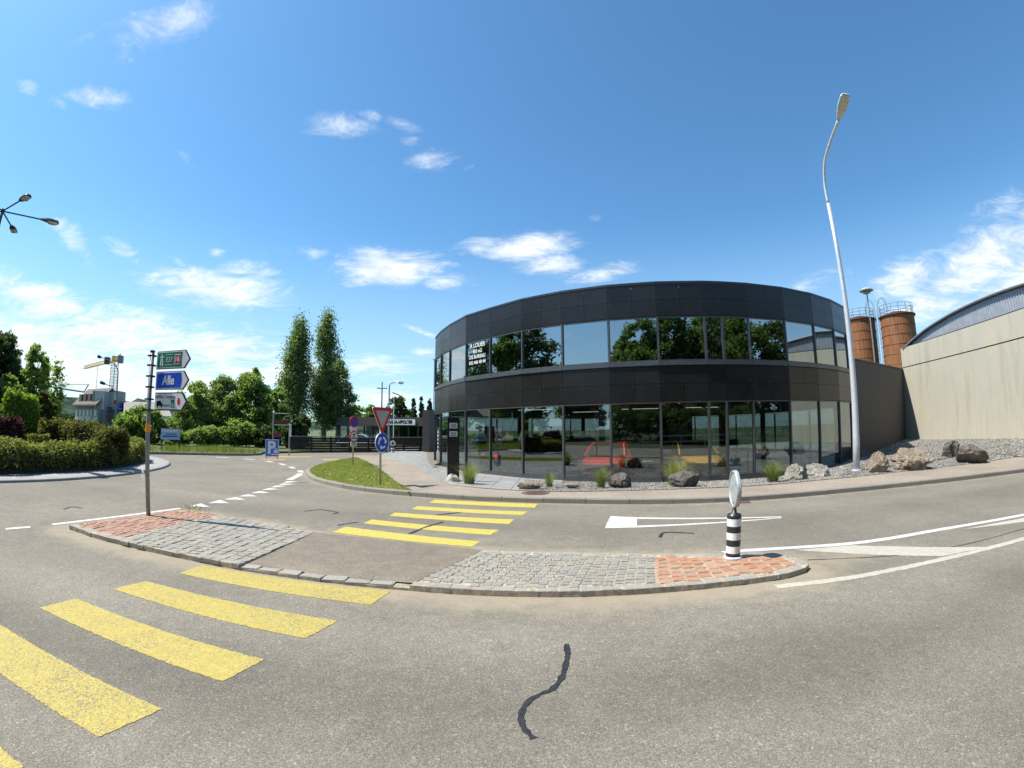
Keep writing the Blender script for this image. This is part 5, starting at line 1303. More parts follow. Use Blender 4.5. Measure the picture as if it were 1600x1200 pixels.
t, d, zf = post('give_way_sign', 'red and white give way triangle above a blue roundabout disc on the lawn', 594.5, 757.5, .118, 640, .84, r=.032)
zt, zb_ = zf(637), zf(677); Rt = (zt-zb_)/1.5*.97; zc = zb_+Rt
MB().plate(rtri((0, zc), Rt, .05), -.062, -.04).build('sign_plate', M_GREYW, t)
MB().plate(rtri((0, zc), Rt*.985, .05), -.066, -.061).build('red_border', M_RED, t)
MB().plate(rtri((0, zc), Rt*.66, .03), -.070, -.065).build('white_field', M_WSHADE, t)
zc2 = zf(691.5); Rd = (zf(676)-zf(707))/2
disc(t, 'round_plate', zc2, Rd, M_GREYW, -.062, -.04); disc(t, 'blue_field', zc2, Rd*.95, M_ABLUE, -.066, -.061)
ar = MB()
for k_ in range(3):
    a0_ = radians(90+120*k_); aa = [a0_-radians(q_) for q_ in np.linspace(10, 75, 8)]; r0_, r1_ = Rd*.42, Rd*.62
    ar.plate([(r1_*cos(a), zc2+r1_*sin(a)) for a in aa][::-1]+[(r0_*cos(a), zc2+r0_*sin(a)) for a in aa], -.071, -.065)
    ae = aa[-1]; tt_ = ae-radians(32); ar.plate([(Rd*.78*cos(ae), zc2+Rd*.78*sin(ae)), (Rd*.28*cos(ae), zc2+Rd*.28*sin(ae)), (Rd*.52*cos(tt_), zc2+Rd*.52*sin(tt_))][::-1], -.0715, -.0655)
ar.build('roundabout_arrows', M_WHITE, t)
# no stopping post
t, d, zf = post('prohibition_sign', 'thin post with a no parking disc and a red ringed disc on the lawn tip', 551.5, 726.5, .118, 650, .72, r=.028)
zc = zf(658.8); R = (zf(649.5)-zf(667.5))/2
disc(t, 'sign_plate', zc, R, M_RED, -.06, -.036); disc(t, 'blue_field', zc, R*.78, M_BLUE, -.064, -.059)
o = MB().box((0, -.066, zc), (R*1.55, .005, R*.2)).build('red_bar', M_RED, t)
o.data.transform(Matrix.Translation((0, 0, zc)) @ Matrix.Rotation(pi/4, 4, 'Y') @ Matrix.Translation((0, 0, -zc)))
z_ = zf(670.8); MB().box((0, -.05, z_), (.36, .016, .22)).build('plate', M_WHITE, t)
zc = zf(682); disc(t, 'sign_plate', zc, R, M_RED, -.06, -.036); disc(t, 'white_field', zc, R*.78, M_WHITE, -.064, -.059)
ic = MB().box((0, -.066, zc+R*.35), (R*.5, .005, R*.25)).box((0, -.066, zc-.02), (R*.16, .005, R*.55)).box((-R*.36, -.066, zc-R*.3), (R*.4, .005, R*.22)).box((R*.36, -.066, zc-R*.3), (R*.4, .005, R*.22)); ic.build('vehicle_symbols', M_BLACK, t)
z_ = zf(693.5); o = MB().box((0, -.05, z_), (.36, .016, .20)).build('plate', M_WHITE, t)
lt = MB()
for q_ in range(2): lt.box((0, -.060, z_+.04-q_*.07), (.26, .003, .025))
lt.build('lettering', M_BLACK, o)
# blue parking board
p = g(425, 717.3, 0.0); d = hypot(p[0], p[1]); t = thing('parking_board', 'blue board with a white P standing on the far red island', 'sign', p, rot_to_cam(p)-.25)
zt, zb_ = at(425, 686.5, d)[2], at(425, 713.5, d)[2]; wv = np.linalg.norm(np.array(at(414.3, 700, d)[:2])-np.array(at(436, 700, d)[:2]))/2
for s_ in (-1, 1): MB().tube([(s_*wv*.8, .03, 0), (s_*wv*.8, .03, zt-.05)], .025, 8).build('leg', M_GALV, t)
MB().box((0, 0, (zt+zb_)/2), (wv*2, .04, zt-zb_)).build('white_edge', M_WHITE, t)
MB().box((0, -.022, (zt+zb_)/2), (wv*1.88, .01, (zt-zb_)*.94)).build('blue_field', M_LBLUE, t)
text('lettering', 'P', (zt-zb_)*1.0, M_WHITE, t, (-.03, -.029, (zt+zb_)/2), bold=.03, sx=.95)
MB().box((wv*.58, -.030, zb_+.28), (.22, .004, .16)).box((wv*.5, -.030, zb_+.12), (.40, .004, .06)).box((wv*.62, -.030, zb_+.42), (.12, .004, .05)).build('symbol', M_WHITE, t)
patch('brick_pad', gp([(411, 717.2), (445, 718.2), (452, 720), (428, 720.5), (405, 719)]), M_BRK2, z=.012)
# brown tourist sign on a frame behind it
p = g(440, 711, 0.1); d = hypot(p[0], p[1])+1.2; p = at(439, 711, d); t = thing('tourist_sign', 'empty sign frame with a brown arrow plate before the trees', 'road sign', (p[0], p[1], 0.0), rot_to_cam(p))
w_ = lambda x: (np.array(at(x, 680, d)[:2])-np.array(p[:2])) @ np.array([p[1], -p[0]])/hypot(p[0], p[1]); zz = lambda y: at(439, y, d)[2]
for x, y in ((426.5, 645.5), (452, 663)): MB().tube([(w_(x), 0, 0), (w_(x), 0, zz(y))], .035, 8).build('pole', M_GALV, t)
fr = MB().tube([(w_(428), 0, zz(646)), (w_(450), 0, zz(646)), (w_(457), 0, zz(656)), (w_(450), 0, zz(664)), (w_(428), 0, zz(664))], .02, 6); fr.build('frame', M_GALV, t)
MB().plate([(w_(429), zz(663)), (w_(449), zz(663)), (w_(455.5), zz(659.5)), (w_(449), zz(656)), (w_(429), zz(656))], -.05, -.02).build('brown_plate', M_BROWN, t)
MB().plate([(w_(427), zz(684)), (w_(438), zz(682)), (w_(438), zz(675)), (w_(427), zz(677))], -.05, -.03).build('red_plate', simple('faded red plate', (.16, .03, .035), .6), t)
MB().box((w_(453.5), -.04, zz(672)), (.12, .02, .75)).build('white_tag', M_WHITE, t)
# far island post
p = g(613.5, 709.3, 0); d = hypot(p[0], p[1]); t = thing('island_post', 'far small banded post with a white round sign before the dark fence', 'bollard', p, rot_to_cam(p))
zz = lambda y: at(613.5, y, d)[2]
for i, (a, b) in enumerate(((709.3, 706.5), (706.5, 704.3), (704.3, 702), (702, 699.8), (699.8, 697.5))): MB().lathe([(.12, zz(a)), (.12, zz(b)-.001)], seg=12).build('band', M_BAND if i % 2 == 0 else M_BANDW, t)
disc(t, 'disc_sign', zz(692.6), .20, M_WHITE, -.03, 0, 18); MB().plate([(-.10, zz(692.6)-.02), (.0, zz(692.6)-.12), (.1, zz(692.6)+.02), (.02, zz(692.6)+.1)], -.036, -.029).build('symbol', M_BLACK, t)

# ------------------------------------------------------------------ things beyond: dark board fence, low garage, poles
fn = thing('board_fence', 'long low fence of dark stained boards in front of the garage', 'fence', g(580, 706.5))
F0, F1 = np.array(g(455, 706.8)), np.array(g(682, 705.2)); fl_ = np.linalg.norm(F1-F0); fd = (F1-F0)[:2]/fl_; fr_ = atan2(fd[1], fd[0]); ftop = at(580, 684, gd(580, 706))[2]
ns = 8
for i in range(ns+1):
    c = F0[:2]+fd*fl_*i/ns; MB().box((c[0], c[1]+.03, ftop/2), (.12, .12, ftop+.04), fr_).build('post', M_DKWOOD, fn, world=True)
rows = 6
for i in range(ns):
    c = F0[:2]+fd*fl_*(i+.5)/ns
    for r_ in range(rows):
        h = ftop/rows; mt_ = M_DKWOOD2 if (r_ < 3 and 1 <= i <= 5 and random.random() < .75) else M_DKWOOD
        MB().box((c[0], c[1]-.04+random.uniform(-.012, .012), h*(r_+.5)), (fl_/ns-.02, .03, h-.02), fr_).build('plank', mt_, fn, world=True)
    MB().box((c[0], c[1]-.02, ftop+.05), (fl_/ns-.005, .22, .05), fr_).build('top_rail', M_POSTG, fn, world=True)
af = thing('garage_building', 'low dark garage building with a white name board over its windows', 'building', at(600, 690, 52)[:2]+(0,))
D_ = 50
def apt(x, y, d=D_): return at(x, y, d)
aL, aR = np.array(apt(531, 680, 56)), np.array(apt(668, 680, 50)); adv = (aR-aL)[:2]; aln = np.linalg.norm(adv); adv /= aln; arz = atan2(adv[1], adv[0])
zt, zm = apt(600, 652.5, 53)[2], apt(600, 665.5, 53)[2]
def abox(name, s0, s1, z0, z1, o0, o1, mat, world=True):
    n_ = np.array([adv[1], -adv[0]]); c = [aL[:2]+adv*s0+n_*o0, aL[:2]+adv*s1+n_*o0, aL[:2]+adv*s1+n_*o1, aL[:2]+adv*s0+n_*o1]
    return MB().prism([tuple(q_) for q_ in c], z0, z1).build(name, mat, af, world=world)
abox('back_wall', 0, aln, 0, zt-.05, -9, -8.7, M_FASC); abox('flat_roof', -.2, aln+.2, zm, zt, -9.2, .6, M_FASC)
abox('floor', 0, aln, 0.02, .08, -8.6, .3, M_FLOOR)
nb_ = 10
for i in range(nb_):
    abox('window', aln*i/nb_+.06, aln*(i+1)/nb_-.06, .3, zm-.05, -.02, .02, M_GLASSF); abox('pillar', aln*i/nb_-.06, aln*i/nb_+.06, .08, zm-.003, -.1, .1, M_DKMET)
sgn = abox('name_board', 0, 1, 0, .1, .65, .70, M_WHITE)
bpy.data.objects.remove(sgn)
def s_of(x): 
    r = ray(x, 660); n_ = np.array([adv[1], -adv[0]]); o_ = aL[:2]+n_*.7; nn = np.array([-adv[1], adv[0]]); tt_ = (o_ @ nn)/(r[:2] @ nn); return (r[:2]*tt_-o_) @ adv, tt_*hypot(r[0], r[1])
s0, dd0 = s_of(594); s1, dd1 = s_of(648.5); z1_ = at(620, 655, dd1)[2]; z0_ = at(620, 663.8, dd1)[2]
abox('name_board', s0, s1, z0_, z1_, .64, .70, M_WHITE)
n_ = np.array([adv[1], -adv[0]]); q_ = aL[:2]+adv*(s0+s1)/2+n_*.71
text('lettering', 'GARAGE-R.AFFOLTER', (z1_-z0_)*.80, M_BLACK, af, (q_[0], q_[1], (z0_+z1_)/2), rz=arz, bold=.03, sx=.80, world=True)
rw = thing('end_wall', 'dark grey upright wall slab between the garage and the showroom', 'wall', at(676, 690, 36)[:2]+(0,))
p = at(676.5, 700, 36); MB().box((p[0], p[1], at(676, 642, 36)[2]/2), (.55, 3.0, at(676, 642, 36)[2]), -.2).build('wall_face', M_FASC, rw, world=True)
carat('pale blue car showing over the dark fence behind the prohibition post', carpaint('pale blue car paint', (.35, .5, .55)), 563, 41, .1, -.25, group='cars parked behind the dark fence')
def slim_pole(name, label, cat, x, ytop, ybot, d, r, mat=M_GALV):
    p = at(x, ybot, d); t = thing(name, label, cat, (p[0], p[1], 0), rot_to_cam(p)); h = at(x, ytop, d)[2]
    MB().tube([(0, 0, 0), (0, 0, h)], [r, r*.7], 8).build('pole', mat, t); return t, (lambda xx: ((np.array(at(xx, 640, d)[:2])-np.array(p[:2])) @ np.array([p[1], -p[0]]))/hypot(p[0], p[1])), (lambda yy: at(x, yy, d)[2])
t, wx, zy = slim_pole('street_lamp', 'thin street lamp with a short arm behind the give way sign', 'street lamp', 607, 602, 708, 33, .07)
MB().tube([(0, 0, zy(602.5)), (wx(609), 0, zy(599.5)), (wx(613), 0, zy(598)), (wx(618), 0, zy(597.5))], .035, 6).build('arm', M_GALV, t)
def fq(s, z, w): return (wx(617)+s, w, zy(597.5)+z)
lamp_head(t, fq, .6, .12)
t, wx, zy = slim_pole('power_pole', 'tall bare power pole with a short cross arm above the garage', 'utility pole', 596, 597, 660, 75, .14, M_POSTG)
MB().box((0, 0, zy(607)), (1.6, .12, .14)).build('cross_arm', M_POSTG, t)
for s_ in (-.7, .7): MB().lathe([(.05, 0), (.07, .12), (.03, .22)], (s_, 0, zy(607)+.07), 8).build('insulator', M_WHITE, t)
t, wx, zy = slim_pole('flag_pole', 'white flag pole standing at the garage', 'pole', 614.7, 622, 690, 48, .05, M_WHITE)
MB().lathe([(.09, 0), (.09, .1), (.02, .16)], (0, 0, zy(622)), 8).build('pole_cap', M_WHITE, t)
t, wx, zy = slim_pole('utility_pole', 'thin dark mast left of the showroom', 'utility pole', 677.5, 560, 650, 60, .06, M_POSTG)
MB().box((0, 0, zy(562)), (.5, .06, .06)).build('cross_arm', M_POSTG, t)

def lattice(name, a, b, w, k, mat, parent, r=.06, tri=False):
    a, b = np.array(a, float), np.array(b, float); d = b-a; L = np.linalg.norm(d); d /= L
    x = np.cross(d, [0, 0, 1.0]); x = x/np.linalg.norm(x) if np.linalg.norm(x) > .1 else np.array([1.0, 0, 0]); y = np.cross(x, d); mb = MB()
    cs = [(-.5, -.5), (.5, -.5), (.5, .5), (-.5, .5)] if not tri else [(-.5, -.4), (.5, -.4), (0, .6)]
    P = lambda i, c: tuple(a+d*L*i/k+x*c[0]*w+y*c[1]*w)
    for c in cs: mb.tube([P(0, c), P(k, c)], r, 4)
    for i in range(k):
        for q_ in range(len(cs)):
            c0_, c1_ = cs[q_], cs[(q_+1) % len(cs)]
            mb.tube([P(i, c0_), P(i+1, c1_)] if i % 2 else [P(i, c1_), P(i+1, c0_)], r*.6, 3, cap=False); mb.tube([P(i, c0_), P(i, c1_)], r*.6, 3, cap=False)
    return mb.build(name, mat, parent, world=True)
D_ = 170
p = at(173.5, 668, D_); t = thing('tower_crane', 'yellow tower crane rising behind the grey house', 'crane', (p[0], p[1], 0))
tp = at(174, 566, D_); lattice('tower', (p[0], p[1], 0), (p[0], p[1], tp[2]), 1.7, 22, M_WHITE, t, .12)
def lev_at(x, y, z): r = ray(x, y); k_ = (z-CAM_H)/r[2]; return (r[0]*k_, r[1]*k_, z)
j1 = lev_at(131, 575.5, tp[2]+.9)
lattice('jib', (p[0], p[1], tp[2]+.9), (j1[0], j1[1], tp[2]+1.2), 1.2, 22, M_YCRANE, t, .09, True)
c1 = lev_at(189, 556, tp[2]+.9); lattice('counter_jib', (p[0], p[1], tp[2]+.9), (c1[0], c1[1], tp[2]+1.0), 1.2, 6, M_YCRANE, t, .10, True)
MB().box((p[0]*.99, p[1]*.99, tp[2]+1.0), (1.9, 1.9, 1.7), .6).build('slewing_ring', M_YCRANE, t, world=True)
MB().box((p[0]-2.2, p[1]-1.5, tp[2]+.4), (1.7, 1.7, 2.2), .6).build('cab', M_DKMET, t, world=True)
MB().box((c1[0], c1[1], tp[2]-.2), (1.6, 1.6, 2.2), .6).build('ballast', M_POSTG, t, world=True)
MB().tube([((p[0]+j1[0])/2, (p[1]+j1[1])/2, tp[2]+1.6), ((p[0]+j1[0])/2, (p[1]+j1[1])/2, tp[2]-14)], .07, 4).build('hoist_rope', M_DKMET, t, world=True)
D_ = 260
p = at(132.5, 668, D_); t = thing('folding_crane', 'pale folding crane with a slack level jib far behind the sapling', 'crane', (p[0], p[1], 0))
MB().tube([(p[0], p[1], 0), (p[0], p[1], at(132, 611, D_)[2])], .55, 6).build('mast', M_POSTG, t, world=True)
MB().tube([at(131, 612.5, D_), at(95, 607, D_), at(70, 603, D_)], .4, 6).build('jib', M_POSTG, t, world=True)
MB().tube([at(131, 613, D_), at(138.5, 600.5, D_)], .3, 5).build('strut', M_POSTG, t, world=True)
MB().tube([at(138.5, 600.5, D_), at(95, 601.5, D_), at(66, 602, D_)], .16, 4).build('stay_rope', M_POSTG, t, world=True)
D_ = 150
p = at(626, 668, D_); t = thing('tower_crane', 'small distant yellow crane above the trees by the garage', 'crane', (p[0], p[1], 0))
MB().tube([(p[0], p[1], 0), (p[0], p[1], at(626, 618, D_)[2])], .5, 5).build('tower', M_YCRANE, t, world=True)
MB().tube([at(612.5, 622.5, D_), at(625, 624.5, D_), at(634, 624.5, D_)], .45, 5).build('jib', M_YCRANE, t, world=True)
MB().tube([at(634, 624, D_), at(623, 617, D_), at(613, 613.5, D_)], .22, 4).build('stay_rope', M_YLINE, t, world=True)

# ------------------------------------------------------------------ grey house with mansard and the hall roof
def quadwall(mb, a, b, z0, z1, th=.3): 
    a, b = np.array(a[:2]), np.array(b[:2]); d = b-a; d /= np.linalg.norm(d); n_ = np.array([-d[1], d[0]])*th
    return mb.prism([tuple(a), tuple(b), tuple(b+n_), tuple(a+n_)], z0, z1)
hC, hL, hR = np.array(at(152, 668, 112)), np.array(at(117, 668, 124)), np.array(at(193, 668, 122))
t = thing('grey_house', 'grey rendered house with brown mansard roof, dormers and rows of windows', 'building', (hC[0], hC[1], 0))
eave = at(152, 634, 112)[2]; ridge = at(165, 608, 117)[2]; hB = hL+(hR-hC)
MB().prism([tuple(hC[:2]), tuple(hR[:2]), tuple(hB[:2]), tuple(hL[:2])][::1], 0, eave).build('wall', M_PLAS, t, world=True)
fdv = (hL-hC)[:2]; fL = np.linalg.norm(fdv); fdv /= fL; fn_ = np.array([fdv[1], -fdv[0]]); fn_ = fn_ if fn_ @ hC[:2] < 0 else -fn_
def hq(s, o_): return hC[:2]+fdv*s+fn_*o_
def hbox(name, s0, s1, z0, z1, o0, o1, mat, par=None):
    c = [hq(s0, o0), hq(s1, o0), hq(s1, o1), hq(s0, o1)]
    if sum(c[k_][0]*c[(k_+1) % 4][1]-c[(k_+1) % 4][0]*c[k_][1] for k_ in range(4)) < 0: c = c[::-1]
    return MB().prism([tuple(q_) for q_ in c], z0, z1).build(name, mat, par or t, world=True)
hbox('plaster_band', .0, fL*1, 0, eave*.52, .01, .06, M_PLASL)
for fz, hz2 in ((.10, .26), (.55, .27), ):
    for i in range(6):
        s = fL*(i+.5)/6; w_ = fL/6*.26
        f_ = hbox('window', s-w_-.12, s+w_+.12, eave*fz, eave*(fz+hz2), .06, .14, M_STONEL); hbox('pane', s-w_, s+w_, eave*fz+.15, eave*(fz+hz2)-.15, .141, .16, M_CARGL, f_)
R0, R1 = (hC+hL)/2, (hR+hB)/2
def roofmesh(pts, f, name, mat): return MB().add(pts, f).build(name, mat, t, world=True)
ov = 1.0; w2 = (hR-hC)[:2]; wl2 = np.linalg.norm(w2); w2 = w2/wl2
def rp(s, o_, z): q_ = hC[:2]+fdv*s+w2*o_; return (q_[0], q_[1], z)
# ridge parallel to the window front
rpts = [rp(-.4, -1.2, eave-.1), rp(fL+.6, -1.2, eave-.1), rp(fL+.6, wl2*.45, ridge), rp(-.4, wl2*.45, ridge), rp(-.4, wl2+.8, eave-.1), rp(fL+.6, wl2+.8, eave-.1)]
rpts2 = [(q_[0], q_[1], q_[2]+.35) for q_ in rpts]
roofmesh(rpts+rpts2, [(0, 3, 2, 1), (3, 4, 5, 2), (6, 7, 8, 9), (9, 8, 11, 10), (0, 1, 7, 6), (0, 6, 9, 3), (3, 9, 10, 4), (1, 2, 8, 7), (2, 5, 11, 8), (4, 10, 11, 5)], 'roof', M_ROOFT)
roofmesh([rp(.02, .02, eave), rp(.02, wl2, eave), rp(.02, wl2*.45, ridge-.2), rp(.3, .02, eave), rp(.3, wl2, eave), rp(.3, wl2*.45, ridge-.2)], [(0, 1, 2), (3, 5, 4), (0, 2, 5, 3), (1, 4, 5, 2), (0, 3, 4, 1)], 'gable', M_PLAS)
for i in range(4):
    s = fL*(i+.7)/5.0; q_ = hC[:2]+fdv*s+w2*wl2*.12; zz_ = eave+(ridge-eave)*.30
    dm = MB().box((q_[0], q_[1], zz_+.55), (1.5, 2.4, 1.7), atan2(fdv[1], fdv[0])).build('dormer', M_ROOFT, t, world=True)
    q2 = q_-w2*1.22; MB().box((q2[0], q2[1], zz_+.55), (1.0, .06, 1.1), atan2(fdv[1], fdv[0])).build('window', M_CARGL, dm, world=True)
# two pale stair tower slabs on the gable
for (xa, xb, yt, dd_, mt_) in ((161, 175, 612, 113, M_PLAS), (179, 194, 611, 116, M_PLAS)):
    a, b = np.array(at(xa, 668, dd_)), np.array(at(xb, 668, dd_+4)); mbt = MB(); quadwall(mbt, a, b, 0, at(xb, yt, dd_)[2], 3.0); mbt.build('stair_tower', mt_, t, world=True)
    mbt = MB(); n_ = (b-a)[:2]; quadwall(mbt, a-(b-a)*.16, a-(b-a)*.01, at(xa, 640, dd_)[2], at(xa, yt+2, dd_)[2], 2.0); mbt.build('light_strip', M_PLASL, t, world=True)
a, b = np.array(at(183.5, 640, 113)), np.array(at(192.5, 640, 116)); mbt = MB(); quadwall(mbt, a, b, at(188, 656, 113)[2], at(188, 633, 113)[2], .1); o = mbt.build('blue_banner', M_BLUE, t, world=True)
for y in (638, 643, 648, 652):
    mbt = MB(); quadwall(mbt, a*.998+(b-a)*.25, a*.998+(b-a)*.8, at(188, y+1.2, 113)[2], at(188, y, 113)[2], .02); mbt.build('lettering', M_WHITE, o, world=True)
# lamp with two lanterns and plates before the house
p = at(180, 680, 46); t = thing('street_lamp', 'tall curved lamp with two lanterns and small plates before the grey house', 'street lamp', (p[0], p[1], 0))
L2 = [(at(x, y, 46)) for x, y in ((180, 684), (181, 640), (182.3, 600), (182.8, 580), (181.5, 572), (176, 567), (168, 562))]
L2[0] = (p[0], p[1], 0); px0 = p
for i in (1, 2, 3): L2[i] = (p[0]+(L2[i][0]-p[0])*.25, p[1]+(L2[i][1]-p[1])*.25, L2[i][2])
MB().tube(L2, [.09, .08, .06, .05, .045, .04, .035], 8).build('pole', M_POSTG, t, world=True)
for (x0, y0, x1, y1) in ((168, 562, 152, 556.5), (178, 605, 156, 597)):
    a, b = np.array(at(x0, y0, 46)), np.array(at(x1, y1, 46)); MB().tube([a, a+(b-a)*.65], .035, 5).build('arm', M_POSTG, t, world=True); MB().tube([a+(b-a)*.6, a+(b-a)*.68, a+(b-a)*.95, b], [.06, .12, .14, .06], 8).build('lamp_head', M_DKMET, t, world=True)
for x0, x1, y0, y1, mt_ in ((167, 176, 636, 639, M_DKMET), (167, 176, 641, 645, M_DKMET), (166, 175.5, 650, 653, M_BROWN), (166, 175.5, 655, 658, M_DKMET), (173, 177.5, 667, 675, M_BLUE), (178, 181.5, 625, 632, M_RED)):
    a, b = np.array(at(x0, (y0+y1)/2, 45.5)), np.array(at(x1, (y0+y1)/2, 45.5)); c = (a+b)/2; MB().box(c, (np.linalg.norm(b-a), .06, at(x0, y0, 45.5)[2]-at(x0, y1, 45.5)[2]), atan2(b[1]-a[1], b[0]-a[0])).build('plate', mt_, t, world=True)
# wide low hall with beige roof
D_ = 100
a, b = np.array(at(192, 668, 104)), np.array(at(268, 668, 96)); t = thing('beige_roofed_hall', 'low building with a broad beige roof beyond the round bush', 'building', (a[0], a[1], 0))
ez, rz_ = at(200, 648, 104)[2], at(225, 627, 110)[2]; dv = np.array(a[:2])/hypot(a[0], a[1])*14
mbt = MB(); quadwall(mbt, a, b, 0, ez, .4); mbt.build('wall', M_PLASL, t, world=True)
MB().add([(a[0], a[1], ez), (b[0], b[1], ez), (b[0]+dv[0], b[1]+dv[1], rz_), (a[0]+dv[0], a[1]+dv[1], rz_), (b[0]+2*dv[0], b[1]+2*dv[1], ez), (a[0]+2*dv[0], a[1]+2*dv[1], ez)], [(0, 1, 2, 3), (3, 2, 4, 5), (0, 3, 5), (1, 4, 2)]).build('roof', M_ROOFG, t, world=True)
# billboard on the verge
p = g(266, 704, .12); d = hypot(p[0], p[1])+.5; t = thing('billboard', 'pale blue billboard on two posts at the edge of the bushes', 'sign', (p[0], p[1], .1), rot_to_cam(p))
wv = np.linalg.norm(np.array(at(252, 678, d)[:2])-np.array(at(281, 678, d)[:2])); z0_, z1_ = at(266, 686.5, d)[2], at(266, 669.5, d)[2]
for s_ in (-.45, .47): MB().tube([(wv*s_, .05, 0), (wv*s_, .05, z1_)], .035, 8).build('post', M_DKMET, t)
MB().box((0, 0, (z0_+z1_)/2-.1), (wv, .05, z1_-z0_)).build('panel', simple('pale blue print', (.40, .52, .70), .5, var=.12, scale=2), t)
lt = MB(); hh = z1_-z0_
lt.box((-.02, -.03, z0_+hh*.30-.1), (wv*.8, .006, hh*.12)); lt.box((.05*wv, -.03, z0_+hh*.5-.1), (wv*.55, .006, hh*.08)); lt.build('lettering', M_BLUE, t)
MB().box((-.05, -.03, z0_+hh*.80-.1), (wv*.9, .006, hh*.22)).build('white_strip', M_WHITE, t)
p = at(-2, 660, 48); t = thing('brown_roofed_house', 'brown tiled roof edge of a house among the dark trees', 'building', (p[0], p[1], 0))
a, b = np.array(at(-40, 660, 46)), np.array(at(11, 660, 48)); ez = at(8, 612, 48)[2]; rz_ = at(0, 595, 50)[2]; dv = np.array(b[:2])/hypot(b[0], b[1])*4
mbt = MB(); quadwall(mbt, a, b, 0, ez, 6); mbt.build('wall', M_PLASL, t, world=True)
MB().add([(a[0], a[1], ez-.1), (b[0]+.4, b[1]+.4, ez-.1), (b[0]+dv[0], b[1]+dv[1], rz_), (a[0]+dv[0], a[1]+dv[1], rz_), (b[0]+2*dv[0], b[1]+2*dv[1], ez-.1), (a[0]+2*dv[0], a[1]+2*dv[1], ez-.1)], [(0, 1, 2, 3), (3, 2, 4, 5), (0, 3, 5), (1, 4, 2)]).build('roof', M_ROOFT, t, world=True)
carat('small white car far away beyond the hedge', cwh, 105, 60, .4, 0.0, group='cars far behind the roundabout')
carat('white car half hidden behind the light green trees', cwh, 342, 58, .2, 0.0, group='cars far behind the roundabout')

# ------------------------------------------------------------------ trees and shrubs
def profile(kind, t):
    if kind == 'poplar': return (np.sin(np.clip(t, 0, 1)**.75*pi)**.55)*(1-.25*t)
    if kind == 'cone': return np.clip(1-t, 0, 1)**.85*.95+.05
    if kind == 'birch': return np.sin(np.clip(t*.93+.07, 0, 1)**.70*pi)**.7
    return np.sqrt(np.clip(1-(2*t-1)**2, 0, 1))**.85
def tree(name, label, base, h, rx, kind='round', crown0=.25, nleaf=9000, leaf=.2, mat=None, trunk=.16, group=None, seed=0, clumps=70, bark=None, loose=.16, cat='tree', ry=None, fineness=1.0):
    rn = np.random.default_rng(seed+100); ry = ry or rx; nleaf = int(nleaf*2.0); leaf *= .68; clumps = int(clumps*2.2)
    t_ = thing(name, label, cat, base, 0, group)
    ch = h*(1-crown0); z0 = h*crown0
    cz = rn.uniform(.03, .97, clumps*3); w = profile(kind, cz); keep = rn.uniform(0, 1, len(cz)) < w; cz = cz[keep][:clumps]; k = len(cz)
    R = profile(kind, cz); a = rn.uniform(0, 2*pi, k); rr = np.sqrt(rn.uniform(.12, 1.0, k))*.86
    wob = 1+.22*np.sin(a*2+seed)+.12*np.sin(a*3+cz*9+seed*2)
    C = np.stack([np.cos(a)*rr*R*rx*wob, np.sin(a)*rr*R*ry*wob, z0+cz*ch], 1)
    cr = rx*loose*rn.uniform(.45, 1.6, k)*.92*(1.0 if kind != 'poplar' else 1.5)
    per = rn.multinomial(nleaf, (cr**2)/np.sum(cr**2))
    ci = np.repeat(np.arange(k), per); dr = unit(rn.normal(size=(len(ci), 3))); rad = cr[ci]*np.minimum(np.abs(rn.normal(.75, .38, len(ci))), 1.35)
    sq = np.array([1, 1, .8 if kind != 'poplar' else 1.7]); L = C[ci]+dr*rad[:, None]*sq
    if kind == 'cone': L[:, 2] -= .35*np.hypot(L[:, 0]-0, L[:, 1])*rn.uniform(.3, .8, len(L))
    tone = rn.uniform(.15, .85, k)
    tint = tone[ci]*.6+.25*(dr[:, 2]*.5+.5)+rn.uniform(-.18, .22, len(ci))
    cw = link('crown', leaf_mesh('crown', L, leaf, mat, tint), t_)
    tb = MB(); top = z0+ch*(.75 if kind != 'poplar' else .9); bend = rn.normal(0, .05*h**.5, (5, 2)); bend[0] = 0
    path = [(bend[i][0]*i/4, bend[i][1]*i/4, -.15+(top+.15)*i/4) for i in range(5)]
    tb.tube(path, [trunk*1.25, trunk, trunk*.8, trunk*.5, trunk*.15], 8)
    for i in rn.permutation(k)[:min(k, 16)]:
        c = C[i]; zs = max(z0*.75, min(top*.9, c[2]-abs(rn.normal(.25, .1))*np.hypot(c[0], c[1])*1.2-.3)); f_ = zs/top; st = (np.interp(f_, np.linspace(0, 1, 5), [q_[0] for q_ in path]), np.interp(f_, np.linspace(0, 1, 5), [q_[1] for q_ in path]), zs)
        md = ((st[0]+c[0])/2, (st[1]+c[1])/2, (zs+c[2])/2+.1*rx); tb.tube([st, md, tuple(c)], [trunk*.38, trunk*.25, trunk*.08], 5)
    tb.build('trunk', bark or M_BARK, t_); return t_
def ptree(name, label, xc, ytop, wpx, d, z=.1, **k):
    b = at(xc, 690, d); a1_, a2_ = np.array(at(xc-wpx/2, 640, d)[:2]), np.array(at(xc+wpx/2, 640, d)[:2]); h = at(xc, ytop, d)[2]-z
    return tree(name, label, (b[0], b[1], z), h, np.linalg.norm(a1_-a2_)/2, **k)
ptree('broadleaf_tree', 'big dark broadleaf tree at the left picture edge', -12, 517, 92, 95, kind='round', crown0=.05, nleaf=15000, leaf=.42, mat=L_DARK, seed=1, clumps=110, group='trees left of the roundabout')
ptree('broadleaf_tree', 'loose mid green tree right of the big dark tree', 52, 537, 52, 88, kind='round', crown0=.05, nleaf=6500, leaf=.36, mat=L_MID, seed=2, clumps=60, loose=.2, group='trees left of the roundabout')
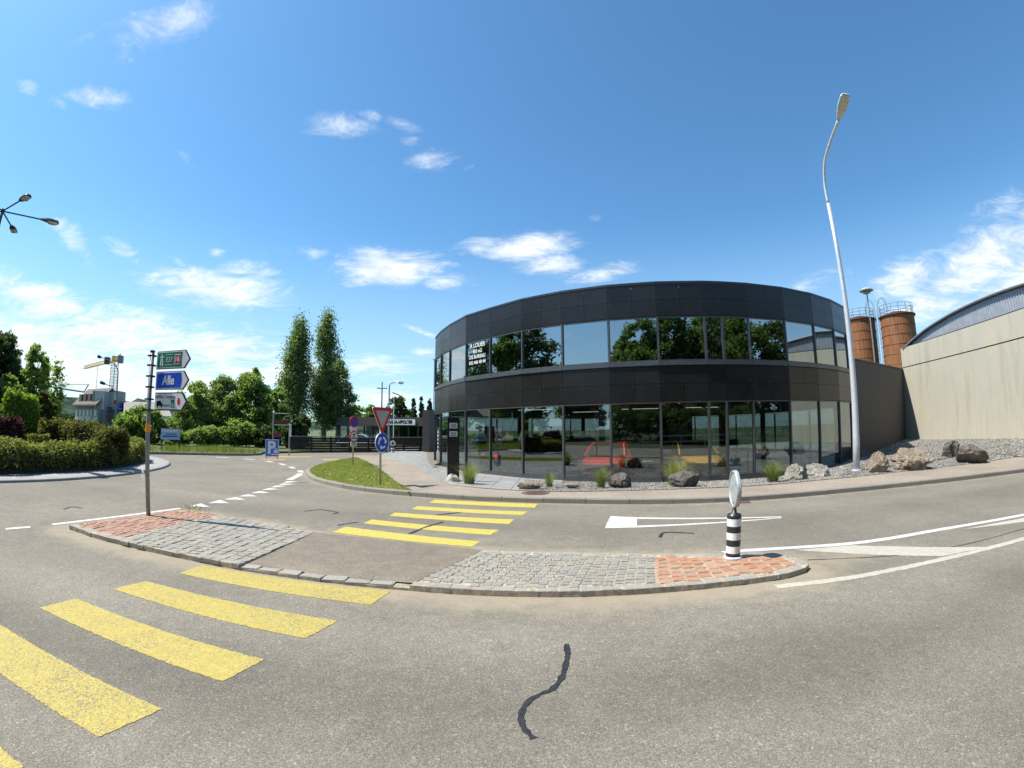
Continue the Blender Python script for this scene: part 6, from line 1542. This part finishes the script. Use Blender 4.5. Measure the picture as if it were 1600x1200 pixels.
ptree('broadleaf_tree', 'bright low tree in front of the brown roof', 8, 585, 60, 40, kind='round', crown0=.1, nleaf=6000, leaf=.18, mat=L_MID, seed=3, clumps=50, group='trees left of the roundabout')
ptree('sapling', 'thin sparse sapling standing out against the sky by the cranes', 86, 553, 26, 27, z=.4, kind='birch', crown0=.1, nleaf=480, leaf=.15, mat=L_MID, seed=4, clumps=60, loose=.55, trunk=.03)
ptree('tall_shrub', 'reddish brown tall shrub behind the bright round bush', 66, 612, 40, 24, z=.4, kind='round', crown0=.05, nleaf=4200, leaf=.12, mat=L_BROWN, seed=5, clumps=45, trunk=.06, cat='shrub')
ptree('bush', 'rounded green bush beyond the roundabout exit', 224, 640, 82, 38, kind='round', crown0=.0, nleaf=9000, leaf=.17, mat=L_MID, seed=6, clumps=70, trunk=.1, cat='bush')
ptree('broadleaf_tree', 'feathery light green tree behind the billboard', 304, 594, 72, 42, kind='birch', crown0=.06, nleaf=9000, leaf=.16, mat=L_BIRCH, seed=7, clumps=80, trunk=.12, group='trees on the far verge')
ptree('broadleaf_tree', 'light green bushy tree left of the pointed tree', 347, 586, 76, 44, kind='birch', crown0=.05, nleaf=10000, leaf=.18, mat=L_BIRCH, seed=8, clumps=80, trunk=.14, group='trees on the far verge')
ptree('broadleaf_tree', 'tallest bushy tree with a pointed tip in front of the poplars', 390, 572, 84, 43, kind='birch', crown0=.05, nleaf=15000, leaf=.18, mat=L_MID, seed=9, clumps=110, trunk=.18, group='trees on the far verge')
ptree('broadleaf_tree', 'mid green tree touching the left poplar', 428, 606, 52, 45, kind='round', crown0=.05, nleaf=7000, leaf=.18, mat=L_MID, seed=10, clumps=60, trunk=.14, group='trees on the far verge')
for i, (x, y, w_, d_) in enumerate(((276, 674, 44, 36), (322, 668, 60, 36.5), (372, 660, 58, 37), (415, 668, 46, 36))):
    ptree('bush', ['low bush right behind the billboard', 'low loose bush below the feathery tree', 'low dark bush below the pointed tree', 'low bush behind the blue parking board'][i], x, y, w_, d_, kind='round', crown0=0, nleaf=4500, leaf=.15, mat=[L_MID, L_BIRCH, L_MID, L_DARK][i], seed=30+i, clumps=45, trunk=.06, cat='bush', group='low bushes along the far verge')
ptree('bush', 'very dark shaded bush at the left end of the dark fence', 462, 648, 54, 37, kind='round', crown0=0, nleaf=9000, leaf=.16, mat=L_DARK, seed=11, clumps=70, trunk=.1, cat='bush')
ptree('poplar_tree', 'left poplar with a ragged narrow crown', 461, 496, 52, 58, kind='poplar', crown0=.12, nleaf=9500, leaf=.2, mat=L_POP, seed=12, clumps=110, trunk=.3, bark=M_BARKP, loose=.24, group='poplars left of the garage')
ptree('poplar_tree', 'tallest poplar, a straight dense column', 505, 488, 46, 60, kind='poplar', crown0=.12, nleaf=10500, leaf=.2, mat=L_POP, seed=13, clumps=110, trunk=.32, bark=M_BARKP, loose=.25, group='poplars left of the garage')
ptree('poplar_tree', 'shorter broader poplar right of the tallest one', 527, 561, 52, 57, kind='birch', crown0=.14, nleaf=8500, leaf=.2, mat=L_POP, seed=14, clumps=90, trunk=.26, bark=M_BARKP, loose=.22, group='poplars left of the garage')
for i, (x, y, w_, d_, kd, mt_, lb) in enumerate(((552, 632, 36, 85, 'round', L_MID, 'far tree right of the poplars'), (578, 634, 34, 90, 'round', L_MID, 'far tree left of the power pole'), (621, 619, 32, 80, 'round', L_DARK, 'far dark round tree behind the flag pole'), (646, 622, 18, 95, 'cone', L_CONIF, 'far left conifer by the showroom'), (658, 617, 18, 98, 'cone', L_CONIF, 'far tallest conifer by the showroom'), (671, 620, 20, 92, 'cone', L_CONIF, 'far conifer touching the showroom edge'), (600, 640, 30, 100, 'round', L_MID, 'far low tree behind the give way triangle'), (636, 640, 30, 100, 'round', L_MID, 'far low tree above the name board'))):
    ptree('conifer_tree' if kd == 'cone' else 'broadleaf_tree', lb, x, y, w_, d_, kind=kd, crown0=.08, nleaf=5000, leaf=.27, mat=mt_, seed=50+i, clumps=70, trunk=.2, group='far trees behind the garage')
for i, (x, d_) in enumerate(((250, 150), (290, 160), (330, 150), (560, 170), (600, 180), (640, 170), (110, 190), (135, 200), (205, 180))):
    ptree('broadleaf_tree', ['far tree above the billboard', 'far tree behind the feathery tree', 'far tree behind the light green bushy tree', 'far tree in the gap right of the poplars', 'far tree behind the power pole', 'far tree behind the conifers', 'far tree below the folding crane', 'far tree beside the grey house', 'far tree right of the blue banner'][i], x, 648 if i > 2 else 650, 42, d_, kind='round', crown0=.05, nleaf=1800, leaf=.6, mat=L_DARK if i > 5 else L_MID, seed=70+i, clumps=40, trunk=.3, group='distant trees on the town edge')
# trees on the bank across the street, mirrored in the glass
L_BANK = leafmat('deep green leaves', (0.065, 0.105, 0.032), (0.17, 0.225, 0.07), 0.45)
BT = [(-36, 4, 17, 5.5), (-33, -4, 13, 4.2), (-40, 13, 15, 5), (-19, -19, 14, 4.6), (-11, -25, 15, 4.6), (-2, -22, 14, 4.5), (5, -19, 15, 4.6), (11, -20, 14, 4.5), (17, -18, 15, 4.8), (24, -17, 14, 4.6), (30, -13, 14, 4.5), (37, -11, 13, 4.4)]
BT += [(-67, 28.5, 21, 6.5), (-43, 18.3, 15.5, 4.6), (-7, -30, 16, 5), (2, -29, 16, 5), (10, -30, 16, 5), (20, -28, 16, 5), (28, -24, 15, 5), (-15, -31, 14, 4.5), (35, -20, 15, 5), (-30, -14, 9.6, 4.2), (-37, -11, 10.5, 4.4), (-25, -21, 10.5, 4)]
BL = ['second bank tree from the roundabout side', 'bank tree nearest the roundabout', 'bank tree beyond the roundabout', 'bank tree left of the sky gap in the glass', 'bank tree mirrored left of the middle panes', 'bank tree mirrored in the middle panes', 'bank tree straight behind the viewer', 'bank tree behind the viewer to the east', 'tall bank tree mirrored in the eastern panes', 'bank tree mirrored beside the concrete hall', 'bank tree near the eastern road', 'easternmost front tree on the bank', 'tall tree outside the picture beyond the roundabout', 'tree outside the picture left of the roundabout', 'rear bank tree above the middle panes', 'rear bank tree straight behind the viewer', 'rear bank tree left of the eastern panes', 'rear bank tree in the eastern panes', 'rear bank tree near the eastern road', 'rear bank tree left of the sky gap', 'rear bank tree farthest east', 'low bank tree in the sky gap of the glass', 'low tree left of the sky gap in the glass', 'low tree right of the sky gap in the glass']
for i, (x, y, h, r_) in enumerate(BT):
    tree('broadleaf_tree', BL[i], (x, y, .4), h, r_, kind='round' if i % 3 else 'birch', crown0=.06, nleaf=8000, leaf=.34, mat=(L_DARK, L_MID, L_DARK)[i % 3] if i < 3 else (L_BANK, L_BANK, L_DARK)[i % 3], seed=90+i, clumps=70, trunk=.25, group='trees across the street seen in the glass')
# railing across the street
rl_ = thing('railing', 'grey metal railing along the bank, mirrored in the lower glass', 'railing', (10, -7.5, 0))
for i in range(15): MB().tube([(-4+i*2, -7.3-max(0, -4+i*2)*.1, 0), (-4+i*2, -7.3-max(0, -4+i*2)*.1, 1.05)], .03, 6).build('post', M_GALV, rl_, world=True)
for z in (.55, 1.03): MB().tube([(-4+i*2, -7.3-max(0, -4+i*2)*.1, z) for i in range(15)], .025, 6).build('rail', M_GALV, rl_, world=True)

# ------------------------------------------------------------------ roundabout island
RCx, RCy = RC
ap = MB().lathe([(8.72, -.03), (8.72, .055), (8.66, .07), (7.75, .105), (7.70, .05)], (RCx, RCy, 0), 120, cap=False)
struct('roundabout_apron', ap, simple('pale concrete apron', (.27, .26, .245), .85, var=.12, scale=2.5, bmp=.3, bscale=60), True)
struct('roundabout_mound', MB().lathe([(7.72, .06), (7.4, .2), (5.5, .35), (3, .5), (.01, .6)], (RCx, RCy, 0), 72, cap=False), M_SOIL, True)
def hedge(name, label, path, w, h, mat, nleaf, leaf, seed, z=.15, rnd=.25, group=None, cat='hedge'):
    rn = np.random.default_rng(seed); P = np.array(path, float); t_ = thing(name, label, cat, (P[0][0], P[0][1], z), 0, group)
    seg = np.linalg.norm(np.diff(P, axis=0), axis=1); cum = np.concatenate([[0], np.cumsum(seg)]); s = rn.uniform(0, cum[-1], nleaf); j = np.clip(np.searchsorted(cum, s)-1, 0, len(seg)-1); f_ = ((s-cum[j])/seg[j])[:, None]
    c = P[j]*(1-f_)+P[j+1]*f_; d = (P[j+1]-P[j])/seg[j][:, None]; nn = np.stack([-d[:, 1], d[:, 0]], 1)
    th = rn.uniform(0, pi, nleaf); sh = 1+.10*np.sin(s*1.7)+.07*np.sin(s*4.1+1)+.06*rn.normal(size=nleaf)
    e = .55; ox = np.sign(np.cos(th))*np.abs(np.cos(th))**e*w/2*sh; oz = np.abs(np.sin(th))**e*h*sh
    L = np.concatenate([c+nn*ox[:, None], (z+oz)[:, None]], 1)+rn.normal(size=(nleaf, 3))*leaf*.5
    L[:, 2] = np.maximum(L[:, 2], z-.05)
    cl = np.sin(s*2.3+th*3)+np.sin(s*5.1-th*2)
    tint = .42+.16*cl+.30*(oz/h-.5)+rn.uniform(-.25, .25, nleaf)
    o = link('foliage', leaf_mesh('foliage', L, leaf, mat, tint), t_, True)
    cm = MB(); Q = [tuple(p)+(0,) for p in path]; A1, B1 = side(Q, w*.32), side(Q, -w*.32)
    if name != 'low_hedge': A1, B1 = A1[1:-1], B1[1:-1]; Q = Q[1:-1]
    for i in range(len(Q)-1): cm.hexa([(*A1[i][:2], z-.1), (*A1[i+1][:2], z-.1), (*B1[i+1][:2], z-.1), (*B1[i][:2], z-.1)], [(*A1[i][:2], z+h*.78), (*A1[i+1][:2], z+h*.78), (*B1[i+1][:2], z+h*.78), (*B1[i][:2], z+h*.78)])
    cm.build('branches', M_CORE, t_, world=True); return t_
hedge('bank_hedge', 'tall dark hedge along the bank across the street', [(-16, -13.5), (-4, -12), (8, -11.5), (20, -12), (30, -11), (40, -9.5)], 2.6, 3.0, L_DARK, 26000, .16, 21, z=.2)
ringp = [(RCx+6.95*cos(a), RCy+6.95*sin(a)) for a in np.linspace(-pi, pi, 73)]
hedge('low_hedge', 'low olive green hedge ringing the planted roundabout', ringp, 1.4, .74, L_OLIVE, 90000, .05, 1)
def dome(name, label, x0, x1, ytop, ybot, d, mat, nleaf, leaf, seed, z=.3, cat='shrub', group=None, fl=1.0):
    rn = np.random.default_rng(seed); xc = (x0+x1)/2; p = at(xc, ybot, d); a, b = np.array(at(x0, 660, d)[:2]), np.array(at(x1, 660, d)[:2]); R = np.linalg.norm(a-b)/2; h = at(xc, ytop, d)[2]-z
    t_ = thing(name, label, cat, (p[0], p[1], z), 0, group); v = rn.normal(size=(nleaf, 3)); v = unit(v); v[:, 2] = np.abs(v[:, 2])*1.0-.12
    sh = 1+.07*np.sin(v[:, 0]*7+seed)*np.sin(v[:, 1]*6+v[:, 2]*5)+.05*rn.normal(size=nleaf)
    hz_ = np.maximum(np.hypot(v[:, 0], v[:, 1]), .05); bx = (np.clip(1-np.abs(v[:, 2])**2.8, 0, 1)**(1/2.8))/hz_; v[:, 0] *= bx; v[:, 1] *= bx
    L = v*sh[:, None]*np.array([R, R*fl, h*.98]); L[:, 2] += .02*h
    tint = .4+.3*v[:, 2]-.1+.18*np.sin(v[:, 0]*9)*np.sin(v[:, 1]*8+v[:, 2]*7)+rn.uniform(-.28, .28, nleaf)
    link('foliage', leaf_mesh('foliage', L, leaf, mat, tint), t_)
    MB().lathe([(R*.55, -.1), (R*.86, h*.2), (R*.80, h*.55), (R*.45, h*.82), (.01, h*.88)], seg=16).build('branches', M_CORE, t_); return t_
dome('round_bush', 'bright green rounded bush on the roundabout', -2, 60, 607, 706, 20.2, L_LIME, 16000, .06, 1)
dome('purple_bush', 'dark purple leaved bush on the roundabout', -30, 36, 645, 712, 17.9, L_PURP, 12000, .05, 2)
dome('clipped_bush', 'low clipped dark green dome bush left of the bronze hedge', 34, 80, 676, 712, 17.6, L_OLIVE, 9000, .045, 3)
dome('shrub', 'shaded brown shrub between the clipped dome and the bronze hedge', 58, 98, 654, 706, 19, L_BROWN, 7000, .06, 4)
h0, h1 = at(92, 690, 19.5), at(184, 690, 17.3)
hedge('bronze_hedge', 'clipped bronze green hedge block on the roundabout', [(h0[0]+(h1[0]-h0[0])*q_/6, h0[1]+(h1[1]-h0[1])*q_/6) for q_ in range(7)], 1.3, at(140, 668, 18.4)[2]-.35, L_BROWN, 16000, .055, 5, z=.35)
dome('shrub', 'light green shrubs peeping over the bronze hedge', 85, 160, 662, 700, 24, L_LIME, 5000, .09, 6)
dome('shrub', 'pale green bush beside the pole before the grey house', 140, 186, 664, 690, 36, L_LIME, 4000, .11, 7)

# ------------------------------------------------------------------ the photographer, seen only as a small reflection in the lower glass
def person():
    t = thing('person', 'person in a light blue shirt and dark trousers holding up a camera', 'person', (0.0, -.42, 0))
    J = {'pel': (0, 0, .96), 'chest': (0, 0, 1.22), 'neck': (0, 0, 1.47), 'hd': (0, .03, 1.58), 'top': (0, .03, 1.70)}
    for s_, k_ in ((-1, 'L'), (1, 'R')):
        J.update({'hip'+k_: (.10*s_, 0, .93), 'kn'+k_: (.12*s_, .03, .50), 'an'+k_: (.13*s_, -.02, .09), 'to'+k_: (.15*s_, .16, .04), 'sh'+k_: (.19*s_, 0, 1.42), 'el'+k_: (.25*s_, .13, 1.20), 'wr'+k_: (.10*s_, .31, 1.46), 'ha'+k_: (.065*s_, .345, 1.55)})
    Rd = dict(pel=.15, chest=.155, neck=.062, hd=.088, top=.075)
    for k_ in 'LR': Rd.update({'hip'+k_: .095, 'kn'+k_: .062, 'an'+k_: .045, 'to'+k_: .035, 'sh'+k_: .062, 'el'+k_: .042, 'wr'+k_: .030, 'ha'+k_: .036})
    E = [('pel', 'chest'), ('chest', 'neck'), ('neck', 'hd'), ('hd', 'top')]
    for k_ in 'LR': E += [('pel', 'hip'+k_), ('hip'+k_, 'kn'+k_), ('kn'+k_, 'an'+k_), ('an'+k_, 'to'+k_), ('chest', 'sh'+k_), ('sh'+k_, 'el'+k_), ('el'+k_, 'wr'+k_), ('wr'+k_, 'ha'+k_)]
    ks_ = list(J); me = bpy.data.meshes.new('body'); me.from_pydata([J[k_] for k_ in ks_], [(ks_.index(a), ks_.index(b)) for a, b in E], [])
    o = bpy.data.objects.new('body', me); COL.objects.link(o); o.modifiers.new('skin', 'SKIN')
    for i, v in enumerate(me.skin_vertices[0].data): v.radius = (Rd[ks_[i]], Rd[ks_[i]]*(.72 if ks_[i] in ('pel', 'chest') else 1)); v.use_root = ks_[i] == 'pel'
    o.modifiers.new('sub', 'SUBSURF').levels = 2
    dg = bpy.context.evaluated_depsgraph_get(); m2 = bpy.data.meshes.new_from_object(o.evaluated_get(dg)); bpy.data.objects.remove(o)
    sk = simple('skin tone', (.45, .27, .19), .6); shirt = simple('light blue cotton', (.30, .42, .58), .9); tr = simple('dark trousers', (.03, .032, .04), .9); shoe = simple('dark shoes', (.02, .02, .02), .6); hair = simple('brown hair', (.06, .035, .02), .8)
    m2.materials.clear()
    for q_ in (sk, shirt, tr, shoe): m2.materials.append(q_)
    for p in m2.polygons:
        z = p.center.z; y = p.center.y; arm = abs(p.center.x) > .17 or y > .2
        p.material_index = 3 if z < .11 else 2 if z < .97 else 0 if (z > 1.485 or (y > .22 and z > 1.3)) else 1
        p.use_smooth = True
    b = link('body', m2, t)
    MB().lathe([(.012, .13), (.06, .115), (.098, .06), (.104, 0), (.098, -.05), (.09, -.06)], (0, .015, 1.63), 14).build('hair', hair, t, smooth=True)
    for s_ in (-1, 1):
        for q_ in range(4): MB().tube([(.065*s_, .355, 1.53+q_*.017), (.045*s_, .372, 1.535+q_*.017), (.025*s_, .366, 1.537+q_*.017)], [.009, .008, .007], 6).build('finger', sk, t, smooth=True)
        MB().tube([(.06*s_, .345, 1.535), (.045*s_, .325, 1.55), (.03*s_, .318, 1.565)], [.011, .010, .008], 6).build('thumb', sk, t, smooth=True)
    c_ = thing('camera_body', 'small black action camera held in front of the person', 'camera', (0, -.095, 1.575))
    MB().box((0, .02, .0), (.07, .03, .05)).build('case', M_BLACK, c_)
person()
